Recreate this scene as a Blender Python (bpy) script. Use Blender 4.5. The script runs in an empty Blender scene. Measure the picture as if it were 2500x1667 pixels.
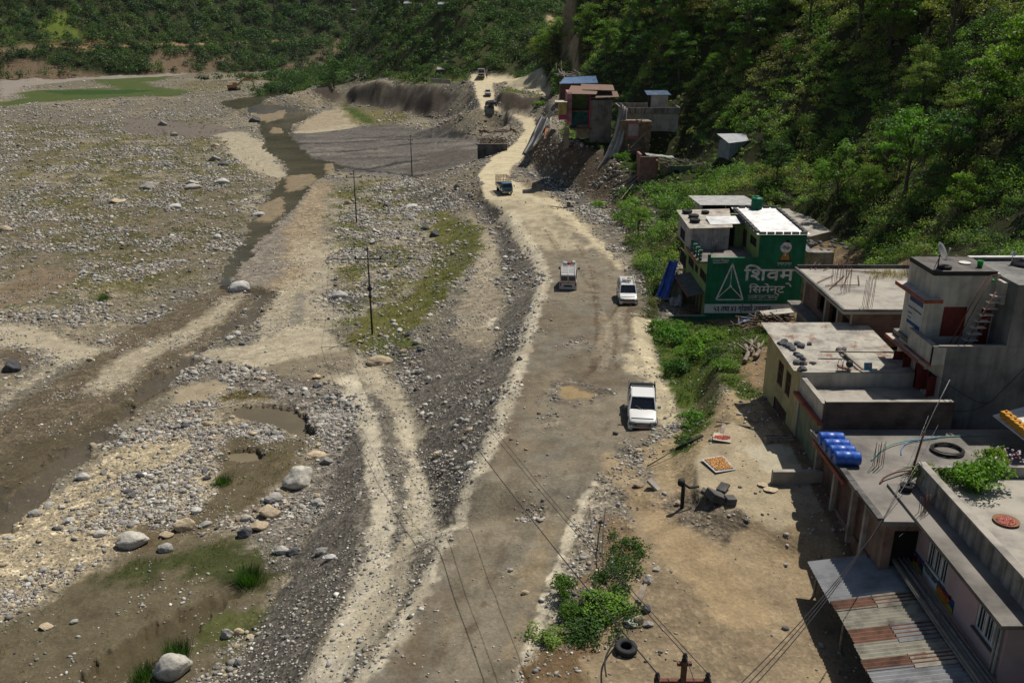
import bpy, bmesh, math, random
import numpy as np
from mathutils import Vector, Matrix
from mathutils.geometry import delaunay_2d_cdt
random.seed(7); RNG = np.random.default_rng(11)
C = bpy.context.scene.collection
# ------------------------------------------------------------------ camera (surveyed from the photograph)
FPX, CX, CY, HC = 2150.0, 1250.0, 833.5, 24.5
TH = math.radians(20.2); ST, CT = math.sin(TH), math.cos(TH)
def ray(px, py):
    u = (px-CX)/FPX; v = (py-CY)/FPX
    return u, CT-v*ST, -(ST+v*CT)
def at_z(px, py, z):
    a, b, c = ray(px, py); t = (z-HC)/c
    return (a*t, b*t, z)
def at_d(px, py, d):
    a, b, c = ray(px, py)
    return (a*d, b*d, HC+c*d)
def proj(x, y, z):
    dz = z-HC
    d = y*CT-dz*ST; v = (-dz*CT-y*ST)/d; u = x/d
    return CX+u*FPX, CY+v*FPX, d
def z_at(x, y, py):
    v = (py-CY)/FPX
    # -(dz)CT - y ST = v (y CT - dz ST)
    return HC - (y*ST+v*y*CT)/(CT-v*ST)
# ------------------------------------------------------------------ terrain survey
PT = []
def G(*a):
    for p in a: PT.append(at_z(*p))
def D(*a):
    for p in a: PT.append(at_d(*p))
def LN(mode, *a, step=6.0):
    q = [(at_z if mode=='z' else at_d)(*p) for p in a]
    out = []
    for i in range(len(q)-1):
        A = np.array(q[i]); B = np.array(q[i+1]); n = max(1, int(np.linalg.norm(A-B)/step))
        out += [tuple(A+(B-A)*k/n) for k in range(n)]
    out.append(q[-1]); PT.extend(out)
G((-700,2300,-5),(200,2300,-4),(700,2300,-3),(1000,2300,1),(1500,2300,1),(2000,2300,.5),(2600,2200,.8),(3400,2000,3),
  (-500,1900,-5),(0,1667,-4.8),(0,1400,-5.2),(0,1100,-6.3),(-600,1200,-6.3),(0,900,-6.8),(0,700,-7.8),(-600,700,-8),(0,500,-9.3),
  (-500,400,-10),(0,350,-10.8),(0,260,-12),(-350,230,-12.5),(0,215,-13),
  (200,1667,-4.6),(400,1650,-4.4),(300,1450,-5),(300,1200,-5.8),(300,900,-6.8),(300,600,-8.6),(300,400,-10.2),(300,260,-12),(300,205,-13),
  (520,1620,-4.3),(520,1450,-5),(600,1300,-5.2),(600,1100,-6),(640,1040,-6.5),(600,1020,-6.5),(560,900,-6.7),(500,800,-7.2),(600,700,-7.9),(700,600,-8.4),
  (650,450,-9.8),(700,350,-10.6),(600,250,-12),(550,195,-13.1),(700,188,-13.1),(450,300,-11.5),(450,700,-7.9))
LN('z',(545,1667,-4.2),(620,1540,-4.8),(690,1420,-4.9),(750,1290,-4.9),(815,1150,-5.4),(850,1050,-5.9),(845,970,-6.2),step=3)
LN('z',(770,1667,-.6),(790,1560,-1),(840,1450,-1.6),(870,1300,-2.7),(880,1180,-3.7),(895,1080,-4.6),(880,1000,-5.4),(830,920,-6.2),step=3)
LN('z',(830,1667,-.2),(880,1560,-.5),(950,1440,-1.0),(985,1300,-2.2),(985,1180,-3.3),(960,1060,-4.6),(920,960,-5.6),(860,890,-6.3),step=3)
G((700,900,-6.5),(620,870,-6.7),(760,845,-6.7),(720,760,-6.9),(740,650,-7.8))
# main road: left crest, right edge
LN('z',(900,1667,.2),(960,1560,.1),(1040,1420,0),(1095,1297,0),(1148,1169,0),(1222,1020,-.3),(1265,893,-1.2),(1291,787,-2.2),(1329,691,-3.3),(1318,638,-3.9),(1275,574,-4.5),(1238,521,-5),(1180,484,-5.4),(1165,425,-5),(1201,383,-4.7),(1254,351,-4.3),(1281,319,-3.9),(1270,298,-3.4),(1233,278,-2.3),(1175,266,-1.0),(1161,239,.5),(1153,202,2.8),(1150,195,3.2),step=4)
LN('z',(1265,1667,.6),(1320,1540,.5),(1385,1350,.3),(1430,1250,.2),(1500,1150,.4),(1600,1080,.6),(1640,1010,-.1),(1620,930,-.8),(1600,860,-1.3),(1590,790,-2.1),(1560,720,-2.8),(1530,655,-3.5),(1470,600,-4.1),(1400,530,-4.6),(1330,475,-5),(1240,438,-5),(1245,410,-4.8),(1280,378,-4.6),(1313,310,-3.3),(1302,288,-2.6),(1240,274,-1.5),(1212,262,-.7),(1205,235,.6),(1200,200,3.0),step=4)
G((1200,900,-1.0) if False else (1400,900,-1.1),(1350,1100,0),(1150,1450,0.1),(1450,750,-2.6),(1250,430,-5),(1180,220,1.5))
# embankment toe, bench
LN('z',(1075,1290,-1.6),(1050,1200,-3.2),(1015,1100,-4.4),(1000,1000,-5.2),(985,900,-6.0),(955,850,-6.2),(940,800,-6.3),step=3)
LN('z',(1190,900,-4.6),(1215,800,-4.5),(1250,730,-4.6),(1235,650,-6.0),(1215,560,-6.8),(1165,495,-7.3),step=4)
LN('z',(1040,870,-5.4),(1085,790,-5.2),(1120,720,-5.5),(1155,650,-6.1),(1160,560,-6.9),(1120,480,-7.5),(1080,440,-8),step=4)
LN('z',(950,780,-6.6),(1000,710,-7.2),(1045,640,-7.9),(1060,560,-8.6),(1040,480,-9.2),(1030,440,-9.5),step=4)
G((900,600,-8.2),(909,816,-6.5),(820,548,-9.2),(1006,429,-9.9),(900,700,-7.5),(870,480,-9.6),(900,400,-10),(1100,400,-9.0),(1140,450,-7.6),(1000,330,-9.9),(850,330,-10.6),(750,300,-11.2),
  (1150,345,-8.6),(1170,372,-8.3),(1200,395,-6.4) if False else (1160,395,-8),(1230,330,-7.9),(1130,300,-8.6),(1050,310,-9.4))
# plateau bluff: crest, toe
LN('z',(788,207,-3.2),(850,206,-2.4),(930,205,-1.4),(1010,209,-.5),(1060,216,.2),(1110,206,1.6),(1140,197,2.9),step=5)
LN('z',(786,243,-10.2),(860,252,-9.9),(930,262,-9.5),(1000,275,-9.2),(1060,288,-8.8),(1100,287,-7.2),(1140,270,-3.8),(1150,285,-4.4),(1215,300,-6.2) ,step=5)
G((780,200,-10.5),(785,192,-12),(850,193,-2.8),(950,191,-1.3),(1050,187,.8),(1130,190,2.8),(1250,196,3.1),(1320,198,3.4),(760,230,-11.4),(700,250,-11.6),(900,290,-10))
# right-hand bluff
LN('z',(1222,212,2.9),(1225,228,2.6),(1270,236,2.3),(1310,238,2.2),step=4)
LN('z',(1216,262,-.8),(1240,272,-1.4),(1290,276,-1.9),(1325,268,-1.5),step=4)
LN('z',(1330,218,3.2),(1340,236,2.0),(1335,270,-.3),step=5)
# cliff under the ruined houses
LN('z',(1278,385,-4.7),(1308,425,-5.2),(1352,452,-5.2),(1420,484,-5.0),(1475,512,-4.6),(1515,560,-4),(1545,640,-3.4),(1590,720,-2.9),(1625,770,-2.6),(1625,830,-2.0),step=3)
LN('d',(1326,292,206),(1345,320,186),(1368,345,168.5),(1420,352,161.5),(1475,352,158.5),(1492,395,154),(1560,440,144),(1590,500,133),(1610,560,119),step=2)
LN('z',(1302,406,-4.9),(1345,428,-3.7),(1400,450,-3.7),(1450,470,-4.0),(1492,495,-4.0),(1530,545,-3.7),step=2)
G((1655,636,-2.8),(1700,790,-3.2),(1720,767,-3.4),(1950,765,-3.0),(1800,792,-2.6),(1850,805,-.6),(1960,850,1.0))
# veg bank between road and the upper yard
LN('z',(1800,842,1.4),(1745,895,2.1),(1770,960,2.4),(1790,1030,2.6),(1715,1080,2.4),(1700,1130,2.3),(1700,1195,2.3),(1750,1235,2.2),(1800,1240,2.2),step=2)
LN('z',(1660,860,-1.2),(1690,930,-.4),(1705,1000,.3),(1672,1060,.8),(1640,1110,1.0),(1640,1160,1.3),(1690,1225,1.6),(1780,1262,2.0),step=2)
G((1500,1300,.9),(1450,1200,.5),(1400,1450,.9),(1370,1667,.9),(1600,1350,1.4),(1700,1300,1.8),(1600,1580,.9),(1900,1500,.7),(2000,1400,.9),(2020,1320,1.9),(1850,1150,2.5),(1800,1667,.5),(1750,1420,1.2),(2100,1500,.5),(2300,1667,.4),(1900,1070,2.9),(2100,1000,3.2),
  (2500,1200,3.2),(2400,900,4.2),(2100,850,2.5),(2500,1667,.6),(2900,1300,3.5),(2700,900,5))
# right hillside
D((1640,570,111),(1700,500,118),(1900,520,112),(2000,560,105),(2100,600,95),(2200,600,88),(2300,595,80),(2500,600,70),(2700,600,62),(3100,600,56),
  (1700,440,140),(1650,400,156),(1600,330,176),(1550,300,188),(1500,300,194),(1450,255,212),
  (1700,400,146),(1700,200,164),(1700,0,184),(1700,-150,200),(1850,400,131),(1850,200,147),(1850,0,166),(2000,400,120),(2000,200,134),(2000,0,151),(2000,-150,166),
  (2200,400,102),(2200,200,115),(2200,0,129),(2400,400,87),(2400,200,98),(2400,0,111),(2400,-150,122),(2650,400,76),(2650,200,86),(2650,-100,100),(3100,400,66),(3100,0,85),
  (1550,200,206),(1550,0,233),(1450,200,226),(1450,0,256),(1450,-150,280),(1400,250,212),(1400,215,232),(1400,190,250),(1405,120,285),(1385,70,330),(1350,45,372),(1340,238,225),(1345,270,219),
  (1300,180,300),(1300,100,340),(1300,50,366),(1250,0,392),(1270,-100,430),(1150,183,327),(1150,120,352),(1150,50,377),(1100,0,396),(1100,-150,450),(1000,184,380),(1000,130,396),(1000,60,421),(1000,0,452),
  (900,183,415),(905,150,440),(920,120,450),(950,70,460),(1000,-100,500))
PT += [(-85,470,-9),(-110,540,-12),(-75,560,-6),(-20,580,5),(60,560,20),(-60,640,0)]
# far bank
for px,pyt,dt,db in ((-700,225,505,530),(0,196,560,588),(150,192,575,604),(300,187,596,628),(450,181,622,660),(600,177,648,690),(760,176,655,700),(860,176,660,705)):
    zt = -13.2
    PT.append(at_z(px,pyt,zt))
    a = at_d(px, 112, db); PT.append((a[0],a[1],5.8)); PT.append((a[0]*1.012,a[1]*1.012,6.2))
    for k,(dd,zz) in enumerate(((50,30),(110,72),(240,160),(420,230))):
        s = (a[1]+dd)/a[1]; PT.append((a[0]*s,a[1]*s,zz))
for x,y,z in ((-20,760,40),(60,720,60),(200,650,90),(300,500,120),(450,300,150),(400,900,200),(0,1300,300),(-700,1200,300),(700,700,250),(260,260,90),(330,160,90),(250,100,60),(300,60,40),(150,20,10),(60,15,1),(-60,15,-4),(-200,60,-6),(-500,200,-9),(-900,500,-12),(-700,900,200),(-1100,300,-10),(-1100,900,200),(900,100,200),(900,1300,300),(-1100,1300,300),(900,-100,100),(-1100,-100,-8),(0,-60,-3),(0,8,-2)):
    PT.append((x,y,z))
PT = np.array(PT)
_r = delaunay_2d_cdt([Vector((p[0],p[1])) for p in PT], [], [], 0, 1e-4)
_v = np.array([tuple(v) for v in _r[0]]); _src = _r[3]
_z = np.array([PT[s[0]][2] if s else 0. for s in _src])
_tri = np.array([f for f in _r[2] if len(f)==3])
# ------------------------------------------------------------------ polar terrain grid
A0, A1 = math.radians(-50), math.radians(50)
NT, NR = 1000, 760
R0, R1 = 18.0, 1150.0
tt = np.linspace(A0, A1, NT); rr = R0*np.exp(np.linspace(0, math.log(R1/R0), NR))
GX = rr[:,None]*np.sin(tt)[None]; GY = rr[:,None]*np.cos(tt)[None]
def hash2(ix, iy, seed):
    h = (ix.astype(np.int64)*374761393 + iy.astype(np.int64)*668265263 + seed*1274126177) & 0xffffffff
    h = ((h ^ (h >> 13))*1274126177) & 0xffffffff
    return ((h ^ (h >> 16)) & 0xffff)/65535.0
def vnoise(x, y, seed=0):
    ix = np.floor(x); iy = np.floor(y); fx = x-ix; fy = y-iy
    fx = fx*fx*(3-2*fx); fy = fy*fy*(3-2*fy)
    a = hash2(ix,iy,seed); b = hash2(ix+1,iy,seed); c = hash2(ix,iy+1,seed); d = hash2(ix+1,iy+1,seed)
    return (a+(b-a)*fx)*(1-fy)+(c+(d-c)*fx)*fy
def fbm(x, y, sc, oct=4, seed=0, g=.5):
    s = 0; a = 1; n = 0
    for o in range(oct):
        s = s+a*vnoise(x/sc+17.3*o, y/sc-9.1*o, seed+o); n += a; a *= g; sc = sc*.5
    return s/n
def sst(a, b, x):
    t = np.clip((x-a)/(b-a), 0, 1); return t*t*(3-2*t)
def tin(X, Y, chunk=None):
    Z = np.full(X.shape, np.nan)
    Rg = np.hypot(X, Y); Tg = np.arctan2(X, Y)
    for t in _tri:
        P = _v[t]
        inside_fan = P[:,1].max() > 0
        x0,x1,y0,y1 = P[:,0].min(),P[:,0].max(),P[:,1].min(),P[:,1].max()
        th = np.arctan2(P[:,0], P[:,1]); rmax = np.hypot(P[:,0],P[:,1]).max()
        # row window
        nx = max(0,x0) if x0>0 else (min(0,x1) if x1<0 else 0); ny = max(0,y0)
        rmin = math.hypot(nx, ny)
        i0 = max(0, int(math.log(max(rmin,R0)/R0)/math.log(R1/R0)*(NR-1))-1); i1 = min(NR, int(math.log(max(rmax,R0)/R0)/math.log(R1/R0)*(NR-1))+3)
        if y0 > 0: j0 = max(0,int((th.min()-A0)/(A1-A0)*(NT-1))-1); j1 = min(NT,int((th.max()-A0)/(A1-A0)*(NT-1))+3)
        else: j0, j1 = 0, NT
        if i1<=i0 or j1<=j0: continue
        x = X[i0:i1,j0:j1]; y = Y[i0:i1,j0:j1]
        d = (P[1,1]-P[2,1])*(P[0,0]-P[2,0])+(P[2,0]-P[1,0])*(P[0,1]-P[2,1])
        if abs(d) < 1e-9: continue
        a = ((P[1,1]-P[2,1])*(x-P[2,0])+(P[2,0]-P[1,0])*(y-P[2,1]))/d
        b = ((P[2,1]-P[0,1])*(x-P[2,0])+(P[0,0]-P[2,0])*(y-P[2,1]))/d
        c = 1-a-b; m = (a>=-1e-6)&(b>=-1e-6)&(c>=-1e-6)
        zz = a*_z[t[0]]+b*_z[t[1]]+c*_z[t[2]]
        Z[i0:i1,j0:j1][m] = zz[m]
    return np.where(np.isnan(Z), 0, Z)
GZ = tin(GX, GY)
def blur(Z, n):
    for _ in range(n):
        P = np.pad(Z, 1, mode='edge')
        Z = (P[:-2,1:-1]+P[2:,1:-1]+P[1:-1,:-2]+P[1:-1,2:]+4*Z)/8
    return Z
GZ = blur(GZ, 4)
GZ0 = GZ.copy()
def hgt(x, y, Z=None):
    Z = GZ if Z is None else Z
    x = np.asarray(x,float); y = np.asarray(y,float)
    fi = np.clip(np.log(np.maximum(np.hypot(x,y),R0)/R0)/math.log(R1/R0)*(NR-1), 0, NR-1.001)
    fj = np.clip((np.arctan2(x,y)-A0)/(A1-A0)*(NT-1), 0, NT-1.001)
    i = fi.astype(int); j = fj.astype(int); a = fi-i; b = fj-j
    return (Z[i,j]*(1-b)+Z[i,j+1]*b)*(1-a)+(Z[i+1,j]*(1-b)+Z[i+1,j+1]*b)*a
def hit(px, py, Z=None):
    """world point where the sight line through (px, py) meets the ground"""
    px = np.atleast_1d(np.asarray(px,float)); py = np.atleast_1d(np.asarray(py,float))
    a, b, c = ray(px, py)
    ts = 18*np.exp(np.linspace(0, math.log(60), 500))
    prev = np.full(px.shape, 18.); done = np.zeros(px.shape,bool); res = np.full(px.shape, 1000.)
    for t in ts[1:]:
        below = (HC+c*t) < hgt(a*t, b*t, Z)
        new = below & ~done
        if new.any():
            lo = prev.copy(); hi = np.full(px.shape, t)
            for _ in range(12):
                m = (lo+hi)/2; bl = (HC+c*m) < hgt(a*m, b*m, Z)
                hi = np.where(bl, m, hi); lo = np.where(bl, lo, m)
            res[new] = hi[new]; done |= new
        prev = np.full(px.shape, t)
    return np.stack([a*res, b*res, HC+c*res], -1)
def ground(px, py):
    return Vector(hit(px, py, GZ0)[0])
# ------------------------------------------------------------------ what covers the ground, where (all tested in world metres)
def lin(c):
    c = np.array(c, float)/255.0
    return np.where(c<=.04045, c/12.92, ((c+.055)/1.055)**2.4)
K = .66
PAL = dict(stony=(134,126,106), dust=(195,183,157), cream=(217,206,181), gravel=(130,125,117), slope=(116,110,100), dark=(92,86,78),
    wet=(100,86,66), sand=(178,163,136), road=(133,126,112), roadlt=(152,140,118), roaddry=(222,207,172), yard=(172,152,122), yardgrey=(150,134,108), grass=(86,98,42), olive=(122,114,62),
    meadow=(84,98,48), soil=(120,98,72), forest=(52,56,26), cliff=(112,98,80), cut=(134,112,90), bluff=(84,75,64), concrete=(205,194,168), mudpool=(120,106,72), earth=(142,119,90))
COL = np.zeros(GX.shape+(3,)); COL[:] = lin(PAL['stony'])*K
SPK = np.full(GX.shape, 1.0); ROCK = np.full(GX.shape, 1.0); GRS = np.zeros(GX.shape); FOR = np.zeros(GX.shape); KIND = np.zeros(GX.shape, int); WAT = np.zeros(GX.shape)
N1 = fbm(GX, GY, 6, 4, 3); N2 = fbm(GX, GY, 1.6, 3, 8); N3 = fbm(GX, GY, 30, 4, 5)
N4 = fbm(GX, GY, .55, 3, 13)
def win(Q, m):
    th = np.arctan2(Q[:,0], Q[:,1]); r = np.hypot(Q[:,0], Q[:,1])
    pad = m/max(r.min(), 15)
    i0 = max(0,int(math.log(max(r.min()-m-6,R0)/R0)/math.log(R1/R0)*(NR-1))-2); i1 = min(NR,int(math.log(max(r.max()*1.05+m,R0)/R0)/math.log(R1/R0)*(NR-1))+3)
    j0 = max(0,int((th.min()-pad-A0)/(A1-A0)*(NT-1))-1); j1 = min(NT,int((th.max()+pad-A0)/(A1-A0)*(NT-1))+3)
    return i0,i1,j0,j1
def segdist(X, Y, Q, closed, w=None):
    best = np.full(X.shape, 1e9); ww = np.zeros(X.shape); n = len(Q)
    for k in range(n if closed else n-1):
        a = Q[k]; b = Q[(k+1)%n]; d = b-a; L = (d**2).sum()+1e-9
        t = np.clip(((X-a[0])*d[0]+(Y-a[1])*d[1])/L, 0, 1)
        s = np.hypot(X-a[0]-t*d[0], Y-a[1]-t*d[1])
        if w is not None:
            wk = w[k]+(w[(k+1)%n]-w[k])*t; s = s-wk
        best = np.minimum(best, s)
    return best
def inpoly(X, Y, Q):
    r = np.zeros(X.shape, bool); n = len(Q)
    for k in range(n):
        a = Q[k]; b = Q[(k+1)%n]
        if a[1] == b[1]: continue
        c = ((a[1]>Y)!=(b[1]>Y)) & (X < (b[0]-a[0])*(Y-a[1])/(b[1]-a[1])+a[0])
        r ^= c
    return r
def world(P):
    P = np.array(P, float); return hit(P[:,0], P[:,1], GZ0)[:,:2]
def mask(P, soft=.5, rag=.6, line=None):
    """1 inside the surveyed outline, ragged and soft edged; line = half widths in metres makes it a strip"""
    Q = world(P); m = (max(line) if line is not None else 0)+soft+rag+3
    i0,i1,j0,j1 = win(Q, m); X = GX[i0:i1,j0:j1]; Y = GY[i0:i1,j0:j1]
    if line is None:
        d = segdist(X, Y, Q, True); d = np.where(inpoly(X,Y,Q), -d, d)
    else:
        w = list(line)+[line[-1]]*(len(Q)-len(line)); d = segdist(X, Y, Q, False, w)
    d = d+(N2[i0:i1,j0:j1]-.5)*2*rag+(N1[i0:i1,j0:j1]-.5)*2.4*rag+(N4[i0:i1,j0:j1]-.5)*(.5+1.4*min(rag,1)); soft = soft*.75
    M = np.zeros(GX.shape); M[i0:i1,j0:j1] = 1-sst(-soft, soft, d); return M
def put(M, col=None, op=1.0, spk=None, rock=None, grass=None, forest=None, kind=None):
    M = M*op
    if col is not None:
        c = lin(PAL[col] if isinstance(col,str) else col)*K
        COL[:] = COL*(1-M[...,None])+c*M[...,None]
    for A, v in ((SPK,spk),(ROCK,rock),(GRS,grass),(FOR,forest)):
        if v is not None: A[:] = A*(1-M)+v*M
    if kind is not None: KIND[M>.5] = kind
def poly(P, col=None, soft=.5, rag=.6, **k): put(mask(P,soft,rag), col, **k)
def line(P, w, col=None, soft=.4, rag=.3, **k): put(mask(P,soft,rag,w), col, **k)
def lump(M, N, a, b): return M*sst(a, b, N)
# kinds: 0 riverbed 1 road 2 yard 3 hillside 4 far hills 5 water
# riverbed large scale variety
put(sst(.45,.62,N3), 'sand', .45, spk=.7); put(sst(.5,.6,N1)*.7, 'gravel', .6)
bed_left = mask([(0,300),(500,290),(640,420),(600,560),(480,680),(300,740),(0,760)], 6, 3)
put(lump(bed_left,N1,.42,.58), 'olive', .75, grass=.7)
put(lump(bed_left,1-N3,.5,.6), (128,116,94), .6, spk=.6, rock=.7)
put(lump(bed_left,fbm(GX,GY,4,3,23),.52,.66), (90,92,50), .6, grass=1.0, rock=1.2)
put(bed_left, None, rock=1.15)
poly([(310,290),(420,296),(560,310),(600,330),(560,338),(440,333),(330,330),(290,305)], (128,118,108), 2, 2, spk=.4, rock=.15)
poly([(0,700),(60,655),(200,660),(180,700),(60,740),(0,750)], (138,122,100), 1, 1.5, spk=.3, rock=.3)
# meadow and far bars
poly([(0,262),(0,250),(60,240),(40,228),(90,221),(240,216),(330,219),(420,218),(480,224),(430,234),(300,238),(170,246),(80,252)], 'meadow', 3, 3, spk=.1, rock=.1, grass=.5)
poly([(210,194),(290,188),(360,184),(420,186),(400,196),(350,200),(380,212),(450,220),(300,220),(250,206)], 'meadow', 3, 3, spk=.1, rock=.1, grass=.5)
poly([(420,214),(480,200),(560,205),(560,218),(500,226)], 'olive', 3, 3, op=.6)
poly([(100,222),(330,219),(400,222),(300,230),(150,232)], (56,84,32), 2, 2, grass=.7, rock=0)
poly([(0,215),(0,195),(250,186),(480,178),(420,186),(200,196),(60,212),(20,235),(0,240)], (160,150,138), 3, 2, spk=.2, rock=.1)
# dust and sand patches
line([(565,328),(600,350),(625,385),(650,415),(680,430)], [5,6,6,4,3], 'dust', 1.5, 1.5, op=.85, spk=.3, rock=.3)
poly([(590,480),(640,470),(625,510),(600,530)], 'dust', 1, 1, op=.7)
poly([(740,300),(790,270),(830,265),(880,300),(830,330),(740,345),(720,320)], 'sand', 2, 2, spk=.4, rock=.3)
line([(790,235),(830,255),(860,285),(880,300),(810,318),(740,322)], [2,3,4,5,5,4], 'dust', 2, 1.5, op=.8, rock=.1)
poly([(820,245),(930,262),(1010,280),(980,300),(900,312),(860,300)], 'olive', 3, 3, op=.8, grass=.6, rock=.5)
line([(905,300),(875,280),(840,250),(800,240)], [2,2.5,2,2], (80,96,40), 1.5, 1, grass=.9, rock=.2)
# delta of grey gravel
delta = mask([(690,330),(800,322),(960,303),(1080,312),(1170,338),(1190,385),(1130,400),(1060,425),(900,430),(820,420),(770,395),(720,370)], 1.5, 1)
put(delta, (118,112,105), spk=.85, rock=.35)
put(lump(delta,fbm(GX*.35,GY*1.4,9,4,44),.5,.62), (84,80,75), .5)
put(lump(delta,fbm(GX*.35,GY*1.4,6,4,47),.56,.66), (150,143,132), .5)
for P in ([(1230,322),(1100,330),(960,340),(820,352),(720,352)],[(1160,345),(1000,352),(880,368),(760,372)],[(1150,338),(960,330),(850,340)],[(1150,385),(1020,392),(900,412)],[(1060,425),(900,418),(830,405),(780,400)]):
    line(P, [.5,.8,1.0,.8], (58,57,55), .4, 1.0, op=.9, spk=.3)
poly([(1040,380),(1120,360),(1180,372),(1120,400),(1000,425)], (96,90,82), 2, 2, op=.7)
# wet gravel of the near channel
wetch = mask([(545,700),(640,700),(660,740),(590,790),(520,850),(430,900),(330,990),(200,1090),(60,1200),(-100,1330),(-300,1300),(-100,1050),(60,960),(200,880),(330,800),(450,740)], 1.2, 1.2)
put(wetch, (116,104,84), spk=.75, rock=.35)
poly([(-200,1250),(0,1130),(220,1010),(330,960),(470,900),(400,985),(250,1080),(80,1190),(-100,1320)], (98,88,68), 1.5, 1.5, spk=.4, rock=.15)
poly([(195,960),(260,890),(360,835),(470,780),(560,730),(600,715),(560,770),(470,830),(390,865),(300,935),(230,965)], 'dust', 1.2, 1, op=.8, spk=.4, rock=.3)
line([(0,975),(60,935),(150,885),(240,850)], [.8,1.2,1.2,.8], 'dust', .8, .8, op=.8, rock=.5)
poly([(0,785),(60,790),(150,822),(250,858),(150,885),(70,850),(0,835)], 'dust', .8, .8, spk=.15, rock=.1, op=.9)
poly([(0,850),(60,850),(100,870),(60,900),(0,915)], 'wet', .8, .8, spk=.2, rock=.2, op=.8)
poly([(595,560),(690,470),(800,440),(800,520),(780,600),(790,660),(690,700),(600,700),(560,690)], (150,140,126), 1.5, 1.2, spk=.8, rock=.3)
line([(790,450),(740,560),(745,640),(720,700)], [2,3,3,3], (176,156,124), 1.2, 1, op=.7, rock=.1)
line([(745,590),(735,640)], [2,2], 'dust', 1.2, 1, op=.6)
# sandy shore, lower left
poly([(-100,1340),(150,1190),(330,1060),(430,1000),(560,1060),(540,1200),(470,1260),(330,1330),(200,1400),(0,1520),(-150,1500)], (198,182,150), 1, 1, spk=.9, rock=1.9)
poly([(430,950),(540,925),(560,950),(500,985),(420,990)], 'sand', .6, .5, spk=.15, rock=.1)
# brown pool area with weeds
poly([(-200,1667),(-100,1560),(100,1480),(260,1390),(330,1340),(480,1290),(600,1330),(680,1380),(650,1450),(620,1530),(520,1640),(400,1800),(-300,1900)], (114,104,82), .8, .8, spk=.25, rock=.12, grass=.25)
poly([(290,1340),(330,1300),(400,1270),(520,1290),(430,1330),(380,1350)], (116,102,78), .6, .6, spk=.3)
poly([(260,1410),(330,1380),(420,1350),(560,1320),(660,1340),(680,1400),(620,1440),(520,1420),(440,1400),(340,1420),(250,1440)], (80,84,50), .7, .8, spk=.2, rock=.1, grass=1.8)
poly([(460,1500),(560,1480),(660,1480),(640,1540),(540,1600),(470,1560)], (88,94,48), .7, .8, op=.85, grass=1.2)
poly([(540,1060),(600,1050),(720,1080),(760,1060),(720,1120),(690,1170),(600,1250),(480,1290),(460,1270),(540,1200),(520,1120)], (110,99,76), .6, .7, spk=.25, rock=.3, grass=.9)
line([(560,975),(600,965),(700,975),(770,1010),(790,1070)], [.6,.7,.6,.6,.5], (104,92,52), .5, .4, grass=.8)
# stone banks round the pond
line([(430,930),(520,905),(600,920),(700,945),(800,985),(850,1040),(850,1110),(800,1180)], [1.6,1.8,2.0,2.4,2.6,2.0,2.0,2.2], (140,132,120), .5, .5, spk=1.2, rock=3.2, grass=0)
line([(580,1060),(640,1060),(660,1080)], [1,1,.8], (150,142,128), .4, .4, spk=1.2, rock=3.5)
line([(800,1180),(740,1240),(680,1300),(700,1360)], [2,1.8,1.4,1.2], (140,132,120), .5, .5, spk=1.1, rock=2.6)
line([(640,730),(600,790),(560,830)], [1.2,1.6,1.2], 'stony', .5, .5, spk=1.2, rock=3)
# embankment slopes
emb = mask([(545,1680),(640,1530),(700,1420),(760,1290),(830,1150),(860,1040),(900,980),(930,1060),(900,1200),(880,1400),(820,1500),(740,1680)], .8, .5)
put(emb, 'slope', spk=.85, rock=.3, grass=0)
emb2 = mask([(1085,1310),(1040,1200),(1000,1080),(985,960),(960,870),(1040,860),(1090,790),(1120,720),(1180,830),(1215,800),(1250,740),(1330,690),(1290,790),(1265,893),(1220,1020),(1148,1165)], .5, .5)
put(emb2, 'slope', spk=.9, rock=.5, grass=0)
poly([(1110,470),(1170,485),(1240,530),(1280,590),(1325,650),(1330,690),(1250,730),(1225,640),(1200,560),(1150,510)], 'slope', .6, .6, spk=.9, rock=.9)
poly([(1140,520),(1195,570),(1210,680),(1240,720),(1205,850),(1130,850),(1110,800),(1130,700),(1160,620)], (166,154,132), 1, 1, spk=.6, rock=.4)
poly([(1160,560),(1200,600),(1215,680),(1180,700),(1160,640)], 'dust', 1, 1, op=.45)
poly([(1190,775),(1215,775),(1215,790),(1190,795)], 'cream', .4,.3)
# middle ground: stones, weeds and the green bank
mid = mask([(800,470),(900,440),(1000,440),(1070,470),(1060,600),(1010,700),(900,780),(820,800),(780,760),(830,690),(790,640),(820,560)], 1.5, 1.5)
put(mid, (168,158,138), spk=1.1, rock=2.3)
put(lump(mid,N1,.40,.56), 'olive', .85, grass=1.1, rock=1.0)
put(lump(mid,fbm(GX,GY,3,3,19),.5,.62), (96,104,52), .7, grass=1.3)
poly([(1045,470),(1100,520),(1165,555),(1165,620),(1120,690),(1060,760),(1010,800),(950,870),(900,860),(850,830),(900,770),(990,730),(1050,650),(1060,560)], (110,108,56), .8, 1.2, spk=.35, rock=.5, grass=1.0)
poly([(1110,540),(1165,560),(1160,610),(1110,680),(1060,740),(1010,760),(1080,660)], (96,98,50), .8, 1.2, grass=1.4, op=.7)
poly([(905,830),(1000,800),(1020,850),(970,890),(900,860)], (96,102,46), .6, .8, grass=1.2)
poly([(1000,440),(1080,455),(1120,500),(1060,520),(1010,500),(980,470)], 'slope', 1, 1, spk=1.2, rock=2.5)
line([(780,760),(830,720),(870,740)], [1.5,2,1.6], (122,116,108), .6, .5, rock=1.5, spk=1)
poly([(950,850),(1040,850),(1010,960),(960,900)], 'slope', .6, .5, rock=2.2, spk=1.1)
poly([(700,430),(820,440),(830,520),(800,600),(790,640),(745,660)], None, 1,1, rock=.2)
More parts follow.
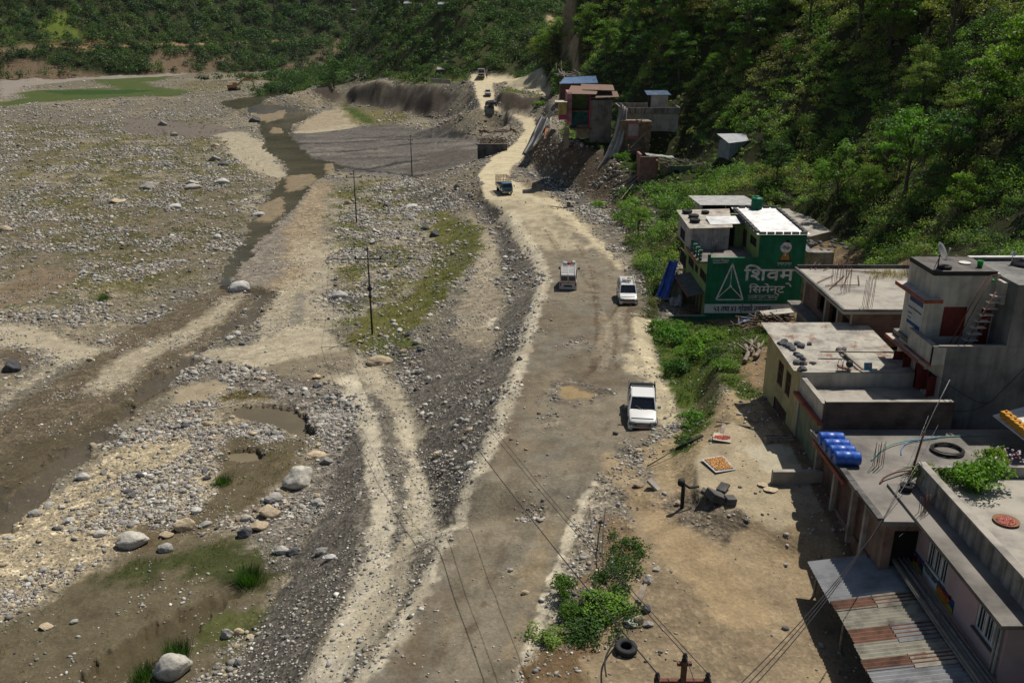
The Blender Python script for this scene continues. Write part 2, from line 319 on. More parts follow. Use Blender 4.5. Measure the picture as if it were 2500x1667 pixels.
poly([(860,900),(960,930),(1035,1020),(1060,1200),(1090,1300),(1020,1440),(900,1600),(840,1760),(700,1760),(790,1560),(850,1440),(880,1300),(890,1150),(880,1020)], (128,121,108), .5, .5, spk=.9, rock=.4)
# track through the river bed
line([(800,600),(780,660),(735,720),(715,800),(700,850)], [2.2,2.6,3.2,4,4.5], 'dust', 1.2, 1, op=.7, spk=.4, rock=.2, grass=0)
line([(735,720),(722,790)], [.5,.6], 'gravel', .4, .3, op=.6)
poly([(440,865),(560,845),(680,830),(690,800),(780,800),(850,860),(880,880),(985,955),(1025,1050),(1020,1160),(990,1100),(985,1000),(960,960),(880,960),(800,930),(700,925),(600,895),(520,880)], 'dust', .8, .7, op=.85, spk=.3, rock=.2, grass=0)
poly([(620,905),(700,880),(770,870),(860,855),(860,900),(800,925),(750,945),(690,930),(640,905)], 'wet', .4, .5, op=.55, spk=.1)
for P in ([(790,890),(860,915),(900,945)],[(800,900),(880,930)],[(755,905),(790,925)]): line(P, [.12,.15,.1], 'dark', .12, .1, op=.7)
line([(850,925),(895,1010),(915,1130),(935,1240),(925,1340),(890,1460),(840,1560),(790,1667),(760,1800)], [.8,.75,.62,.6,.62,.95,1.0,1.0,1.1], 'cream', .3, .22, op=.85, spk=.22, rock=.25)
line([(900,900),(985,1010),(1010,1120),(1020,1230),(1000,1330),(955,1440),(880,1560)], [.8,.75,.5,.45,.5,.9,1.0], 'dust', .35, .3, op=.8, spk=.25, rock=.3)
line([(985,1010),(1040,1240),(1060,1330)], [.3,.45,.7], 'cream', .4, .5, op=.6, spk=.3)
# ---- roads
ROADL = [(700,2100),(830,1760),(900,1640),(960,1560),(1030,1440),(1095,1302),(1150,1169),(1224,1020),(1267,893),(1293,787),(1331,691),(1320,638),(1277,574),(1240,521),(1182,484),(1169,425),(1203,383),(1256,351),(1283,319),(1272,298),(1235,278),(1177,267),(1163,239),(1155,202),(1140,194)]
ROADR = [(1180,192),(1202,200),(1207,235),(1214,262),(1242,274),(1304,288),(1315,310),(1282,378),(1247,410),(1243,436),(1330,475),(1400,530),(1470,600),(1530,655),(1560,720),(1588,790),(1598,860),(1610,930),(1630,1010),(1590,1080),(1500,1120),(1450,1180),(1410,1250),(1370,1350),(1310,1540),(1262,1667),(1180,2100)]
road = mask(ROADL+ROADR, .3, .25)
put(road, 'road', spk=.22, rock=.06, grass=0, forest=0, kind=1)
put(road*sst(120,165,GY+8*(N1-.5)), 'roaddry', spk=.1, rock=.01)
put(lump(road,N1,.48,.62)*(1-sst(120,160,GY)), 'roadlt', .6)
put(lump(road,1-N1,.52,.64)*(1-sst(120,160,GY)), (122,106,84), .55)
line(ROADL[1:14], [.5]*2+[.38,.36,.42,.5,.55,.6,.7,.8,.9,1.0,1.3], 'cream', .3, .3, op=.8, spk=.25, rock=.45)
line([(1560,900),(1575,830),(1568,770)], [1.0,1.2,.8], 'roaddry', .8, .5, op=.85)
poly([(1560,860),(1620,880),(1650,1000),(1640,1060),(1600,1000),(1570,930)], 'roaddry', .6, .5, op=.7, spk=.3, rock=.4)
line([(1520,655),(1480,610),(1420,560),(1360,505),(1300,465)], [1,1,1.2,1.4,2], 'roaddry', 1.0, .8, op=.9)
poly([(1240,520),(1300,500),(1400,560),(1440,600),(1380,620),(1300,600),(1270,560)], 'roaddry', 2, 2, op=.55)
line([(1300,470),(1330,480),(1290,450)], [1.2,1.4,1.0], (140,124,100), 1, .6, op=.7, spk=.5)
# tyre ruts
for P,w in (([(1505,900),(1500,830),(1495,770),(1525,720)],.22),([(1475,905),(1478,840),(1470,790),(1440,700),(1400,640)],.18),([(1445,900),(1460,840),(1455,760)],.18),([(1520,760),(1545,720),(1525,665)],.2),
            ([(1450,745),(1452,700),(1440,650),(1410,600)],.25),([(1418,930),(1450,900),(1460,870)],.15),([(1400,720),(1380,660),(1360,610),(1330,560)],.16),([(1300,1500),(1380,1300),(1440,1130),(1490,1020)],.14),([(1250,1500),(1330,1300),(1390,1130)],.14),
            ([(1140,1560),(1220,1380),(1300,1200)],.18),([(1540,830),(1530,790),(1540,750)],.16),([(1100,1640),(1180,1460),(1260,1260)],.2),([(1040,1660),(1130,1450)],.2)):
    lo = P[0][1] > 1200; line(P, [w*.6,w*.9,w*.6], (98,82,64), .08, .12, op=.3 if lo else .62, spk=.4)
    if not lo: line([(x+9,y) for x,y in P], [w*.4,w*.6,w*.4], (96,80,62), .08, .12, op=.4, spk=.4)
for P in ([(1470,905),(1490,840),(1490,790),(1530,740)],[(1455,870),(1480,800),(1470,760)],[(1510,880),(1520,820),(1512,770)]): line(P,[.3,.4,.3],(190,176,150),.1,.1,op=.4)
line([(1165,1400),(1210,1250),(1300,1050),(1345,900)], [.6,.9,.8,.6], (158,146,122), .6, .5, op=.4)
line([(1010,1640),(1100,1480),(1190,1330)], [.7,.9,.6], (128,114,92), .6, .5, op=.4)
line([(1240,1600),(1290,1450),(1345,1290)], [.5,.8,.5], (164,144,112), .6, .5, op=.5)
put(lump(road,fbm(GX*3,GY,3.0,4,41),.5,.62)*(1-sst(120,160,GY)), (122,108,88), .35)
for P in ([(1262,1235),(1330,1225),(1340,1270),(1275,1290)],[(1225,1395),(1290,1380),(1310,1460),(1240,1470)],[(1330,1010),(1370,1000),(1380,1050),(1335,1060)],[(1500,1065),(1555,1062),(1570,1090),(1530,1105),(1505,1090)]): poly(P, None, .5, .6, rock=.9, spk=.5)
puddle = mask([(1365,965),(1372,948),(1395,940),(1425,955),(1455,962),(1440,970),(1400,975),(1380,972)], .15, .12)
line([(1345,960),(1375,935),(1400,930),(1440,945),(1480,960),(1440,985),(1400,990),(1365,980),(1350,965)], [.35,.5,.35], (128,118,104), .25, .5, spk=1.1, rock=1.1)
put(puddle, (168,146,108), spk=0, rock=0)
line([(1380,838),(1420,835),(1450,845),(1400,850)], [.3,.3,.2], (140,130,116), .3, .4, spk=1.1, rock=.8, op=.7)
line([(1500,1090),(1560,1110),(1600,1130)], [.2,.4,.3], (64,66,66), .3, .3, op=.8)
# ---- ground right of the road: rubble strip and yard
poly([(1180,2100),(1265,1667),(1320,1540),(1385,1350),(1430,1250),(1500,1150),(1600,1085),(1660,1065),(1700,1040),(1720,1080),(1700,1200),(1760,1240),(2100,1240),(2600,1200),(2900,1500),(2700,2200)], 'yard', .6, .5, spk=.25, rock=.15, kind=2, grass=0, forest=0)
yard = mask([(1400,1700),(1500,1450),(1560,1300),(1650,1230),(2100,1200),(2300,1700)], 1, .8)
put(lump(yard,N1,.52,.64), 'yardgrey', .65, spk=.5); put(lump(yard,1-N1,.52,.66), (196,170,130), .5); put(lump(yard,N2,.55,.7), (140,122,98), .35)
poly([(1560,1090),(1700,1030),(1780,950),(1790,900),(1830,880),(1900,900),(1960,1080),(2000,1200),(1900,1240),(1700,1230),(1640,1180)], (176,156,122), .5, .5, spk=.35, rock=.25, kind=2)
poly([(1720,1085),(1780,1030),(1880,1060),(1960,1130),(2000,1250),(1900,1290),(1850,1270),(1760,1245),(1700,1205),(1695,1130)], (188,172,142), .15, .15, spk=.15, rock=.05)
poly([(1800,1090),(1900,1075),(2000,1150),(2000,1200),(1900,1180)], 'concrete', .15, .1, spk=.08, rock=0)
poly([(1265,1667),(1320,1540),(1385,1350),(1430,1250),(1480,1160),(1560,1100),(1580,1160),(1560,1220),(1550,1290),(1500,1350),(1480,1400),(1400,1520),(1330,1700)], (158,148,130), .4, .4, spk=1.1, rock=3.0)
line([(1262,1667),(1312,1540),(1372,1350),(1412,1250),(1455,1180)], [.25,.3,.28,.3,.2], 'cream', .15, .2, op=.85, spk=.3, rock=.6)
line([(1560,1210),(1650,1240),(1740,1270),(1790,1262)], [.8,1.2,1.2,.6], (128,116,98), .4, .4, spk=1, rock=2.2)
poly([(1470,1260),(1540,1270),(1560,1340),(1520,1420),(1420,1440),(1380,1480),(1440,1350)], 'earth', .4, .4, op=.85, spk=.4, rock=.8, grass=.3)
poly([(1240,1700),(1270,1600),(1330,1540),(1450,1580),(1440,1667),(1380,1760)], (128,106,78), .5, .5, spk=.4, rock=.4, grass=.6)
line([(1480,1110),(1555,1200),(1620,1290),(1720,1400),(1800,1480)], [.5,.6,.8,1.2,1.4], (196,170,130), .5, .3, op=.6, spk=.1, rock=.08)
line([(1290,1600),(1340,1500),(1390,1380)], [.4,.4,.3], 'cream', .3, .3, op=.6)
# ground among the houses
put(((GX>15)&(GX<60)&(GY>28)&(GY<112)&(GX>15+.0*GY)&(GX/GY>.2)).astype(float), 'earth', .9, spk=.3, rock=.25, grass=.4, kind=2)
# green bank between road and yard, grass in front of the houses
creep = mask([(1488,1312),(1570,1328),(1568,1400),(1535,1450),(1575,1500),(1560,1545),(1480,1585),(1350,1590),(1370,1510),(1420,1450),(1462,1390)], .15, .15)
bank = mask([(1595,790),(1640,770),(1720,785),(1850,790),(1900,800),(1950,830),(1890,845),(1840,850),(1830,880),(1790,900),(1850,960),(1830,1000),(1760,930),(1740,970),(1750,1030),(1700,1060),(1690,1100),(1640,1110),(1660,1060),(1680,1030),(1650,960),(1610,900)], .4, .5)
put(bank, (84,98,38), spk=.1, rock=.1, grass=1.5, kind=3)
poly([(1670,1010),(1720,960),(1745,900),(1760,935),(1720,1010),(1700,1030)], 'cliff', .4, .3, op=.6)
# ---- hills
HILL = [(1340,215),(1345,240),(1400,238),(1360,345),(1425,355),(1478,360),(1500,400),(1570,460),(1600,520),(1560,600),(1535,650),(1590,770),(1650,650),(1700,560),(1990,560),(2060,620),(2200,640),(2330,640),(2520,640),(3300,700),(3300,-400),(1250,-400),(1330,60),(1370,120)]
hill = mask(HILL, 1, 1.2); put(hill, 'forest', spk=.1, rock=.05, grass=.2, forest=1, kind=3)
spur = mask([(852,187),(950,186),(1050,181),(1130,186),(1250,190),(1345,200),(1395,240),(1420,60),(1340,-400),(900,-400),(870,100),(862,186)], 1.5, 1.5); put(spur, (70,76,34), spk=.1, rock=.05, grass=.5, forest=1, kind=3)
poly([(1105,205),(1000,200),(880,196),(860,184),(1000,182),(1140,186),(1145,195)], (92,104,44), 1.5, 1.5, grass=1, forest=.3, rock=.1, kind=3)
fx, fy, fd = proj(GX, GY, GZ0)
far = ((GY > 560) | ((GX > -20) & (GY > 470)) | ((GX<-200)&(GZ0>-11.0)&(GY>500))) & (GZ0 > -12.9)
put(far.astype(float), (60,66,32), spk=.1, rock=0, grass=0, forest=1, kind=4)
put(lump(far*1.0*(GZ0<3), fbm(GX,GY,40,3,21), .44,.56), 'cut', .8, spk=.3, forest=.3)
line([(0,128),(60,118),(110,112),(200,118),(290,110),(420,108),(620,104),(760,98),(840,100)], [3,3,3,3,2.5,2.5,2.5,3,3], (170,140,104), 1.2, 1, forest=0, kind=4)
poly([(0,112),(90,108),(120,116),(60,128),(0,138)], 'cut', 3, 3, op=.9, forest=0)
poly([(0,150),(60,145),(130,158),(150,180),(60,192),(0,196)], 'cut', 4, 4, op=.9, forest=.1)
poly([(120,108),(220,112),(300,112),(230,95),(150,96)], (146,104,74), 3, 3, op=.8, forest=.15)
poly([(740,100),(850,98),(900,100),(890,90),(800,82),(740,86)], 'cut', 3, 3, op=.75, forest=.3)
poly([(890,115),(910,120),(935,155),(925,158),(905,135)], 'cut', 2, 2, forest=0, op=.9)
poly([(120,40),(170,25),(170,60),(210,80),(250,100),(150,96),(100,100),(90,70)], (110,126,44), 6, 8, op=.9, forest=.12)
poly([(0,60),(60,90),(90,108),(0,112)], (90,104,42), 6, 8, op=.7, forest=.4)
stray = ((KIND==0)&(GZ0>-11.5)&(GY>425)&(GX>-130)).astype(float); put(blur(stray,3), (60,66,32), spk=.1, rock=0, forest=1); KIND[stray>.5]=4
# cliffs
line([(788,222),(860,230),(930,234),(1010,242),(1065,252),(1100,250)], [5,5,5,5,5,3], 'bluff', 1, .8, spk=.4, rock=.1, grass=.05, forest=0, kind=0)
line([(1215,243),(1260,252),(1320,252)], [3.2,3.2,3], 'bluff', .8, .6, spk=.4, rock=.2, grass=.1, forest=0)
poly([(1224,214),(1300,220),(1312,236),(1228,228)], (96,106,44), .6, .8, grass=1.2, forest=0)
poly([(1250,194),(1330,194),(1345,216),(1345,226),(1230,212)], 'roaddry', .8, .6, op=.8, spk=.2, rock=.1, forest=0, kind=1, grass=0)
poly([(1145,185),(1250,188),(1335,194),(1330,200),(1210,202),(1150,200)], 'roaddry', .8, .6, spk=.1, rock=.02, forest=0, kind=1, grass=0)
poly([(1278,382),(1330,300),(1365,345),(1425,354),(1480,358),(1495,395),(1560,445),(1590,500),(1608,560),(1560,600),(1530,620),(1500,545),(1475,500),(1420,470),(1350,438),(1310,410)], 'cliff', .6, .7, spk=.7, rock=.9, grass=.1, forest=0, kind=3)
poly([(1270,400),(1330,420),(1420,475),(1480,520),(1520,600),(1480,570),(1420,520),(1350,470),(1280,430),(1258,410)], 'slope', .6, .6, spk=1, rock=2.0, forest=0, grass=0)
poly([(1500,470),(1560,450),(1600,520),(1620,600),(1560,650),(1530,640),(1520,560)], (84,88,40), .8, 1, grass=.9, forest=.5, op=.8)
line([(1345,40),(1385,62),(1400,110),(1402,150),(1412,190)], [1.8,1.8,1.2,.7,.9], (186,162,126), .5, .6, spk=.3, forest=0, op=.95)
line([(1345,36),(1388,58),(1402,110)], [4,4,3.5], None, forest=0)
line([(1395,120),(1402,190)], [1.5,2], None, forest=0)
put(lump(mask([(788,205),(1065,212),(1110,206),(1100,288),(1000,276),(786,244)],1,1),fbm(GX,GY*.4,4,4,52),.48,.6), (118,108,92), .7)
# ---- small relief
HN = (fbm(GX,GY,9,5,31)-.5)
amp = np.where(KIND==1, .05, np.where(KIND==2, .12, np.where(KIND>=3, 1.0, .45)))
amp = blur(amp.astype(float), 4)*np.clip(np.hypot(GX,GY)/60,.5,2.5)**.5
GZ = GZ0+HN*amp*1.4+(fbm(GX,GY,1.2,3,77)-.5)*np.clip(ROCK,0,2)*.16
bl = ((np.abs(GZ0-blur(GZ0,25))>.25)&(KIND!=1)).astype(float); bl = blur(bl,4)
GZ += bl*(fbm(GX*1.0,GY*.35,3.0,4,91)-.5)*1.3+bl*(fbm(GX,GY*.8,6.0,5,93)-.5)*3.2*sst(230,300,GY)
# ---- open water (z of the surface, outline)
WATERS = []
def water(name, P, w=None, drop=.12, soft=.3, rag=.3, z=None):
    M = mask(P, soft, rag, w)
    global GZ
    s = blur(GZ0, 12)-.04 if z is None else np.full(GZ0.shape, z)
    lower = np.minimum(GZ, s-drop-.35*M)
    GZ = np.where(M>.02, GZ*(1-M)+lower*M, GZ)
    WATERS.append((name, M, s)); put(M, (96,84,62) if name!='river_channel' else (104,92,70), .8, spk=.35, rock=.2, grass=0)
water('river_water', [(800,190),(700,214),(620,236),(545,248),(536,252),(610,268),(642,282),(634,305),(640,330),(655,372),(690,395),(700,425),(680,455),(645,500),(605,560),(580,610),(555,650),(535,690),(540,706),(560,700),(590,640),(640,580),(672,548),(720,500),(760,450),(800,425),(830,408),(810,395),(760,388),(735,360),(705,330),(712,305),(745,290),(768,278),(722,264),(670,258),(640,252),(640,244),(710,226),(810,196)], rag=1.0)
water('river_channel', [(545,700),(620,712),(650,722),(600,775),(530,830),(450,890),(370,950),(280,1035),(190,1110),(90,1190),(-60,1300)], [.5,.7,.6,.7,.6,.7,.9,.8,.9,1.2,1.5], rag=1.3)
water('pond_water', [(560,1006),(600,995),(660,994),(720,1000),(748,1025),(758,1060),(740,1068),(700,1052),(660,1040),(610,1026),(570,1015)], z=-6.55, rag=.25, soft=.2)
water('pond_water', [(560,1105),(590,1098),(625,1102),(640,1115),(610,1125),(570,1122)], z=-6.2, rag=.15, soft=.2)
water('pool_water', [(200,1640),(300,1560),(400,1500),(500,1450),(590,1445),(560,1480),(470,1540),(400,1600),(330,1660),(180,1700)], z=-5.02, rag=.5, soft=.3)
isl = mask([(664,310),(690,314),(688,326),(660,326)],.5,.5)+mask([(700,430),(760,425),(775,440),(735,462),(700,470)],1,.8)+mask([(640,500),(685,482),(688,520),(655,545),(630,540)],.8,.8)+mask([(610,275),(645,280),(700,268),(690,290),(650,300)],.8,.6)+mask([(792,400),(815,398),(812,425),(795,425)],.5,.5)
isl = np.clip(isl,0,1); GZ = np.maximum(GZ, np.where(isl>.3, blur(GZ0,12)+.02+.1*isl, -99)); put(isl, (150,134,108), spk=.3, rock=.1)
# ------------------------------------------------------------------ materials
def nodes(name):
    m = bpy.data.materials.new(name); m.use_nodes = True; nt = m.node_tree
    b = nt.nodes['Principled BSDF']; return m, nt, b
def L(nt, a, b): nt.links.new(a, b)
def N(nt, t, **k):
    n = nt.nodes.new(t)
    for a, v in k.items():
        if a.startswith('in_'): n.inputs[int(a[3:])].default_value = v
        else: setattr(n, a, v)
    return n
def ramp(nt, fac, stops, interp='LINEAR'):
    r = nt.nodes.new('ShaderNodeValToRGB'); cr = r.color_ramp; cr.interpolation = interp
    while len(cr.elements) > 1: cr.elements.remove(cr.elements[-1])
    cr.elements[0].position = stops[0][0]; cr.elements[0].color = (*stops[0][1],1) if len(stops[0][1])==3 else stops[0][1]
    for p, c in stops[1:]:
        e = cr.elements.new(p); e.color = (*c,1) if len(c)==3 else c
    if fac is not None: nt.links.new(fac, r.inputs[0])
    return r
def mix(nt, a, b, fac, mode='MIX'):
    n = nt.nodes.new('ShaderNodeMix'); n.data_type = 'RGBA'; n.blend_type = mode
    for v, i in ((fac,0),(a,6),(b,7)):
        if hasattr(v, 'links'): nt.links.new(v, n.inputs[i])
        else: n.inputs[i].default_value = (*v,1) if isinstance(v,(tuple,list)) and len(v)==3 else v
    return n.outputs[2]
def g3(v): return (v,v,v)
_M = {}
def ground_mat():
    m, nt, b = nodes('ground'); tc = N(nt,'ShaderNodeNewGeometry'); pos = tc.outputs['Position']
    col = N(nt,'ShaderNodeAttribute',attribute_name='Col'); spk = N(nt,'ShaderNodeAttribute',attribute_name='Spk')
    out = col.outputs['Color']; hs = []
    for sc, amt, sd in ((1.6,.9,0),(4.5,1.0,3),(11,.8,7)):
        mp = N(nt,'ShaderNodeMapping'); L(nt,pos,mp.inputs[0]); mp.inputs['Location'].default_value = (sd,sd*2,0)
        v = N(nt,'ShaderNodeTexVoronoi'); v.inputs['Scale'].default_value = sc; L(nt,mp.outputs[0],v.inputs[0])
        s = N(nt,'ShaderNodeSeparateColor'); L(nt,v.outputs['Color'],s.inputs[0])
        r = ramp(nt, s.outputs[0], [(0,g3(.42)),(.25,g3(.70)),(.6,g3(.98)),(.85,g3(1.25)),(1,g3(1.9))])
        f = N(nt,'ShaderNodeMath',operation='MULTIPLY',use_clamp=True); L(nt,spk.outputs['Fac'],f.inputs[0]); f.inputs[1].default_value = amt*.62
        out = mix(nt, out, r.outputs[0], f.outputs[0], 'MULTIPLY')
        hs.append(v.outputs['Distance'])
    n = N(nt,'ShaderNodeTexNoise'); n.inputs['Scale'].default_value = .7; n.inputs['Detail'].default_value = 8; L(nt,pos,n.inputs[0])
    r = ramp(nt, n.outputs[0], [(.3,g3(.78)),(.5,g3(1)),(.72,g3(1.16))]); out = mix(nt,out,r.outputs[0],1.0,'MULTIPLY')
    n2 = N(nt,'ShaderNodeTexNoise'); n2.inputs['Scale'].default_value = 7; n2.inputs['Detail'].default_value = 6; n2.inputs['Roughness'].default_value=.7; L(nt,pos,n2.inputs[0])
    r = ramp(nt, n2.outputs[0], [(.3,g3(.72)),(.5,g3(1)),(.7,g3(1.22))]); out = mix(nt,out,r.outputs[0],.8,'MULTIPLY')
    L(nt,out,b.inputs['Base Color']); b.inputs['Roughness'].default_value = .95; b.inputs['Specular IOR Level'].default_value = .15
    a = N(nt,'ShaderNodeMath',operation='MULTIPLY'); L(nt,hs[1],a.inputs[0]); L(nt,spk.outputs['Fac'],a.inputs[1])
    a2 = N(nt,'ShaderNodeMath',operation='MULTIPLY_ADD'); L(nt,n2.outputs[0],a2.inputs[0]); a2.inputs[1].default_value=.5; L(nt,a.outputs[0],a2.inputs[2])
    bp = N(nt,'ShaderNodeBump'); bp.inputs['Strength'].default_value = .7; bp.inputs['Distance'].default_value = .12; L(nt,a2.outputs[0],bp.inputs['Height']); L(nt,bp.outputs[0],b.inputs['Normal'])
    return m
def water_mat(name, c, rough=.12, sc=3, alpha=.85):
    m, nt, b = nodes(name); g = N(nt,'ShaderNodeNewGeometry')
    mp = N(nt,'ShaderNodeMapping'); L(nt,g.outputs['Position'],mp.inputs[0]); mp.inputs['Scale'].default_value = (1,.45,1)
    n = N(nt,'ShaderNodeTexNoise'); n.inputs['Scale'].default_value = sc; n.inputs['Detail'].default_value = 4; L(nt,mp.outputs[0],n.inputs[0])
    n2 = N(nt,'ShaderNodeTexNoise'); n2.inputs['Scale'].default_value = .12; n2.inputs['Detail'].default_value = 5; L(nt,g.outputs['Position'],n2.inputs[0])
    r = ramp(nt, n2.outputs[0], [(.35,tuple(x*.7 for x in c)),(.65,tuple(x*1.25 for x in c))]); L(nt,r.outputs[0],b.inputs['Base Color'])
    b.inputs['Roughness'].default_value = rough; b.inputs['IOR'].default_value = 1.33; b.inputs['Specular IOR Level'].default_value = .3; b.inputs['Alpha'].default_value = alpha
    bp = N(nt,'ShaderNodeBump'); bp.inputs['Strength'].default_value = .35; bp.inputs['Distance'].default_value = .05; L(nt,n.outputs[0],bp.inputs['Height']); L(nt,bp.outputs[0],b.inputs['Normal'])
    return m
def rock_mat():
    m, nt, b = nodes('river_stone'); at = N(nt,'ShaderNodeAttribute',attribute_name='Tint'); g = N(nt,'ShaderNodeNewGeometry')
    n = N(nt,'ShaderNodeTexNoise'); n.inputs['Scale'].default_value = 2.2; n.inputs['Detail'].default_value = 8; n.inputs['Roughness'].default_value=.65; L(nt,g.outputs['Position'],n.inputs[0])
    r = ramp(nt, n.outputs[0], [(.3,g3(.62)),(.5,g3(1)),(.7,g3(1.25))]); o = mix(nt,at.outputs['Color'],r.outputs[0],.85,'MULTIPLY')
    L(nt,o,b.inputs['Base Color']); b.inputs['Roughness'].default_value=.85; b.inputs['Specular IOR Level'].default_value=.2
    bp = N(nt,'ShaderNodeBump'); bp.inputs['Strength'].default_value=.5; bp.inputs['Distance'].default_value=.08; L(nt,n.outputs[0],bp.inputs['Height']); L(nt,bp.outputs[0],b.inputs['Normal'])
    return m
def boulder_mat(name, c):
    m, nt, b = nodes(name); g = N(nt,'ShaderNodeTexCoord'); oi = N(nt,'ShaderNodeObjectInfo')
    n = N(nt,'ShaderNodeTexNoise'); n.inputs['Scale'].default_value = 3; n.inputs['Detail'].default_value = 9; n.inputs['Roughness'].default_value=.7; L(nt,g.outputs['Object'],n.inputs[0])
    r = ramp(nt, n.outputs[0], [(.28,tuple(x*.45 for x in c)),(.5,c),(.72,tuple(min(1,x*1.3) for x in c))])
    r2 = ramp(nt, oi.outputs['Random'], [(0,g3(.7)),(.5,g3(1)),(1,g3(1.15))]); o = mix(nt,r.outputs[0],r2.outputs[0],1.0,'MULTIPLY')
    L(nt,o,b.inputs['Base Color']); b.inputs['Roughness'].default_value=.85; b.inputs['Specular IOR Level'].default_value=.2
    bp = N(nt,'ShaderNodeBump'); bp.inputs['Strength'].default_value=.6; bp.inputs['Distance'].default_value=.1; L(nt,n.outputs[0],bp.inputs['Height']); L(nt,bp.outputs[0],b.inputs['Normal'])
    return m
def leaf_mat(name, attr=True, c=(.06,.1,.02), trans=.35, vary=True, rough=.55, spec=.22):
    m, nt, b = nodes(name)
    if attr:
        at = N(nt,'ShaderNodeAttribute',attribute_name='Tint'); col = at.outputs['Color']
    else:
        rg = N(nt,'ShaderNodeRGB'); rg.outputs[0].default_value = (*c,1); col = rg.outputs[0]
    if vary:
        oi = N(nt,'ShaderNodeObjectInfo')
        r = ramp(nt, oi.outputs['Random'], [(0,(.75,.8,.6)),(.3,(1.05,1,.9)),(.6,(.85,1.05,.8)),(.8,(1.3,1.15,.8)),(1,(1,.95,1.0))]); col = mix(nt,col,r.outputs[0],1.0,'MULTIPLY')
    L(nt,col,b.inputs['Base Color']); b.inputs['Roughness'].default_value=rough; b.inputs['Specular IOR Level'].default_value=spec
    t = N(nt,'ShaderNodeBsdfTranslucent'); cc = mix(nt,col,(1.0,1.15,.4),1.0,'MULTIPLY'); L(nt,cc,t.inputs[0])
    ms = N(nt,'ShaderNodeMixShader'); ms.inputs[0].default_value=trans; L(nt,b.outputs[0],ms.inputs[1]); L(nt,t.outputs[0],ms.inputs[2])
    L(nt,ms.outputs[0],nt.nodes['Material Output'].inputs[0]); return m
def M(name, c=(.5,.5,.5), rough=.8, metal=0, stain=.25, sc=1.2, spec=.3, bump=.15, streak=0, rust=0, c2=None):
    """weathered surface: base colour broken by stains, optional vertical streaks and rust"""
    if name in _M: return _M[name]
    m, nt, b = nodes(name); tc = N(nt,'ShaderNodeTexCoord'); P = tc.outputs['Object']
    n = N(nt,'ShaderNodeTexNoise'); n.inputs['Scale'].default_value = sc; n.inputs['Detail'].default_value = 8; n.inputs['Roughness'].default_value=.62; L(nt,P,n.inputs[0])
    dk = c2 if c2 else tuple(x*(1-stain*1.6) for x in c)
    r = ramp(nt, n.outputs[0], [(.32,dk),(.56,c),(.8,tuple(min(1,x*(1+stain*.35)) for x in c))]); o = r.outputs[0]
    if streak:
        mp = N(nt,'ShaderNodeMapping'); L(nt,P,mp.inputs[0]); mp.inputs['Scale'].default_value=(2.2,2.2,.22)
        s = N(nt,'ShaderNodeTexNoise'); s.inputs['Scale'].default_value=1.5; s.inputs['Detail'].default_value=7; L(nt,mp.outputs[0],s.inputs[0])
        rs = ramp(nt, s.outputs[0], [(.36,(.35,.34,.32)),(.55,(.85,.84,.83)),(.7,(1,1,1))]); o = mix(nt,o,rs.outputs[0],streak,'MULTIPLY')
    if rust:
        s = N(nt,'ShaderNodeTexNoise'); s.inputs['Scale'].default_value=.9; s.inputs['Detail'].default_value=9; s.inputs['Roughness'].default_value=.7
        mp = N(nt,'ShaderNodeMapping'); L(nt,P,mp.inputs[0]); mp.inputs['Location'].default_value=(5,2,1); L(nt,mp.outputs[0],s.inputs[0])
        rs = ramp(nt, s.outputs[0], [(.62-rust*.35,g3(0)),(.72-rust*.35,g3(1))]); o = mix(nt,o,(.2,.075,.035),rs.outputs[0])
    L(nt,o,b.inputs['Base Color']); b.inputs['Roughness'].default_value=rough; b.inputs['Metallic'].default_value=metal; b.inputs['Specular IOR Level'].default_value=spec
    if bump:
        n2 = N(nt,'ShaderNodeTexNoise'); n2.inputs['Scale'].default_value = 14; n2.inputs['Detail'].default_value = 5; L(nt,P,n2.inputs[0])
        bp = N(nt,'ShaderNodeBump'); bp.inputs['Strength'].default_value=bump; bp.inputs['Distance'].default_value=.03; L(nt,n2.outputs[0],bp.inputs['Height']); L(nt,bp.outputs[0],b.inputs['Normal'])
    _M[name] = m; return m
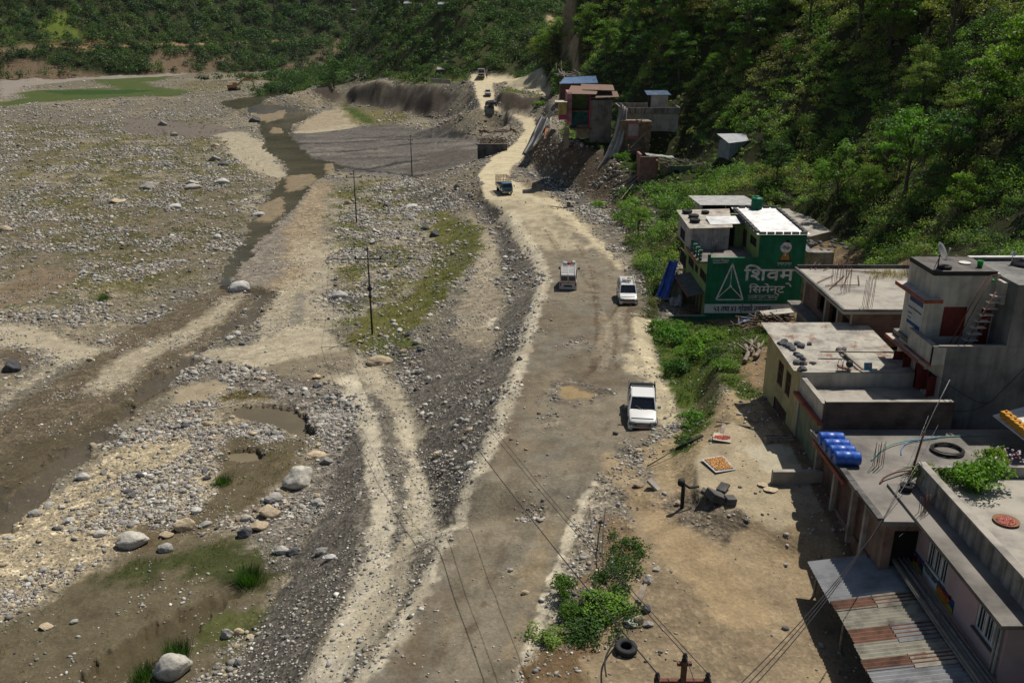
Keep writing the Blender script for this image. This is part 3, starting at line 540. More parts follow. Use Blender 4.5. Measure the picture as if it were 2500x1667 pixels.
def brick_mat(name, c1=(.2,.085,.055), c2=(.13,.06,.045), mortar=(.17,.155,.135), sc=1.0, dirt=.6):
    if name in _M: return _M[name]
    m, nt, b = nodes(name); tc = N(nt,'ShaderNodeTexCoord'); sx = N(nt,'ShaderNodeSeparateXYZ'); L(nt,tc.outputs['Object'],sx.inputs[0])
    a = N(nt,'ShaderNodeMath',operation='ADD'); L(nt,sx.outputs[0],a.inputs[0]); L(nt,sx.outputs[1],a.inputs[1])
    cb = N(nt,'ShaderNodeCombineXYZ'); L(nt,a.outputs[0],cb.inputs[0]); L(nt,sx.outputs[2],cb.inputs[1])
    k = N(nt,'ShaderNodeTexBrick'); k.inputs['Scale'].default_value=sc; k.inputs['Brick Width'].default_value=.26; k.inputs['Row Height'].default_value=.09; k.inputs['Mortar Size'].default_value=.012
    k.inputs['Color1'].default_value=(*c1,1); k.inputs['Color2'].default_value=(*c2,1); k.inputs['Mortar'].default_value=(*mortar,1); L(nt,cb.outputs[0],k.inputs[0])
    n = N(nt,'ShaderNodeTexNoise'); n.inputs['Scale'].default_value=.9; n.inputs['Detail'].default_value=8; L(nt,tc.outputs['Object'],n.inputs[0])
    r = ramp(nt,n.outputs[0],[(.35,(.3,.28,.26)),(.6,(1,1,1))]); o = mix(nt,k.outputs[0],r.outputs[0],dirt,'MULTIPLY'); L(nt,o,b.inputs['Base Color']); b.inputs['Roughness'].default_value=.9
    bp = N(nt,'ShaderNodeBump'); bp.inputs['Strength'].default_value=.4; bp.inputs['Distance'].default_value=.02; L(nt,k.outputs['Fac'],bp.inputs['Height']); bp.invert=True; L(nt,bp.outputs[0],b.inputs['Normal'])
    _M[name] = m; return m
def glass_mat(name, c=(.02,.03,.035), rough=.08):
    if name in _M: return _M[name]
    m, nt, b = nodes(name); b.inputs['Base Color'].default_value=(*c,1); b.inputs['Roughness'].default_value=rough; b.inputs['Specular IOR Level'].default_value=.8; _M[name]=m; return m
def paint_mat(name, c, coat=.6, rough=.35, dust=.3):
    if name in _M: return _M[name]
    m, nt, b = nodes(name); tc = N(nt,'ShaderNodeTexCoord'); sx = N(nt,'ShaderNodeSeparateXYZ'); L(nt,tc.outputs['Object'],sx.inputs[0])
    n = N(nt,'ShaderNodeTexNoise'); n.inputs['Scale'].default_value=4; n.inputs['Detail'].default_value=6; L(nt,tc.outputs['Object'],n.inputs[0])
    ad = N(nt,'ShaderNodeMath',operation='MULTIPLY_ADD'); L(nt,n.outputs[0],ad.inputs[0]); ad.inputs[1].default_value=.8; L(nt,sx.outputs[2],ad.inputs[2])
    r = ramp(nt, ad.outputs[0], [(.45,g3(dust*2 if dust<.5 else 1)),(1.0,g3(dust*.25))]); o = mix(nt,(*c,),(.33,.28,.2),r.outputs[0]); L(nt,o,b.inputs['Base Color'])
    b.inputs['Roughness'].default_value=rough; b.inputs['Coat Weight'].default_value=coat; b.inputs['Coat Roughness'].default_value=.15; _M[name]=m; return m
# ------------------------------------------------------------------ object helpers
def tag(o, label=None, cat=None, group=None, kind=None):
    if label: o['label'] = label
    if cat: o['category'] = cat
    if group: o['group'] = group
    if kind: o['kind'] = kind
    return o
def empty(name, loc=(0,0,0), rz=0, label=None, cat=None, group=None, rot=None):
    o = bpy.data.objects.new(name, None); C.objects.link(o); o.location = loc; o.rotation_euler = rot or (0,0,rz); o.empty_display_size=.3
    return tag(o, label, cat, group)
def link(name, me, mat=None, parent=None):
    o = bpy.data.objects.new(name, me); C.objects.link(o)
    if mat is not None and not me.materials:
        for q in (mat if isinstance(mat,(list,tuple)) else [mat]): me.materials.append(q)
    if parent is not None: o.parent = parent
    return o
def npmesh(name, V, F, attrs=None, smooth=False, k=None):
    """mesh straight from numpy arrays; F is (n,k) faces"""
    me = bpy.data.meshes.new(name); V = np.asarray(V, np.float32); F = np.asarray(F, np.int32); k = F.shape[1]
    me.vertices.add(len(V)); me.vertices.foreach_set('co', V.ravel())
    me.loops.add(F.size); me.loops.foreach_set('vertex_index', F.ravel())
    me.polygons.add(len(F)); me.polygons.foreach_set('loop_start', np.arange(0,F.size,k,dtype=np.int32)); me.polygons.foreach_set('loop_total', np.full(len(F),k,np.int32))
    for nm, (ty, arr) in (attrs or {}).items():
        a = me.attributes.new(nm, ty, 'POINT')
        if ty == 'FLOAT_COLOR': a.data.foreach_set('color', np.c_[arr, np.ones(len(arr))].astype(np.float32).ravel())
        else: a.data.foreach_set('value', np.asarray(arr,np.float32).ravel())
    if smooth: me.polygons.foreach_set('use_smooth', np.ones(len(F), bool))
    me.update(); me.validate(); return me
class MB:
    """collects boxes, bars and sheets, then links them as ONE mesh object"""
    def __init__(s): s.v = []; s.f = []; s.mi = []; s.sm = []
    def add(s, V, F, m=0, sm=False):
        n = len(s.v); s.v += [tuple(p) for p in V]; s.f += [tuple(i+n for i in f) for f in F]; s.mi += [m]*len(F); s.sm += [sm]*len(F); return s
    def box(s, x0,x1,y0,y1,z0,z1, m=0):
        V = [(x0,y0,z0),(x1,y0,z0),(x1,y1,z0),(x0,y1,z0),(x0,y0,z1),(x1,y0,z1),(x1,y1,z1),(x0,y1,z1)]
        return s.add(V, [(0,3,2,1),(4,5,6,7),(0,1,5,4),(1,2,6,5),(2,3,7,6),(3,0,4,7)], m)
    def cb(s, c, d, R=None, m=0):
        hx,hy,hz = d[0]/2,d[1]/2,d[2]/2; V = [Vector(p) for p in [(-hx,-hy,-hz),(hx,-hy,-hz),(hx,hy,-hz),(-hx,hy,-hz),(-hx,-hy,hz),(hx,-hy,hz),(hx,hy,hz),(-hx,hy,hz)]]
        if R is not None: V = [R@p for p in V]
        V = [p+Vector(c) for p in V]; return s.add(V, [(0,3,2,1),(4,5,6,7),(0,1,5,4),(1,2,6,5),(2,3,7,6),(3,0,4,7)], m)
    def bar(s, a, b, w=.05, h=None, m=0):
        a = Vector(a); b = Vector(b); d = b-a; L_ = d.length
        if L_ < 1e-6: return s
        q = d.to_track_quat('X','Z').to_matrix(); return s.cb((a+b)/2, (L_, w, h or w), q, m)
    def tube(s, pts, r, n=8, m=0, cap=True):
        pts = [Vector(p) for p in pts]; rs = r if isinstance(r,(list,tuple)) else [r]*len(pts); base = len(s.v); up = None
        for i,p in enumerate(pts):
            t = (pts[min(i+1,len(pts)-1)]-pts[max(i-1,0)]).normalized()
            if up is None: up = t.orthogonal().normalized()
            else: up = (up-t*up.dot(t)).normalized()
            w = t.cross(up)
            for k in range(n):
                a = 2*math.pi*k/n; s.v.append(tuple(p+(up*math.cos(a)+w*math.sin(a))*rs[i]))
        for i in range(len(pts)-1):
            for k in range(n):
                s.f.append((base+i*n+k, base+i*n+(k+1)%n, base+(i+1)*n+(k+1)%n, base+(i+1)*n+k)); s.mi.append(m); s.sm.append(True)
        if cap:
            s.f.append(tuple(base+k for k in range(n))[::-1]); s.f.append(tuple(base+(len(pts)-1)*n+k for k in range(n))); s.mi += [m,m]; s.sm += [False,False]
        return s
    def lathe(s, prof, c=(0,0,0), n=20, m=0, sm=True, R=None):
        base = len(s.v); c = Vector(c)
        for r_,z in prof:
            for k in range(n):
                a = 2*math.pi*k/n; p = Vector((r_*math.cos(a), r_*math.sin(a), z)); p = (R@p if R is not None else p)+c; s.v.append(tuple(p))
        for i in range(len(prof)-1):
            for k in range(n):
                s.f.append((base+i*n+k, base+i*n+(k+1)%n, base+(i+1)*n+(k+1)%n, base+(i+1)*n+k)); s.mi.append(m); s.sm.append(sm)
        if prof[0][0] > 1e-4: s.f.append(tuple(base+k for k in range(n))[::-1]); s.mi.append(m); s.sm.append(False)
        if prof[-1][0] > 1e-4: s.f.append(tuple(base+(len(prof)-1)*n+k for k in range(n))); s.mi.append(m); s.sm.append(False)
        return s
    def prism(s, P, z0, z1, m=0):
        """P: outline (x,y); flat ends"""
        n = len(P); b = len(s.v); s.v += [(x,y,z0) for x,y in P]+[(x,y,z1) for x,y in P]
        ar = sum(P[i][0]*P[(i+1)%n][1]-P[(i+1)%n][0]*P[i][1] for i in range(n))
        f = [tuple(b+i for i in range(n))[::-1], tuple(b+n+i for i in range(n))]+[(b+i,b+(i+1)%n,b+n+(i+1)%n,b+n+i) for i in range(n)]
        if ar < 0: f = [q[::-1] for q in f]
        s.f += f; s.mi += [m]*len(f); s.sm += [False]*len(f); return s
    def sheet(s, a, b, c, d, th=.03, m=0, corr=0, amp=.02, ridge=0):
        """roofing sheet a-b-c-d; corr ridges run from edge ab to edge dc"""
        a,b,c,d = map(Vector,(a,b,c,d)); nrm = (b-a).cross(d-a).normalized()
        if nrm.z < 0: nrm = -nrm
        n = max(1, int((b-a).length/.19)*4 if corr else 1); V = []; F = []
        for k in range(n+1):
            t = k/n; o = nrm*(amp*math.sin(k*math.pi/2) if corr else 0)
            for q in (a.lerp(b,t)+o, d.lerp(c,t)+o): V += [q+nrm*th/2, q-nrm*th/2]
        for k in range(n):
            i = 4*k; j = 4*k+4; F += [(i,j,j+2,i+2),(i+1,i+3,j+3,j+1),(i,i+1,j+1,j),(i+2,j+2,j+3,i+3)]
        F += [(0,2,3,1),(4*n,4*n+1,4*n+3,4*n+2)]; return s.add(V, F, m)
    def build(s, name, mat, parent=None, bevel=0, loc=None, rot=None):
        me = bpy.data.meshes.new(name); me.from_pydata(s.v, [], s.f)
        for q in (mat if isinstance(mat,(list,tuple)) else [mat]): me.materials.append(q)
        me.polygons.foreach_set('material_index', s.mi); me.polygons.foreach_set('use_smooth', s.sm); me.update()
        o = link(name, me, None, parent)
        if loc: o.location = loc
        if rot: o.rotation_euler = rot
        if bevel:
            bv = o.modifiers.new('edge','BEVEL'); bv.width = bevel; bv.segments = 2; bv.limit_method='ANGLE'; bv.angle_limit = .7
        return o
def copy_tree(o, parent=None):
    c = o.copy(); C.objects.link(c); c.parent = parent
    for ch in list(o.children): copy_tree(ch, c)
    return c
# ------------------------------------------------------------------ ground sheets, water
GROUND = ground_mat()
idx = np.arange(NR*NT).reshape(NR,NT)
Vall = np.stack([GX,GY,GZ],-1).reshape(-1,3); Call = COL.reshape(-1,3); Sall = SPK.ravel()
Fall = np.stack([idx[:-1,:-1],idx[:-1,1:],idx[1:,1:],idx[1:,:-1]],-1).reshape(-1,4); Fk = KIND[:-1,:-1].ravel()
def sub(sel, V=None):
    F = Fall[sel]; u, inv = np.unique(F, return_inverse=True); return u, inv.reshape(-1,4)
for k, nm in ((0,'riverbed'),(1,'dirt_road'),(2,'yard_ground'),(3,'hillside'),(4,'far_hills')):
    u, F = sub(Fk==k); me = npmesh(nm, Vall[u], F, {'Col':('FLOAT_COLOR',Call[u]),'Spk':('FLOAT',Sall[u])}, smooth=True)
    tag(link(nm, me, GROUND), kind='structure')
WM = {'river_water':water_mat('river_water',(.085,.078,.055),.1,2.5,.7),'river_channel':water_mat('river_channel',(.12,.10,.07),.15,4,.45),'pond_water':water_mat('pond_water',(.17,.14,.09),.3,2,.9),'pool_water':water_mat('pool_water',(.15,.12,.065),.4,2,.35)}
for nm, Mw, s in WATERS:
    m = (Mw > .25); q = m[:-1,:-1]|m[1:,:-1]|m[:-1,1:]|m[1:,1:]
    F = Fall[q.ravel()]; u, inv = np.unique(F, return_inverse=True); V = Vall[u].copy(); V[:,2] = s.ravel()[u]
    tag(link(nm, npmesh(nm, V, inv.reshape(-1,4), smooth=True), WM[nm]), kind='structure')
# the valley air
hz = MB(); hz.box(-950,950,-60,1400,-45,330); ho = hz.build('haze', None or bpy.data.materials.new('haze')); ho['kind']='stuff'; ho['label']='thin pale haze in the valley air'; hm = ho.data.materials[0]; hm.use_nodes = True; hn = hm.node_tree; hn.nodes.remove(hn.nodes['Principled BSDF'])
pv = hn.nodes.new('ShaderNodeVolumePrincipled'); pv.inputs['Color'].default_value = (.80,.88,1,1); pv.inputs['Density'].default_value = .00002; pv.inputs['Anisotropy'].default_value = .2; hn.links.new(pv.outputs[0], hn.nodes['Material Output'].inputs['Volume'])
# ground far beyond the surveyed part, so that the land does not end
gm = M('plain_soil',(.12,.13,.07),stain=.3,sc=.05)
mb = MB(); mb.box(-3000,3000,-3000,3000,-44,-30); tag(mb.build('ground', gm), kind='structure')
# ------------------------------------------------------------------ camera, sky, sun
cam = bpy.data.cameras.new('camera'); cam.sensor_width = 36; cam.lens = 36*FPX/2500; cam.clip_end = 6000; cam.clip_start=.3
co = bpy.data.objects.new('camera', cam); C.objects.link(co); co.location = (0,0,HC); co.rotation_euler = (math.radians(90)-TH,0,0)
bpy.context.scene.camera = co
w = bpy.data.worlds.new('World'); bpy.context.scene.world = w; w.use_nodes = True
SUN = Vector((.65,.76,0)).normalized()*math.cos(math.radians(59)); SUN.z = math.sin(math.radians(59))
sk = w.node_tree.nodes.new('ShaderNodeTexSky'); sk.sky_type='NISHITA'; sk.sun_disc=False; sk.sun_elevation = math.asin(SUN.z); sk.sun_rotation = math.atan2(SUN.x,SUN.y); sk.dust_density=1.5
bg = w.node_tree.nodes['Background']; w.node_tree.links.new(sk.outputs[0], bg.inputs[0]); bg.inputs[1].default_value = .056
sl = bpy.data.lights.new('sun','SUN'); sl.energy = 4.7; sl.angle = math.radians(.5); sl.color = (1,.95,.86)
so = bpy.data.objects.new('sun', sl); C.objects.link(so); so.rotation_euler = (-SUN).to_track_quat('-Z','Y').to_euler()
vs = bpy.context.scene.view_settings; vs.view_transform='Standard'; vs.look='None'; vs.exposure = 0; vs.gamma=1
bpy.context.scene.cycles.use_denoising = True
bpy.context.scene.cycles.max_bounces = 6; bpy.context.scene.cycles.transparent_max_bounces = 12
# ------------------------------------------------------------------ stones
def ico(sub_):
    bm = bmesh.new(); bmesh.ops.create_icosphere(bm, subdivisions=sub_, radius=1); bm.verts.ensure_lookup_table()
    V = np.array([v.co[:] for v in bm.verts]); F = np.array([[v.index for v in f.verts] for f in bm.faces]); bm.free(); return V, F
I1 = ico(1); I2 = ico(2); I4 = ico(4)
area = np.zeros(GX.shape); dr = np.gradient(rr); area[:] = (rr*dr)[:,None]*(tt[1]-tt[0])
PX, PY, PD = proj(GX, GY, GZ)
inview = (PX>-60)&(PX<2560)&(PY>-60)&(PY<1720)
def sample(dens, n=None, rng=RNG):
    """points on the ground; dens = number per square metre"""
    w = (dens*area)[:-1,:-1]; tot = w.sum(); n = int(tot) if n is None else n
    if n <= 0: return np.zeros((0,3)), np.zeros(0,int), np.zeros(0,int)
    c = np.cumsum(w.ravel()); k = np.searchsorted(c, rng.random(n)*c[-1]); k = np.minimum(k, w.size-1); i, j = np.divmod(k, NT-1)
    a = rng.random(n); b = rng.random(n)
    P = lambda A: (A[i,j]*(1-b)+A[i,j+1]*b)*(1-a)+(A[i+1,j]*(1-b)+A[i+1,j+1]*b)*a
    return np.stack([P(GX),P(GY),P(GZ)],-1), i, j
def rotz(n, rng=RNG):
    a = rng.random(n)*2*np.pi; c, s = np.cos(a), np.sin(a); R = np.zeros((n,3,3)); R[:,0,0]=c; R[:,0,1]=-s; R[:,1,0]=s; R[:,1,1]=c; R[:,2,2]=1; return R
TINTS = np.array([(.46,.43,.375),(.60,.565,.50),(.33,.31,.28),(.22,.21,.195),(.46,.38,.27),(.12,.12,.12),(.38,.34,.28),(.70,.67,.60),(.28,.20,.145)])
def stones(P, r, base=I1, flat=.62, tint_p=(.2,.14,.19,.12,.11,.06,.1,.06,.02), sink=.25):
    n = len(P); V, F = base; nv = len(V)
    S = np.stack([1+.35*(RNG.random(n)-.5)*2, .8+.3*(RNG.random(n)-.5)*2, flat*(.7+.6*RNG.random(n))], -1)*r[:,None]
    W = V[None]*(1+.32*(RNG.random((n,nv,1))-.5)*2)*S[:,None]
    W = np.einsum('nij,nvj->nvi', rotz(n), W)+P[:,None]; W[:,:,2] += (S[:,2]*(1-sink*2))[:,None]*.5
    T = TINTS[RNG.choice(len(TINTS), n, p=tint_p)]*(.54+.5*RNG.random((n,1)))
    return W.reshape(-1,3), (F[None]+(np.arange(n)*nv)[:,None,None]).reshape(-1,3), np.repeat(T, nv, 0)
STONE = rock_mat()
ok = inview&(KIND!=4)&(WATS:=np.ones(GX.shape,bool))
r0 = np.maximum(.045, PD*.00085)
clump = np.clip(.22+2.0*sst(.44,.66,fbm(GX,GY,4.5,5,55)),0,2.2)
dens = .046*np.where(KIND==2,ROCK*.5,ROCK)*clump/r0**2*ok
P, i, j = sample(dens)
r = r0[i,j]*(1-RNG.random(len(P)))**(-1/2.5)
cap = np.where(RNG.random(len(P))<.08, .95, .45)
cap = np.where(ROCK[i,j]<.45,.16,cap); cap=np.minimum(cap,PD[i,j]*.0055); keep = r < cap; P = P[keep]; r = r[keep]
print('stones', len(P))
bigw = (r/PD[i[keep],j[keep]])*(KIND[i[keep],j[keep]]==0)*(ROCK[i[keep],j[keep]]>.45)*(PD[i[keep],j[keep]]>42); big = np.argsort(-bigw)[:170]; m = np.ones(len(P),bool); m[big] = False
V, F, T = stones(P[m], r[m]); me = npmesh('river_stones', V, F, {'Tint':('FLOAT_COLOR',T)})
tag(link('river_stones', me, STONE), 'loose grey and cream stones strewn over the dry river bed and banks', 'stones', kind='stuff')
from mathutils import noise as mnoise
def rockmesh(seed, angular=.3, mat=None):
    V, F = I4; V = V.copy(); rg = random.Random(seed); cut = [(Vector((rg.uniform(-1,1),rg.uniform(-1,1),rg.uniform(-.6,1))).normalized(), rg.uniform(.55,.85)) for _ in range(9)]
    out = []
    for v in V:
        p = Vector(v)
        for nrm, d in cut:
            k = p.dot(nrm)-d
            if k > 0: p = p-nrm*k*min(1,angular*3)
        p = p*(1+.16*mnoise.fractal(p*1.3+Vector((seed*3.1,0,0)), 1, 2, 4)); out.append(p[:])
    me = npmesh('boulder', np.array(out), F, smooth=True); me.materials.append(mat); return me
BM = {'grey':boulder_mat('grey_boulder',(.33,.315,.285)),'pale':boulder_mat('pale_boulder',(.42,.395,.34)),'white':boulder_mat('white_boulder',(.50,.48,.44)),'dark':boulder_mat('dark_boulder',(.11,.11,.115)),'tan':boulder_mat('tan_boulder',(.46,.37,.25))}
RM = {k:[rockmesh(s+hash(k)%1 + q*7+i2*31, a, BM[k]) for q,(s,a) in enumerate(((1,.12),(2,.3),(3,.22)))] for i2,k in enumerate(BM)}
BOULDERS = []
def boulder(px, py, wpx, hr, kind, label, shape=0, rz=0, group=None, dr=.8):
    g = ground(px, py); d = proj(*g)[2]; r_ = wpx/2*d/FPX; o = bpy.data.objects.new('boulder', RM[kind][shape]); C.objects.link(o)
    o.scale = (r_*1.08, r_*dr, r_*hr); o.location = (g.x, g.y+r_*.2, float(hgt(g.x,g.y))+r_*hr*.45); o.rotation_euler = (0,0,rz); tag(o, label, 'boulder', group); BOULDERS.append(o); return o
for a in (
 (583,712,52,.75,'white','big white rounded boulder standing in the stream by its gravel bar',0,.2),
 (28,902,46,.75,'dark','dark slate boulder in the muddy hollow at the left edge of the river bed',1,.4),
 (320,1338,74,.6,'pale','smooth pale oval boulder beside the brown weedy pool',0,.1),
 (450,1295,52,.8,'tan','tan wedge-shaped boulder above the weedy pool',2,.5),
 (402,1348,38,.7,'grey','round grey boulder just right of the smooth pale oval boulder',0,0),
 (405,1315,32,.6,'tan','tan boulder between the tan wedge and the round grey boulder',1,.4),
 (500,1288,30,.6,'white','whitish boulder right of the tan wedge-shaped boulder',1,.9),
 (478,1255,30,.6,'white','pointed whitish boulder above and right of the tan wedge boulder',2,.2),
 (201,1172,34,.65,'white','squared white block on the sandy bank of the stream',1,.2),
 (420,1652,86,.85,'pale','huge pale boulder at the bottom edge between the pool and the gravel slope',0,.3),
 (243,1307,30,.7,'white','round whitish boulder left of the smooth pale oval boulder',0,.2),
 (82,1258,32,.6,'grey','grey boulder on the pale sand at the lower left',0,.2),
 (165,1275,30,.6,'grey','grey-brown angular boulder on the pale sand below the squared white block',1,.5),
 (322,1213,20,.6,'dark','small dark boulder alone on the sand above the weedy pool',1,.2),
 (110,1530,32,.5,'tan','flat tan stone in the brown mud by the lower left pool',1,.2),
 (180,1518,20,.6,'white','small white stone alone in the mud beside the lower left pool',0,.2),
 (553,1552,30,1.2,'grey','upright grey boulder among weeds by the lower gravel slope',2,.2),
 (582,1545,26,.8,'tan','yellowish boulder right of the upright grey boulder',0,.2),
 (530,1630,24,.7,'pale','pale block on the gravel below the upright grey boulder',1,.2),
 (925,888,64,.4,'tan','long flat tan boulder at the foot of the power pole',0,.35),
 (728,1185,80,.7,'pale','large mottled boulder in the stone bank by the pond',1,.4),
 (665,1225,44,.6,'grey','grey flat boulder left of the large mottled boulder',0,.6),
 (655,1262,50,.8,'tan','tan blocky boulder at the top of the stone pile by the green reeds',1,.2),
 (598,1312,36,1.0,'dark','dark upright boulder at the lower end of the stone pile',2,.4),
 (632,1296,42,.7,'tan','broad tan boulder on the stone pile beside the dark upright one',1,.8),
 (600,1272,26,.7,'pale','pale boulder on the upper left shoulder of the stone pile',0,.3),
 (772,1228,30,.7,'grey','round grey boulder right of the large mottled boulder',0,.2),
 (684,1352,38,.7,'white','whitish boulder at the foot of the gravel slope by the reeds',1,.2),
 (716,1352,32,.8,'dark','blue-grey boulder at the foot of the gravel slope beside a whitish one',2,.6),
 (750,1272,28,.7,'pale','pale angular boulder low on the gravel slope under the pond bank',1,.3),
 (805,1362,34,.5,'white','cream boulder lying alone on the dark gravel slope',1,.2),
 (785,1345,36,.5,'grey','striped grey slab on the dark gravel slope next to a cream boulder',2,.5),
 (795,1130,34,.8,'grey','grey boulder at the upper end of the pond bank',1,.2),
 (770,1118,50,.4,'tan','flat brown slab above the large mottled boulder',0,.4),
 (1147,1138,22,.8,'white','small white stone on the slope beside the cream road berm',0,.2),
 (396,307,22,.9,'grey','grey angular boulder alone on the smooth far gravel flat',1,.3),
 (425,331,18,.7,'pale','small pale boulder below and right of the one on the smooth flat',0,.3),
 (470,462,40,.4,'pale','long pale boulder in front of a second one in the stony field',0,.2),
 (466,452,34,.5,'grey','grey-brown boulder behind the long pale one in the stony field',1,.2),
 (541,449,34,.5,'white','white flat boulder right of the pair of long boulders',1,.1),
 (523,392,28,.7,'grey','big grey boulder above the white flat boulder near the stream',1,.3),
 (545,406,24,.6,'dark','blue-grey boulder just below the big grey boulder near the stream',0,.3),
 (525,358,20,.6,'tan','rounded brown boulder on the far stony field near the sand run',0,.3),
 (426,511,32,.5,'white','white oval boulder in the stony field near the stream',0,.1),
 (283,497,32,.5,'tan','pale tan boulder in the middle of the stony field',1,.4),
 (362,460,46,.45,'pale','wide pale broken boulder left of the pair of long boulders',1,.2),
 (10,568,36,.5,'tan','tan boulder at the left edge of the stony field',0,.2),
 (630,527,32,.45,'white','white flat boulder at the edge of the brown stream pool',0,.1),
 (622,298,30,.6,'dark','dark boulder on the bank where the stream bends',1,.2),
 (1003,510,34,.5,'white','long white boulder in the weedy stones between stream and road',0,.3),
 (944,504,22,.6,'dark','dark boulder left of the long white boulder',1,.3),
 (1060,578,26,.8,'dark','dark angular boulder at the foot of the green bank',1,.3),
 (1038,560,20,.7,'dark','small dark boulder up and left of the dark angular boulder',0,.3),
 (825,728,44,.55,'white','white flat boulder by the track through the river bed',1,.2),
 (850,500,20,.7,'tan','tan boulder near the middle power pole',0,.3),
 (1018,840,22,.9,'pale','upright pale boulder in the rubble under the green bank',2,.3),
 (985,862,20,.8,'tan','tan boulder at the corner of the small green pool below the power pole',2,.3),
 (1582,1420,28,.9,'pale','pale flat-topped boulder at the upper end of the planks on the yard',1,.3),
 (1603,1392,20,.6,'pale','small white slab above the flat-topped boulder on the yard',2,.3),
 (1560,1520,26,1.2,'tan','standing brown boulder at the edge of the leafy creeper',2,.2),
 (1577,1492,26,1.0,'dark','dark brown boulder above the standing brown boulder',1,.2),
 (1583,1527,26,.6,'grey','flat dark grey stone right of the standing brown boulder',1,.1),
 (1540,1525,36,.6,'grey','fallen grey-brown boulder left of the standing brown boulder',1,-.7),
 (1558,1188,26,.7,'tan','cream boulder beside the broken slab and pipe stand',1,.2),
 (1657,1228,20,.9,'tan','yellowish block at the foot of the pipe stand',1,.2),
 (1865,1186,30,.35,'tan','thin stepping slab, the upper one of two beside the concrete kerb',1,.2),
 (1882,1198,34,.3,'tan','thin stepping slab, the lower one of two beside the concrete kerb',1,.4),
 (1282,1449,20,.6,'tan','tan stone lying alone on the muddy road near the bottom',0,.2),
 ): boulder(*a)
kp = P[big]; kr = r[big]; kk = RNG.choice(5, len(big), p=[.36,.26,.1,.12,.16])
for q in range(len(big)):
    o = bpy.data.objects.new('boulder', RM[list(BM)[kk[q]]][q%3]); C.objects.link(o); s = kr[q]
    o.scale = (s*1.1, s*.85, s*(.5+.3*RNG.random())); o.location = (kp[q][0],kp[q][1],kp[q][2]+s*.2); o.rotation_euler=(RNG.random()*.4,RNG.random()*.4,RNG.random()*6.3)
    tag(o, 'loose boulder lying among the river stones or on the gravel slopes', 'boulder', 'boulders strewn among the river stones')
# ------------------------------------------------------------------ leaves
def leaves(Cn, rad, n_per, size, tint, up=.35, squash=.75, rng=RNG, shell=.55, asp=.55):
    """leaf quads in clumps: centres Cn (m,3), radii rad (m,), leaves per clump, leaf length (m,), tint (m,3)"""
    m = len(Cn); k = np.repeat(np.arange(m), n_per); n = len(k)
    d = rng.normal(size=(n,3)); d /= np.linalg.norm(d,axis=1,keepdims=True)+1e-9; d[:,2] = np.abs(d[:,2])*.85+d[:,2]*.15
    rad_ = rad[k]*(shell+(1-shell)*rng.random(n))*(1+.35*(vnoise(d[:,0]*2.5+Cn[k,0]*3,d[:,1]*2.5+d[:,2]*2+Cn[k,1],5)-.5)*2)
    P = Cn[k]+d*rad_[:,None]*np.array([1,1,squash])
    nr = d+rng.normal(size=(n,3))*.55+np.array([0,0,up]); nr /= np.linalg.norm(nr,axis=1,keepdims=True)
    t = np.cross(nr, rng.normal(size=(n,3))); t /= np.linalg.norm(t,axis=1,keepdims=True)+1e-9; b = np.cross(nr,t)
    s = (size[k]*(.6+.8*rng.random(n)))[:,None]
    V = np.stack([P-t*s*.5, P+b*s*asp*.5, P+t*s*.5, P-b*s*asp*.5],1).reshape(-1,3)
    T = tint[k]*(.72+.56*rng.random((n,1)))
    return V, np.arange(4*n).reshape(-1,4), np.repeat(T,4,0)
def cat(parts):
    Vs, Fs, Ts, o = [], [], [], 0
    for V, F, T in parts: Vs.append(V); Fs.append(F+o); Ts.append(T); o += len(V)
    return np.concatenate(Vs), np.concatenate(Fs), np.concatenate(Ts)
LEAF = leaf_mat('leaves',trans=.45); LEAFS = leaf_mat('wood_leaves', vary=False,trans=.42)
BARK = M('bark',(.10,.08,.06),stain=.3,sc=3)
GREEN = np.array([(.060,.112,.022),(.088,.150,.026),(.040,.078,.024),(.110,.160,.034),(.130,.150,.050),(.070,.128,.02),(.115,.110,.042)])
GREEN = GREEN*np.array([1.75,1.85,1.5])
KEEP = [(1340,190,1500,350,215),(1440,220,1680,350,200),(1500,290,1600,400,185),(1470,350,1720,440,172),(1738,318,1862,392,158),(1350,175,1470,235,245),(1705,470,1870,540,118),(1360,250,1460,470,215),(1650,540,1760,800,104),(1800,500,2080,620,118),(1100,160,1345,260,330)]
def clear(P, top, rad):
    a = proj(P[:,0],P[:,1],P[:,2]+top); b = proj(P[:,0],P[:,1],P[:,2]); m = np.ones(len(P),bool); rp = rad/b[2]*FPX
    for x0,y0,x1,y1,dd in KEEP: m &= ~((b[0]+rp>x0)&(b[0]-rp<x1)&(b[1]>y0+8)&(a[1]-rp<y1-4)&(b[2]<dd))
    if top.max()>2:
        for x,y,r in ((38,144,7),(42,149,8),(30,113,6),(28,178,5)): m &= np.hypot(P[:,0]-x,P[:,1]-y)>r
    return m
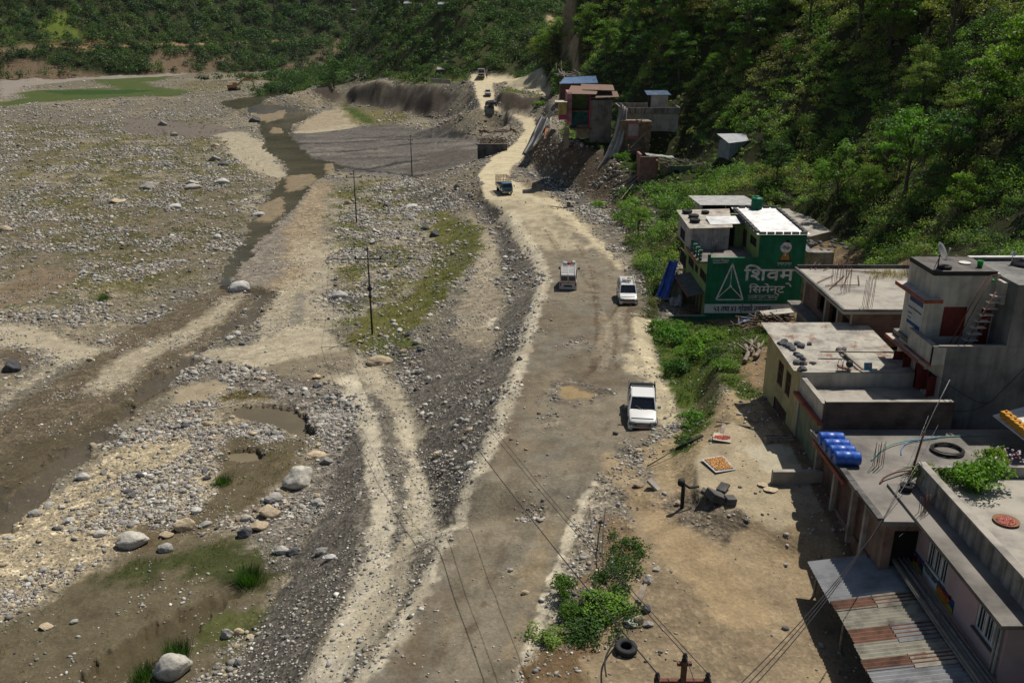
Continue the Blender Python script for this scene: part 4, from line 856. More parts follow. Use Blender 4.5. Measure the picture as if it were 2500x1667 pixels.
def treemesh(seed, H=7, Rc=3, nclump=26, nleaf=3200, leaf=.22, col=0, lo=.35, tall=1.0):
    rg = np.random.default_rng(seed); Cn = []; mb = MB(); 
    top = (rg.uniform(-.3,.3), rg.uniform(-.3,.3), H*.8)
    mb.tube([(0,0,-.6),(0,0,H*.15),(top[0]*.5,top[1]*.5,H*.45),top],[H*.028,H*.022,H*.016,H*.006],7)
    for q in range(nclump):
        a = rg.random()*6.283; h = lo+(1-lo)*rg.random()**.8; rmax = Rc*math.sin(math.pi*min(.96,(.18+.75*(h-lo)/(1-lo))))**.7
        rr_ = rmax*math.sqrt(rg.random()); c = (rr_*math.cos(a), rr_*math.sin(a), H*h); Cn.append(c)
        if q%2==0: mb.tube([(top[0]*h*.5,top[1]*h*.5,H*max(.12,h-.28)),((c[0])*.5,(c[1])*.5,c[2]-H*.1),c],[H*.009,H*.006,H*.002],5)
    Cn = np.array(Cn); m = len(Cn); rad = Rc*(.22+.2*rg.random(m)); base = GREEN[col]
    tint = base*(.6+.8*rg.random((m,1)))*np.array([1,1,1])+rg.normal(size=(m,3))*.004
    V,F,T = leaves(Cn, rad, nleaf//m, np.full(m,leaf), np.clip(tint,.01,1), rng=rg)
    cm = npmesh('crown', V, F, {'Tint':('FLOAT_COLOR',T)}); cm.materials.append(LEAF)
    tr = mb.build('trunk', BARK); tm = tr.data; bpy.data.objects.remove(tr); return cm, tm
def shrubmesh(seed, R=1.5, nleaf=1400, leaf=.16, col=1, h=1.0):
    rg = np.random.default_rng(seed); m = 14; a = rg.random(m)*6.283; q = np.sqrt(rg.random(m))*R*.75
    Cn = np.stack([q*np.cos(a), q*np.sin(a), h*R*(.25+.6*rg.random(m))*(1-.4*q/R)],-1); rad = R*(.25+.22*rg.random(m))
    tint = GREEN[col]*(.75+.5*rg.random((m,1)))
    V,F,T = leaves(Cn, rad, nleaf//m, np.full(m,leaf), tint, rng=rg); me = npmesh('shrub', V, F, {'Tint':('FLOAT_COLOR',T)}); me.materials.append(LEAF); return me
TREES = [treemesh(21,7,3,26,3400,.26,0),treemesh(22,8.5,3.0,30,3600,.24,1,.3),treemesh(23,6,2.7,24,3000,.26,2),treemesh(24,9,4.0,34,4200,.30,4,.45),treemesh(25,7,3.2,22,2400,.22,6,.3),treemesh(26,6.5,2.6,24,3000,.28,5,.25)]
SHR = [shrubmesh(31+q,1.5,1500,.17,c) for q,c in enumerate((0,1,3,5,4,2))]
def tree(k, x, y, s=1, label=None, group=None, cat_='tree', rz=None, sz=1, name='hill_tree'):
    z = float(hgt(x,y)); root = empty(name,(x,y,z-.1),random.random()*6.28 if rz is None else rz,label,cat_,group); root.scale=(s,s,s*sz)
    link('crown', TREES[k][0], None, root); link('trunk', TREES[k][1], None, root); return root
def shrub(k, x, y, s=1, label=None, group=None, sz=1, z=None):
    o = link('shrub', SHR[k]); o.location=(x,y,(float(hgt(x,y)) if z is None else z)-.1*s); o.rotation_euler=(0,0,random.random()*6.28); o.scale=(s,s,s*sz); return tag(o,label,'shrub',group)
# ---- near hillside: scrub mass
d3 = inview&(PD<300)
f3 = FOR*d3*(KIND==3)
P, i, j = sample(f3*.85)
rad = .5+1.1*RNG.random(len(P))**1.6; m_ = clear(P,rad*.6,rad*.8); rad=np.where(m_,rad,.30+.1*rad); sg=[(-1,-1)];  rad *= .8+.6*fbm(P[:,0],P[:,1],14,3,61)
ci = np.clip((fbm(P[:,0],P[:,1],11,3,62)*1.5-.25)*7+RNG.normal(size=len(P))*1.1,0,6.99).astype(int)
tint = GREEN[ci]*(.5+.9*RNG.random((len(P),1)))
lf = np.clip(PD[i,j]*.0021,.13,.42); P2 = P.copy(); P2[:,2] += rad*.15
npl = np.clip((rad/lf)**2*6.5,12,170).astype(int)
print('scrub clumps', len(P), npl.sum())
A1_ = leaves(P2, rad, npl, lf, tint, squash=.9)
# trees of the hillside: the largest are individuals, the rest belong to the mass
Pt, it, jt = sample(f3*.05*(.4+1.2*sst(.4,.6,fbm(GX,GY,22,3,63))))
hs = 3.4+8.0*RNG.random(len(Pt))**2.0; m_ = clear(Pt,hs,hs*.3); Pt=Pt[m_]; it=it[m_]; jt=jt[m_]; hs=hs[m_]
order = np.argsort(-(hs/PD[it,jt])); sel = []
for q in order:
    if len(sel) >= 170: break
    if all((Pt[q,0]-Pt[z,0])**2+(Pt[q,1]-Pt[z,1])**2 > 6.5 for z in sel): sel.append(q)
print('hill trees', len(Pt), len(sel))
for q in sel:
    k = int(RNG.integers(0,6)); tree(k, Pt[q,0], Pt[q,1], hs[q]/TREES_H[k] if False else hs[q]/7.0, 'leafy tree growing in the dense scrub of the steep right hillside', 'trees on the steep right hillside')
rest = [q for q in order if q not in set(sel)][:900]
parts = [A1_]
for q in rest:
    m_ = 9; h = hs[q]; a = RNG.random(m_)*6.283; rr_ = h*.28*np.sqrt(RNG.random(m_)); Cn = Pt[q]+np.stack([rr_*np.cos(a),rr_*np.sin(a),h*(.35+.55*RNG.random(m_))],-1)
    lf_ = float(np.clip(PD[it[q],jt[q]]*.0021,.15,.5)); parts.append(leaves(Cn, h*(.13+.1*RNG.random(m_)), 45, np.full(m_,lf_), GREEN[RNG.integers(0,7)]*(.7+.6*RNG.random((m_,1)))))
V,F,T = cat(parts); tag(link('scrub', npmesh('scrub',V,F,{'Tint':('FLOAT_COLOR',T)}), LEAFS), 'dense green scrub covering the steep right hillside','scrub',kind='stuff')
# ---- middle spur and far hills
def mass(sel_, dens, rlo, rhi, lfk, cov, seed, nm, label, up=.3):
    P, i, j = sample(sel_*dens); rad = rlo+(rhi-rlo)*RNG.random(len(P))**1.5; lf = np.clip(PD[i,j]*lfk,.4,2.5)
    ci = np.clip((fbm(P[:,0],P[:,1],45,3,seed)*1.9-.55)*7+RNG.normal(size=len(P))*.8,0,5.99).astype(int); tint = GREEN[ci]*(.26+.45*RNG.random((len(P),1)))*np.array([.8,.9,1.1])
    npl = np.clip((rad/lf)**2*cov,14,150).astype(int); print(nm, len(P), npl.sum()); P[:,2] += rad*.35
    V,F,T = leaves(P, rad, npl, lf, tint, squash=1.05); tag(link(nm, npmesh(nm,V,F,{'Tint':('FLOAT_COLOR',T)}), LEAFS), label, 'woods', kind='stuff')
mass(FOR*inview*(KIND==3)*(PD>=300)*(PD<520), .14, 1.0, 3.2, .0019, 9, 71, 'spur_woods', 'dense woods and scrub on the spur above the road bend')
mass(FOR*inview*(KIND==4)*(PD<1000), .045, 1.8, 6.5, .0018, 9, 72, 'far_woods', 'dark woods covering the far bank of the river')
# ---- grass
def grass(P, h, w, tint, nb=6):
    n = len(P); k = np.repeat(np.arange(n), nb); m_ = len(k); a = RNG.random(m_)*6.283; off = (RNG.random(m_)**.5)*h[k]*.5
    B = P[k]+np.stack([np.cos(a)*off,np.sin(a)*off,np.full(m_,-.03)],-1); l = h[k]*(.5+.7*RNG.random(m_))
    tipd = np.stack([np.cos(a)*.45,np.sin(a)*.45,np.ones(m_)],-1)*l[:,None]; sd = np.stack([-np.sin(a),np.cos(a),np.zeros(m_)],-1)*(w[k]*.5)[:,None]
    V = np.stack([B-sd,B+sd,B+tipd],1).reshape(-1,3); return V, np.arange(3*m_).reshape(-1,3), np.repeat(tint[k]*(.7+.6*RNG.random((m_,1))),3,0)
gd = np.clip(GRS,0,2)*inview*(PD<330)*(KIND!=1)
r1 = np.clip(PD/70,.75,6)
P, i, j = sample(gd*11/r1**2*sst(.35,.6,fbm(GX,GY,1.7,3,83)))
print('grass', len(P)); h = (.10+.24*RNG.random(len(P))**2)*np.clip(r1[i,j],.9,2.2); w_ = .02*r1[i,j]*1.5
gt = np.array([(.10,.14,.035),(.15,.17,.05),(.20,.17,.08),(.07,.11,.025)])[np.clip((fbm(P[:,0],P[:,1],5,2,84)*4+RNG.normal(size=len(P))*.7),0,3.9).astype(int)]
V,F,T = grass(P,h,w_,gt); tag(link('grass', npmesh('grass',V,F,{'Tint':('FLOAT_COLOR',T)}), LEAFS), 'short weeds and grass growing on the river bed and banks','grass',kind='stuff')
P, i, j = sample(creep*15.0); P[:,2] += .1
A = leaves(P, .2+.25*RNG.random(len(P)), 24, np.full(len(P),.12), np.array([(.05,.105,.022)])*(.6+.9*RNG.random((len(P),1))), squash=.9)
tag(link('creeper', npmesh('creeper',A[0],A[1],{'Tint':('FLOAT_COLOR',A[2])}), LEAFS), 'dense dark green creeper covering the earth bank beside the yard planks','creeper',kind='stuff')
# leafy weeds on the bank between road and yard
P, i, j = sample(bank*inview*2.2); P[:,2] += .05
A = leaves(P, .25+.35*RNG.random(len(P)), 22, np.full(len(P),.13), np.array([(.07,.12,.025)])*(.6+.9*RNG.random((len(P),1))), squash=.8)
tag(link('weeds', npmesh('weeds',A[0],A[1],{'Tint':('FLOAT_COLOR',A[2])}), LEAFS), 'leafy green weeds on the bank between the road and the houses','weeds',kind='stuff')
# ------------------------------------------------------------------ building kit
def onY(px, py, Y):
    a,b,c = ray(px,py); t = Y/b; return Vector((a*t, Y, HC+c*t))
def onX(px, py, X):
    a,b,c = ray(px,py); t = X/a; return Vector((X, b*t, HC+c*t))
def onZ(px, py, z): return Vector(at_z(px,py,z))
def wpos(o):
    v = Vector(o.location)
    while o.parent is not None: o = o.parent; v = v+Vector(o.location)
    return v
def part(mb, name, mat, root=None, bevel=0, label=None):
    """mesh whose vertices are given in world metres, hung under root"""
    o = mb.build(name, mat, root, bevel)
    if root is not None: o.location = -wpos(root)
    if label: o['label'] = label
    return o
def solo(mb, name, mat, label, cat_, group=None, bevel=0, org=None):
    V = np.array(mb.v); c = Vector(((V[:,0].min()+V[:,0].max())/2,(V[:,1].min()+V[:,1].max())/2,V[:,2].min())) if org is None else Vector(org)
    mb.v = [tuple(Vector(p)-c) for p in mb.v]; o = mb.build(name, mat, None, bevel); o.location = c; return tag(o,label,cat_,group)
class Wall:
    def __init__(s, A, B, z0, z1, th=.22):
        s.A = Vector((A[0],A[1],0)); s.B = Vector((B[0],B[1],0)); s.z0=z0; s.z1=z1; s.th=th; s.u=(s.B-s.A).normalized(); s.L=(s.B-s.A).length; s.n=Vector((s.u.y,-s.u.x,0)); s.ops=[]
    def p(s, t, z, o=0): return s.A+s.u*t+s.n*o+Vector((0,0,z))
    def at(s, px, py):
        r = Vector(ray(px,py)); k = s.A.dot(s.n)/r.dot(s.n); q = r*k+Vector((0,0,HC)); return (q-s.A).dot(s.u), q.z
    def op(s, *r): s.ops.append(r); return r
    def oppx(s, a, b):
        t0,h1 = s.at(*a); t1,h0 = s.at(*b); r = (min(t0,t1),max(t0,t1),min(h0,h1),max(h0,h1)); s.ops.append(r); return r
    def slab(s, mb, t0,t1,h0,h1,o0,o1,m=0):
        V = [s.p(t,z,o) for z in (h0,h1) for t,o in ((t0,o1),(t1,o1),(t1,o0),(t0,o0))]
        mb.add(V, [(0,3,2,1),(4,5,6,7),(0,1,5,4),(1,2,6,5),(2,3,7,6),(3,0,4,7)], m)
    def body(s, mb, m=0):
        ts = sorted({0,s.L}|{min(max(x,0),s.L) for o in s.ops for x in o[:2]}); hs = sorted({s.z0,s.z1}|{min(max(x,s.z0),s.z1) for o in s.ops for x in o[2:4]})
        for i in range(len(ts)-1):
            run = None
            for j in range(len(hs)-1):
                tm=(ts[i]+ts[i+1])/2; hm=(hs[j]+hs[j+1])/2
                solid = not any(o[0]<tm<o[1] and o[2]<hm<o[3] for o in s.ops)
                if solid: run = hs[j] if run is None else run
                if (not solid) and run is not None: s.slab(mb,ts[i],ts[i+1],run,hs[j],-s.th,0,m); run=None
            if run is not None: s.slab(mb,ts[i],ts[i+1],run,hs[-1],-s.th,0,m)
        return s
    def window(s, r, root, fm, pm, name='window', nx=2, ny=1, fw=.06, bars=0, sill=None):
        t0,t1,h0,h1 = r; mb = MB()
        for a,b,c,d in ((t0,t0+fw,h0,h1),(t1-fw,t1,h0,h1),(t0+fw,t1-fw,h0,h0+fw),(t0+fw,t1-fw,h1-fw,h1)): s.slab(mb,a,b,c,d,-.14,-.04)
        for k in range(1,nx): x=t0+(t1-t0)*k/nx; s.slab(mb,x-fw/2,x+fw/2,h0+fw,h1-fw,-.135,-.045)
        for k in range(1,ny): z=h0+(h1-h0)*k/ny; s.slab(mb,t0+fw,t1-fw,z-fw/2,z+fw/2,-.13,-.05)
        for k in range(bars): x=t0+(t1-t0)*(k+.5)/bars; s.slab(mb,x-.012,x+.012,h0+fw,h1-fw,-.06,-.035)
        w_ = part(mb, name, fm, root); q = MB(); s.slab(q,t0+fw,t1-fw,h0+fw,h1-fw,-.11,-.09); part(q,'pane',pm,w_)
        if sill: q=MB(); s.slab(q,t0-.08,t1+.08,h0-.07,h0-.002,-.1,.1); part(q,'sill',sill,w_)
        return w_
    def door(s, r, root, fm, pm, leaves_=2, panels=3, name='door'):
        t0,t1,h0,h1 = r; mb = MB(); n = leaves_
        for k in range(n):
            a=t0+.06+(t1-t0-.12)*k/n; b=t0+.06+(t1-t0-.12)*(k+1)/n; s.slab(mb,a+.01,b-.01,h0+.02,h1-.06,-.1,-.06)
            for j in range(panels):
                z=h0+.12+(h1-h0-.2)*j/panels; s.slab(mb,a+.07,b-.07,z,z+(h1-h0-.2)/panels-.1,-.06,-.045)
        d = part(mb,name,pm,root); q = MB()
        for a,b,c,e in ((t0,t0+.06,h0,h1),(t1-.06,t1,h0,h1),(t0+.06,t1-.06,h1-.06,h1)): s.slab(q,a,b,c,e,-.13,-.02)
        part(q,'frame',fm,d); q=MB(); s.slab(q,(t0+t1)/2+.05,(t0+t1)/2+.09,(h0+h1)/2-.08,(h0+h1)/2+.05,-.045,-.01); part(q,'handle',M('iron',(.08,.07,.06),.5,.6),d); return d
def house(name, loc, label, cat_='house', group=None): return empty(name, loc, 0, label, cat_, group)
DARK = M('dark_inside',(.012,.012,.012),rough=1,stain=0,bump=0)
CONC = M('concrete',(.21,.19,.165),stain=.45,sc=.45,c2=(.085,.078,.07),bump=.4); CONCL = M('pale_concrete',(.34,.31,.26),stain=.4,sc=.7,c2=(.17,.155,.135)); CONCD = M('stained_concrete',(.13,.125,.12),stain=.45,sc=.7,streak=.5)
STREAK = M('streaked_plaster',(.33,.31,.28),stain=.3,sc=1.3,streak=.95); CREAM = M('cream_plaster',(.50,.46,.39),stain=.22,sc=.8,streak=.3); YEL = M('yellow_plaster',(.44,.38,.19),stain=.2,sc=1.0,streak=.25)
GREENW = M('lime_plaster',(.27,.36,.12),stain=.2,sc=1.2,streak=.3); SIGNG = M('sign_green',(.012,.165,.085),stain=.25,sc=.8,streak=.3); PINK = M('mauve_plaster',(.40,.30,.31),stain=.15,sc=.6); REDW = M('red_painted_wood',(.17,.022,.018),rough=.5,stain=.25,sc=3)
BROWNW = M('brown_wood',(.085,.045,.03),rough=.7,stain=.35,sc=4); REDT = M('red_trim',(.30,.085,.05),stain=.3); TIN = M('zinc_sheet',(.29,.295,.30),rough=.5,metal=.25,stain=.3,sc=1.0,bump=.05); TINR = M('rusty_sheet',(.17,.085,.055),rough=.85,stain=.4,sc=1.5)
TINM = M('mottled_sheet',(.40,.37,.31),rough=.65,metal=.1,stain=.35,sc=1.2,rust=.2); WOOD = M('grey_wood',(.26,.21,.16),stain=.4,sc=3); IRON = M('iron',(.08,.07,.06),.5,.6); RUST = M('rust_iron',(.16,.07,.045),rough=.85,stain=.35,sc=5)
WHITE = M('white_paint',(.62,.60,.56),stain=.15,sc=2); GLS = glass_mat('window_glass'); BRICK = brick_mat('brick_wall'); BRICKD = brick_mat('dark_brick',(.13,.07,.05),(.08,.05,.04),(.10,.095,.085),dirt=.85)
RUBBER = M('tyre_rubber',(.025,.025,.026),rough=.8,stain=.2,sc=6); SIGNW = M('sign_white',(.70,.74,.72),stain=.12,bump=0); GREYW = M('dark_render',(.21,.205,.19),stain=.38,sc=.45,streak=.45)
def rebar(root, pts, h, n=4, sp=.3, z=0):
    mb = MB()
    for x,y in pts:
        for k in range(n):
            a,b = (k%2)*sp,(k//2)*sp; mb.tube([(x+a,y+b,z-.05),(x+a+random.uniform(-.06,.06),y+b,z+h*random.uniform(.85,1.1))],.014,4)
    return part(mb,'reinforcing_bar',RUST,root)
# ================================================== shop with the blue drums (flat roof)
ZR = 5.1
x0,x1,y0,y1 = 15.25, 26.0, 31.35, 39.95
S = house('shop', (x0,y0,2.4), 'low flat-roofed shop with rolled shutters and four blue drums on its roof', 'shop')
mb = MB(); mb.prism([(14.95,39.95),(15.0,37),(15.12,35.2),(15.05,34.6),(15.2,33.2),(15.1,32.4),(15.25,31.35),(17.6,31.3),(17.65,34.2),(26,34.2),(26,39.95)], ZR-.22, ZR); part(mb,'roof',CONC,S)
mb = MB()
for a,b in ((.0,1.1),(1.15,2.3),(2.35,3.2),(3.25,4.4),(4.5,5.6),(6.2,7.3),(7.4,8.2)): mb.box(14.98+random.uniform(-.05,.05),15.28,31.4+a,31.4+b,ZR+.003,ZR+.07+random.uniform(0,.06))
part(mb,'roof_edge',CONCD,S)
wl = Wall((15.5,39.9),(15.5,31.83),1.6,ZR-.22); r1_=wl.op(.5,2.7,2.4,4.6); r2_=wl.op(2.95,4.9,2.4,4.6); r3_=wl.op(5.3,6.4,2.4,4.6); mb=MB(); wl.body(mb)
wf = Wall((15.5,31.6),(17.5,31.6),1.6,ZR-.22); r4_=wf.op(.4,1.6,2.4,4.5); wf.body(mb); mb.box(25.7,26,31.6,39.7,2,ZR-.22); mb.box(17.3,17.5,31.65,34,1.6,ZR-.22); part(mb,'wall',M('brown_plaster',(.26,.17,.13),stain=.35,sc=1,streak=.5),S)
for r in (r1_,r2_,r3_):
    mb=MB(); n_=14
    for k in range(n_): z=r[2]+(r[3]-r[2])*k/n_; wl.slab(mb,r[0],r[1],z,z+(r[3]-r[2])/n_-.02,-.16,-.12)
    part(mb,'shutter',M('shutter_brown',(.16,.10,.08),rough=.6,stain=.3,sc=2,streak=.4),S)
for q,r in enumerate((r4_,)): mb=MB(); wf.slab(mb,r[0],r[1],r[2],r[3],-.21,-.18); part(mb,'doorway',DARK,S)
for t in (.25,2.82,5.1,6.6): mb=MB(); wl.slab(mb,t-.11,t+.11,1.9,ZR-.225,.002,.2); part(mb,'pillar',M('pillar_cream',(.38,.33,.29),stain=.3,streak=.4),S)
mb=MB(); mb.box(14.9,15.1,35,39.3,ZR-.42,ZR-.222); part(mb,'fascia',REDT,S)
rebar(S,[(16.6,35.9),(16.85,36.0)],1.25,4,.2,ZR); rebar(S,[(16.9,31.7),(17.1,31.8)],1.0,4,.18,ZR)
BLUE = M('blue_plastic',(.012,.09,.42),rough=.4,stain=.2,sc=3,spec=.5)
for q,(px_,py_) in enumerate(((2029,1071),(2042,1088),(2055,1103),(2068,1118))):
    w_ = onZ(px_,py_,ZR+.33); o = MB(); prof=[(.0,-.58),(.29,-.58),(.315,-.55),(.33,-.5),(.33,-.22),(.345,-.2),(.33,-.18),(.33,.18),(.345,.2),(.33,.22),(.33,.5),(.315,.55),(.29,.58),(0,.58)]
    R = Matrix.Rotation(math.radians(90),3,'Y'); dm = MB(); dm.lathe(prof,(0,0,0),22,R=R)
    root = empty('blue_drum',(w_.x,w_.y,ZR+.005),math.radians(-4),('blue plastic drum nearest the brick parapet, farthest of the four in the row','blue plastic drum, second from the brick parapet in the row of four','blue plastic drum, third from the brick parapet in the row of four','blue plastic drum nearest the roof middle, last of the four')[q],'drum','blue plastic drums lying on the shop roof')
    b_ = dm.build('barrel',BLUE,root); b_.location=(0,0,.33); rg_=MB(); rg_.lathe([(.335,-.21),(.352,-.2),(.335,-.19)],n=22,R=R); rg_.lathe([(.335,.19),(.352,.2),(.335,.21)],n=22,R=R); g_=rg_.build('hoop',BLUE,root); g_.location=(0,0,.33)
    cp=MB(); cp.lathe([(0,-.60),(.04,-.60),(.04,-.578)],(0,0,0),10,R=R); c_=cp.build('bung',M('bung_white',(.5,.5,.5)),root); c_.location=(0,.18,.40)
# hose coil, pipes, mast, planter on the shop roof
mb=MB(); cc=onZ(2312,1102,ZR)
for k in range(7):
    pts=[(cc.x+(.62+.05*(k%3))*math.cos(a)*1.05,cc.y+(.62+.05*(k%3))*math.sin(a)*.95+.03*math.sin(3*a+k),ZR+.04+.045*(k//2)+.015*math.sin(2*a+k)) for a in np.linspace(0,6.28,26)]; mb.tube(pts,.026,6,cap=False)
solo(mb,'hose_coil',RUBBER,'coil of black hose lying on the shop roof','hose')
def curve_pts(P,n=18):
    P=[Vector(p) for p in P]; out=[]
    for i in range(len(P)-1):
        a=P[max(i-1,0)];b=P[i];c=P[i+1];d=P[min(i+2,len(P)-1)]
        for k in range(n//(len(P)-1)+1):
            t=k/(n//(len(P)-1)+1); out.append(.5*((2*b)+(c-a)*t+(2*a-5*b+4*c-d)*t*t+(3*b-a-3*c+d)*t**3))
    out.append(P[-1]); return out
mb=MB(); mb.tube(curve_pts([onZ(2127,1124,ZR+.03),onZ(2160,1092,ZR+.12),onZ(2210,1076,ZR+.1),onZ(2300,1066,ZR+.05),onZ(2420,1062,ZR+.03)]),.03,6); solo(mb,'garden_hose',M('teal_hose',(.10,.32,.27),.5),'teal green hose snaking over the shop roof','hose')
mb=MB(); mb.tube(curve_pts([onZ(2200,1110,ZR+.03),onZ(2203,1092,ZR+.05),onZ(2222,1077,ZR+.1),onZ(2290,1068,ZR+.05)]),.028,6); solo(mb,'garden_hose',M('blue_hose',(.12,.25,.42),.5),'light blue hose curling below the mast on the shop roof','hose')
mb=MB(); mb.tube(curve_pts([onZ(2148,1180,ZR+.03),onZ(2160,1165,ZR+.15),onZ(2190,1152,ZR+.2),onZ(2225,1148,ZR+.05)]),.04,6); solo(mb,'bent_pipe',RUST,'bent brown pipe lying on the shop roof by the starter bars','pipe')
a_=onZ(2225,1156,ZR); mb=MB(); mb.tube([a_,(a_.x+.25,a_.y,ZR+2.1)],.05,8); m1=empty('mast',a_,0,'rusty mast with a thin pale rod standing on the shop roof','mast'); part(mb,'pole',RUST,m1); mb=MB(); mb.tube([(a_.x+.25,a_.y,ZR+2.1),(a_.x+.55,a_.y+.02,ZR+3.2),(a_.x+.95,a_.y,ZR+4.6)],.018,5); part(mb,'rod',WHITE,m1)
# ================================================== yellow house
Y = house('yellow_house',(15.4,39.97,2.9),'two-storey yellow house with brown shutters and a stone-weighted tin roof')
xa = 15.55
wl = Wall((xa,50.2),(xa,43.96),1.0,6.55); wq = Wall((xa+.05,43.96),(xa+.05,40.23),1.2,5.34)
t_=wl.oppx((1902,876),(1908,949)); u_=wl.oppx((1921,901),(1926,973)); d_=wl.oppx((1890,964),(1914,1057)); print('yh',t_,u_,d_); mb=MB(); wl.body(mb); part(mb,'wall',YEL,Y)
mb=MB(); wq.body(mb); part(mb,'lower_wall',M('sage_plaster',(.17,.20,.13),stain=.3,streak=.4),Y)
for r in (t_,u_): wl.window(r,Y,BROWNW,DARK,nx=3,ny=2,fw=.09,name='window')
wl.door(d_,Y,BROWNW,M('brown_door',(.10,.05,.035),stain=.3,sc=3),2,4)
mb=MB(); mb.box(xa-.3,xa-.01,39.9,43.9,5.35,5.5); part(mb,'ledge',REDT,Y)
mb=MB(); w2=Wall((xa,40.0),(21.8,40.0),1.2,5.0); w2.op(.15,1.4,2.9,4.7); w2.body(mb); part(mb,'side_wall',M('sage_plaster',(.17,.20,.13),stain=.3,streak=.4),Y)
mb=MB(); mb.box(xa+.21,22,40.22,43.7,5.6,5.8); part(mb,'terrace_floor',CONCL,Y)
mb=MB(); mb.box(xa+.05,22,39.97,40.19,5.0,6.58); part(mb,'brick_parapet',BRICKD,Y); mb=MB(); mb.box(xa+.03,21.9,39.94,40.21,6.583,6.62); part(mb,'coping',CONCL,Y)
mb=MB(); mb.box(xa,xa+.2,40.22,43.7,5.36,6.35); part(mb,'parapet',CREAM,Y); mb=MB(); mb.box(xa-.03,xa+.23,40.24,43.7,6.353,6.40); part(mb,'parapet_coping',CONCL,Y)
mb=MB(); mb.box(xa+.01,21.6,43.72,43.95,2.9,6.60); part(mb,'back_wall',CREAM,Y); mb=MB(); mb.box(xa,21.6,43.7,43.98,6.603,6.66); part(mb,'back_coping',CONCL,Y)
mb=MB(); mb.sheet((xa-.35,44.0,6.62),(xa-.35,50.9,7.0),(21.6,50.9,7.0),(21.6,44.0,6.62),.02,corr=1,amp=.022); part(mb,'tin_roof',TINM,Y)
mb=MB(); mb.box(xa+.2,21.6,49.95,50.2,1.5,6.75); part(mb,'gable_wall',YEL,Y)
def small_stone(x,y,z,s,label,group,nm='roof_stone',k='dark'):
    o=bpy.data.objects.new(nm,RM[k][random.randrange(3)]); C.objects.link(o); o.location=(x,y,z+s*.3); o.scale=(s,s*.8,s*.5); o.rotation_euler=(0,0,random.random()*6); return tag(o,label,'stone',group)
for px_,py_,s in ((1907,843,.26),(1915,840,.3),(1922,846,.3),(1928,850,.34),(1946,843,.24),(1955,849,.3),(1976,844,.2),(1935,855,.26),(1944,866,.26),(1952,870,.24),(1960,876,.22),(1946,884,.3),(1960,886,.26),(1985,885,.2),(1958,899,.32),(2048,857,.24),(2056,862,.22),(2066,872,.22),(2072,876,.2),(2060,855,.2)):
    w_=onZ(px_,py_,6.75); small_stone(w_.x,w_.y,6.62+(w_.y-44)*.055,s,'dark stone weighing down the mottled tin roof of the yellow house','stones on the tin roof of the yellow house')
mb=MB(); a=onZ(2054,856,6.95); b=onZ(2107,902,6.8); mb.bar(a,b,.09,.09); solo(mb,'wooden_beam',WOOD,'long weathered beam lying across the mottled tin roof','beam')
mb=MB(); a=onZ(2002,858,7.08); b=onZ(2190,860,7.1); mb.bar(a,b,.06,.06); solo(mb,'bamboo_pole',WOOD,'thin pole lying along the top of the mottled tin roof','pole')
t=empty('chair_frame',onZ(2044,904,6.72),0,'rusty bent tube frame with a brown seat standing at the tin roof edge','chair'); p0=Vector(t.location)
mb=MB(); 
for dx in (0,.28): mb.tube(curve_pts([p0+Vector((dx,0,0)),p0+Vector((dx+.02,.05,.5)),p0+Vector((dx+.12,.08,.58)),p0+Vector((dx+.22,.05,.45)),p0+Vector((dx+.28,0,0))]),.016,5)
part(mb,'frame',RUST,t); mb=MB(); mb.cb(p0+Vector((.3,.05,.14)),(.55,.35,.08),Matrix.Rotation(.3,3,'Y')); part(mb,'seat',M('brown_cloth',(.22,.11,.07)),t)
t=empty('wall_fan',onZ(2072,903,6.72),0,'dark round fan head beside the rusty chair frame on the roof edge','fan'); p0=Vector(t.location); mb=MB(); mb.lathe([(0,-.06),(.17,-.05),(.2,0),(.17,.05),(0,.06)],p0+Vector((0,0,.34)),18,R=Matrix.Rotation(1.2,3,'X')); part(mb,'cage',M('dark_green_plastic',(.03,.045,.04),.5),t); mb=MB(); mb.tube([p0,p0+Vector((0,0,.2))],.03,6); mb.box(p0.x-.12,p0.x+.12,p0.y-.1,p0.y+.1,p0.z,p0.z+.04); part(mb,'stand',IRON,t)
mb=MB(); p0=onZ(2118,904,6.7); mb.cb(p0+Vector((0,0,.22)),(.42,.05,.42),Matrix.Rotation(-.35,3,'X')); mb.cb(p0+Vector((.03,-.035,.24)),(.2,.03,.1),Matrix.Rotation(-.35,3,'X'),1); solo(mb,'painted_board',[M('sky_blue_paint',(.05,.28,.42)),M('orange_paint',(.55,.16,.06))],'small blue board with an orange patch leaning on the tin roof edge','board')
# ================================================== tower house
T = house('tower_house',(21.85,41.4,3),'tall cream house with red doors, a balcony and a steel ladder')
wl = Wall((21.6,46.2),(21.85,41.4),5.0,8.15)
lw=wl.oppx((2207,858),(2218,914)); dd=wl.oppx((2236,880),(2243,973)); rw=wl.oppx((2266,902),(2278,966)); print('tw',lw,dd,rw); mb=MB(); wl.body(mb); part(mb,'wall',CREAM,T)
wl.window(lw,T,REDW,DARK,nx=2); wl.window(rw,T,REDW,GLS,nx=2); wl.door(dd,T,REDW,REDW,2,3)
for r in (lw,rw):
    for tt_,sg in ((r[0],-1),(r[1],1)):
        mb=MB(); a=wl.p(tt_,r[2],0); n_=wl.n*.5+wl.u*sg*.12; mb.add([a,a+n_,a+n_+Vector((0,0,r[3]-r[2])),a+Vector((0,0,r[3]-r[2])),a+wl.u*.03,a+n_+wl.u*.03,a+n_+wl.u*.03+Vector((0,0,r[3]-r[2])),a+wl.u*.03+Vector((0,0,r[3]-r[2]))],[(0,1,2,3),(7,6,5,4),(0,4,5,1),(1,5,6,2),(2,6,7,3),(3,7,4,0)]); part(mb,'shutter',REDW,T)
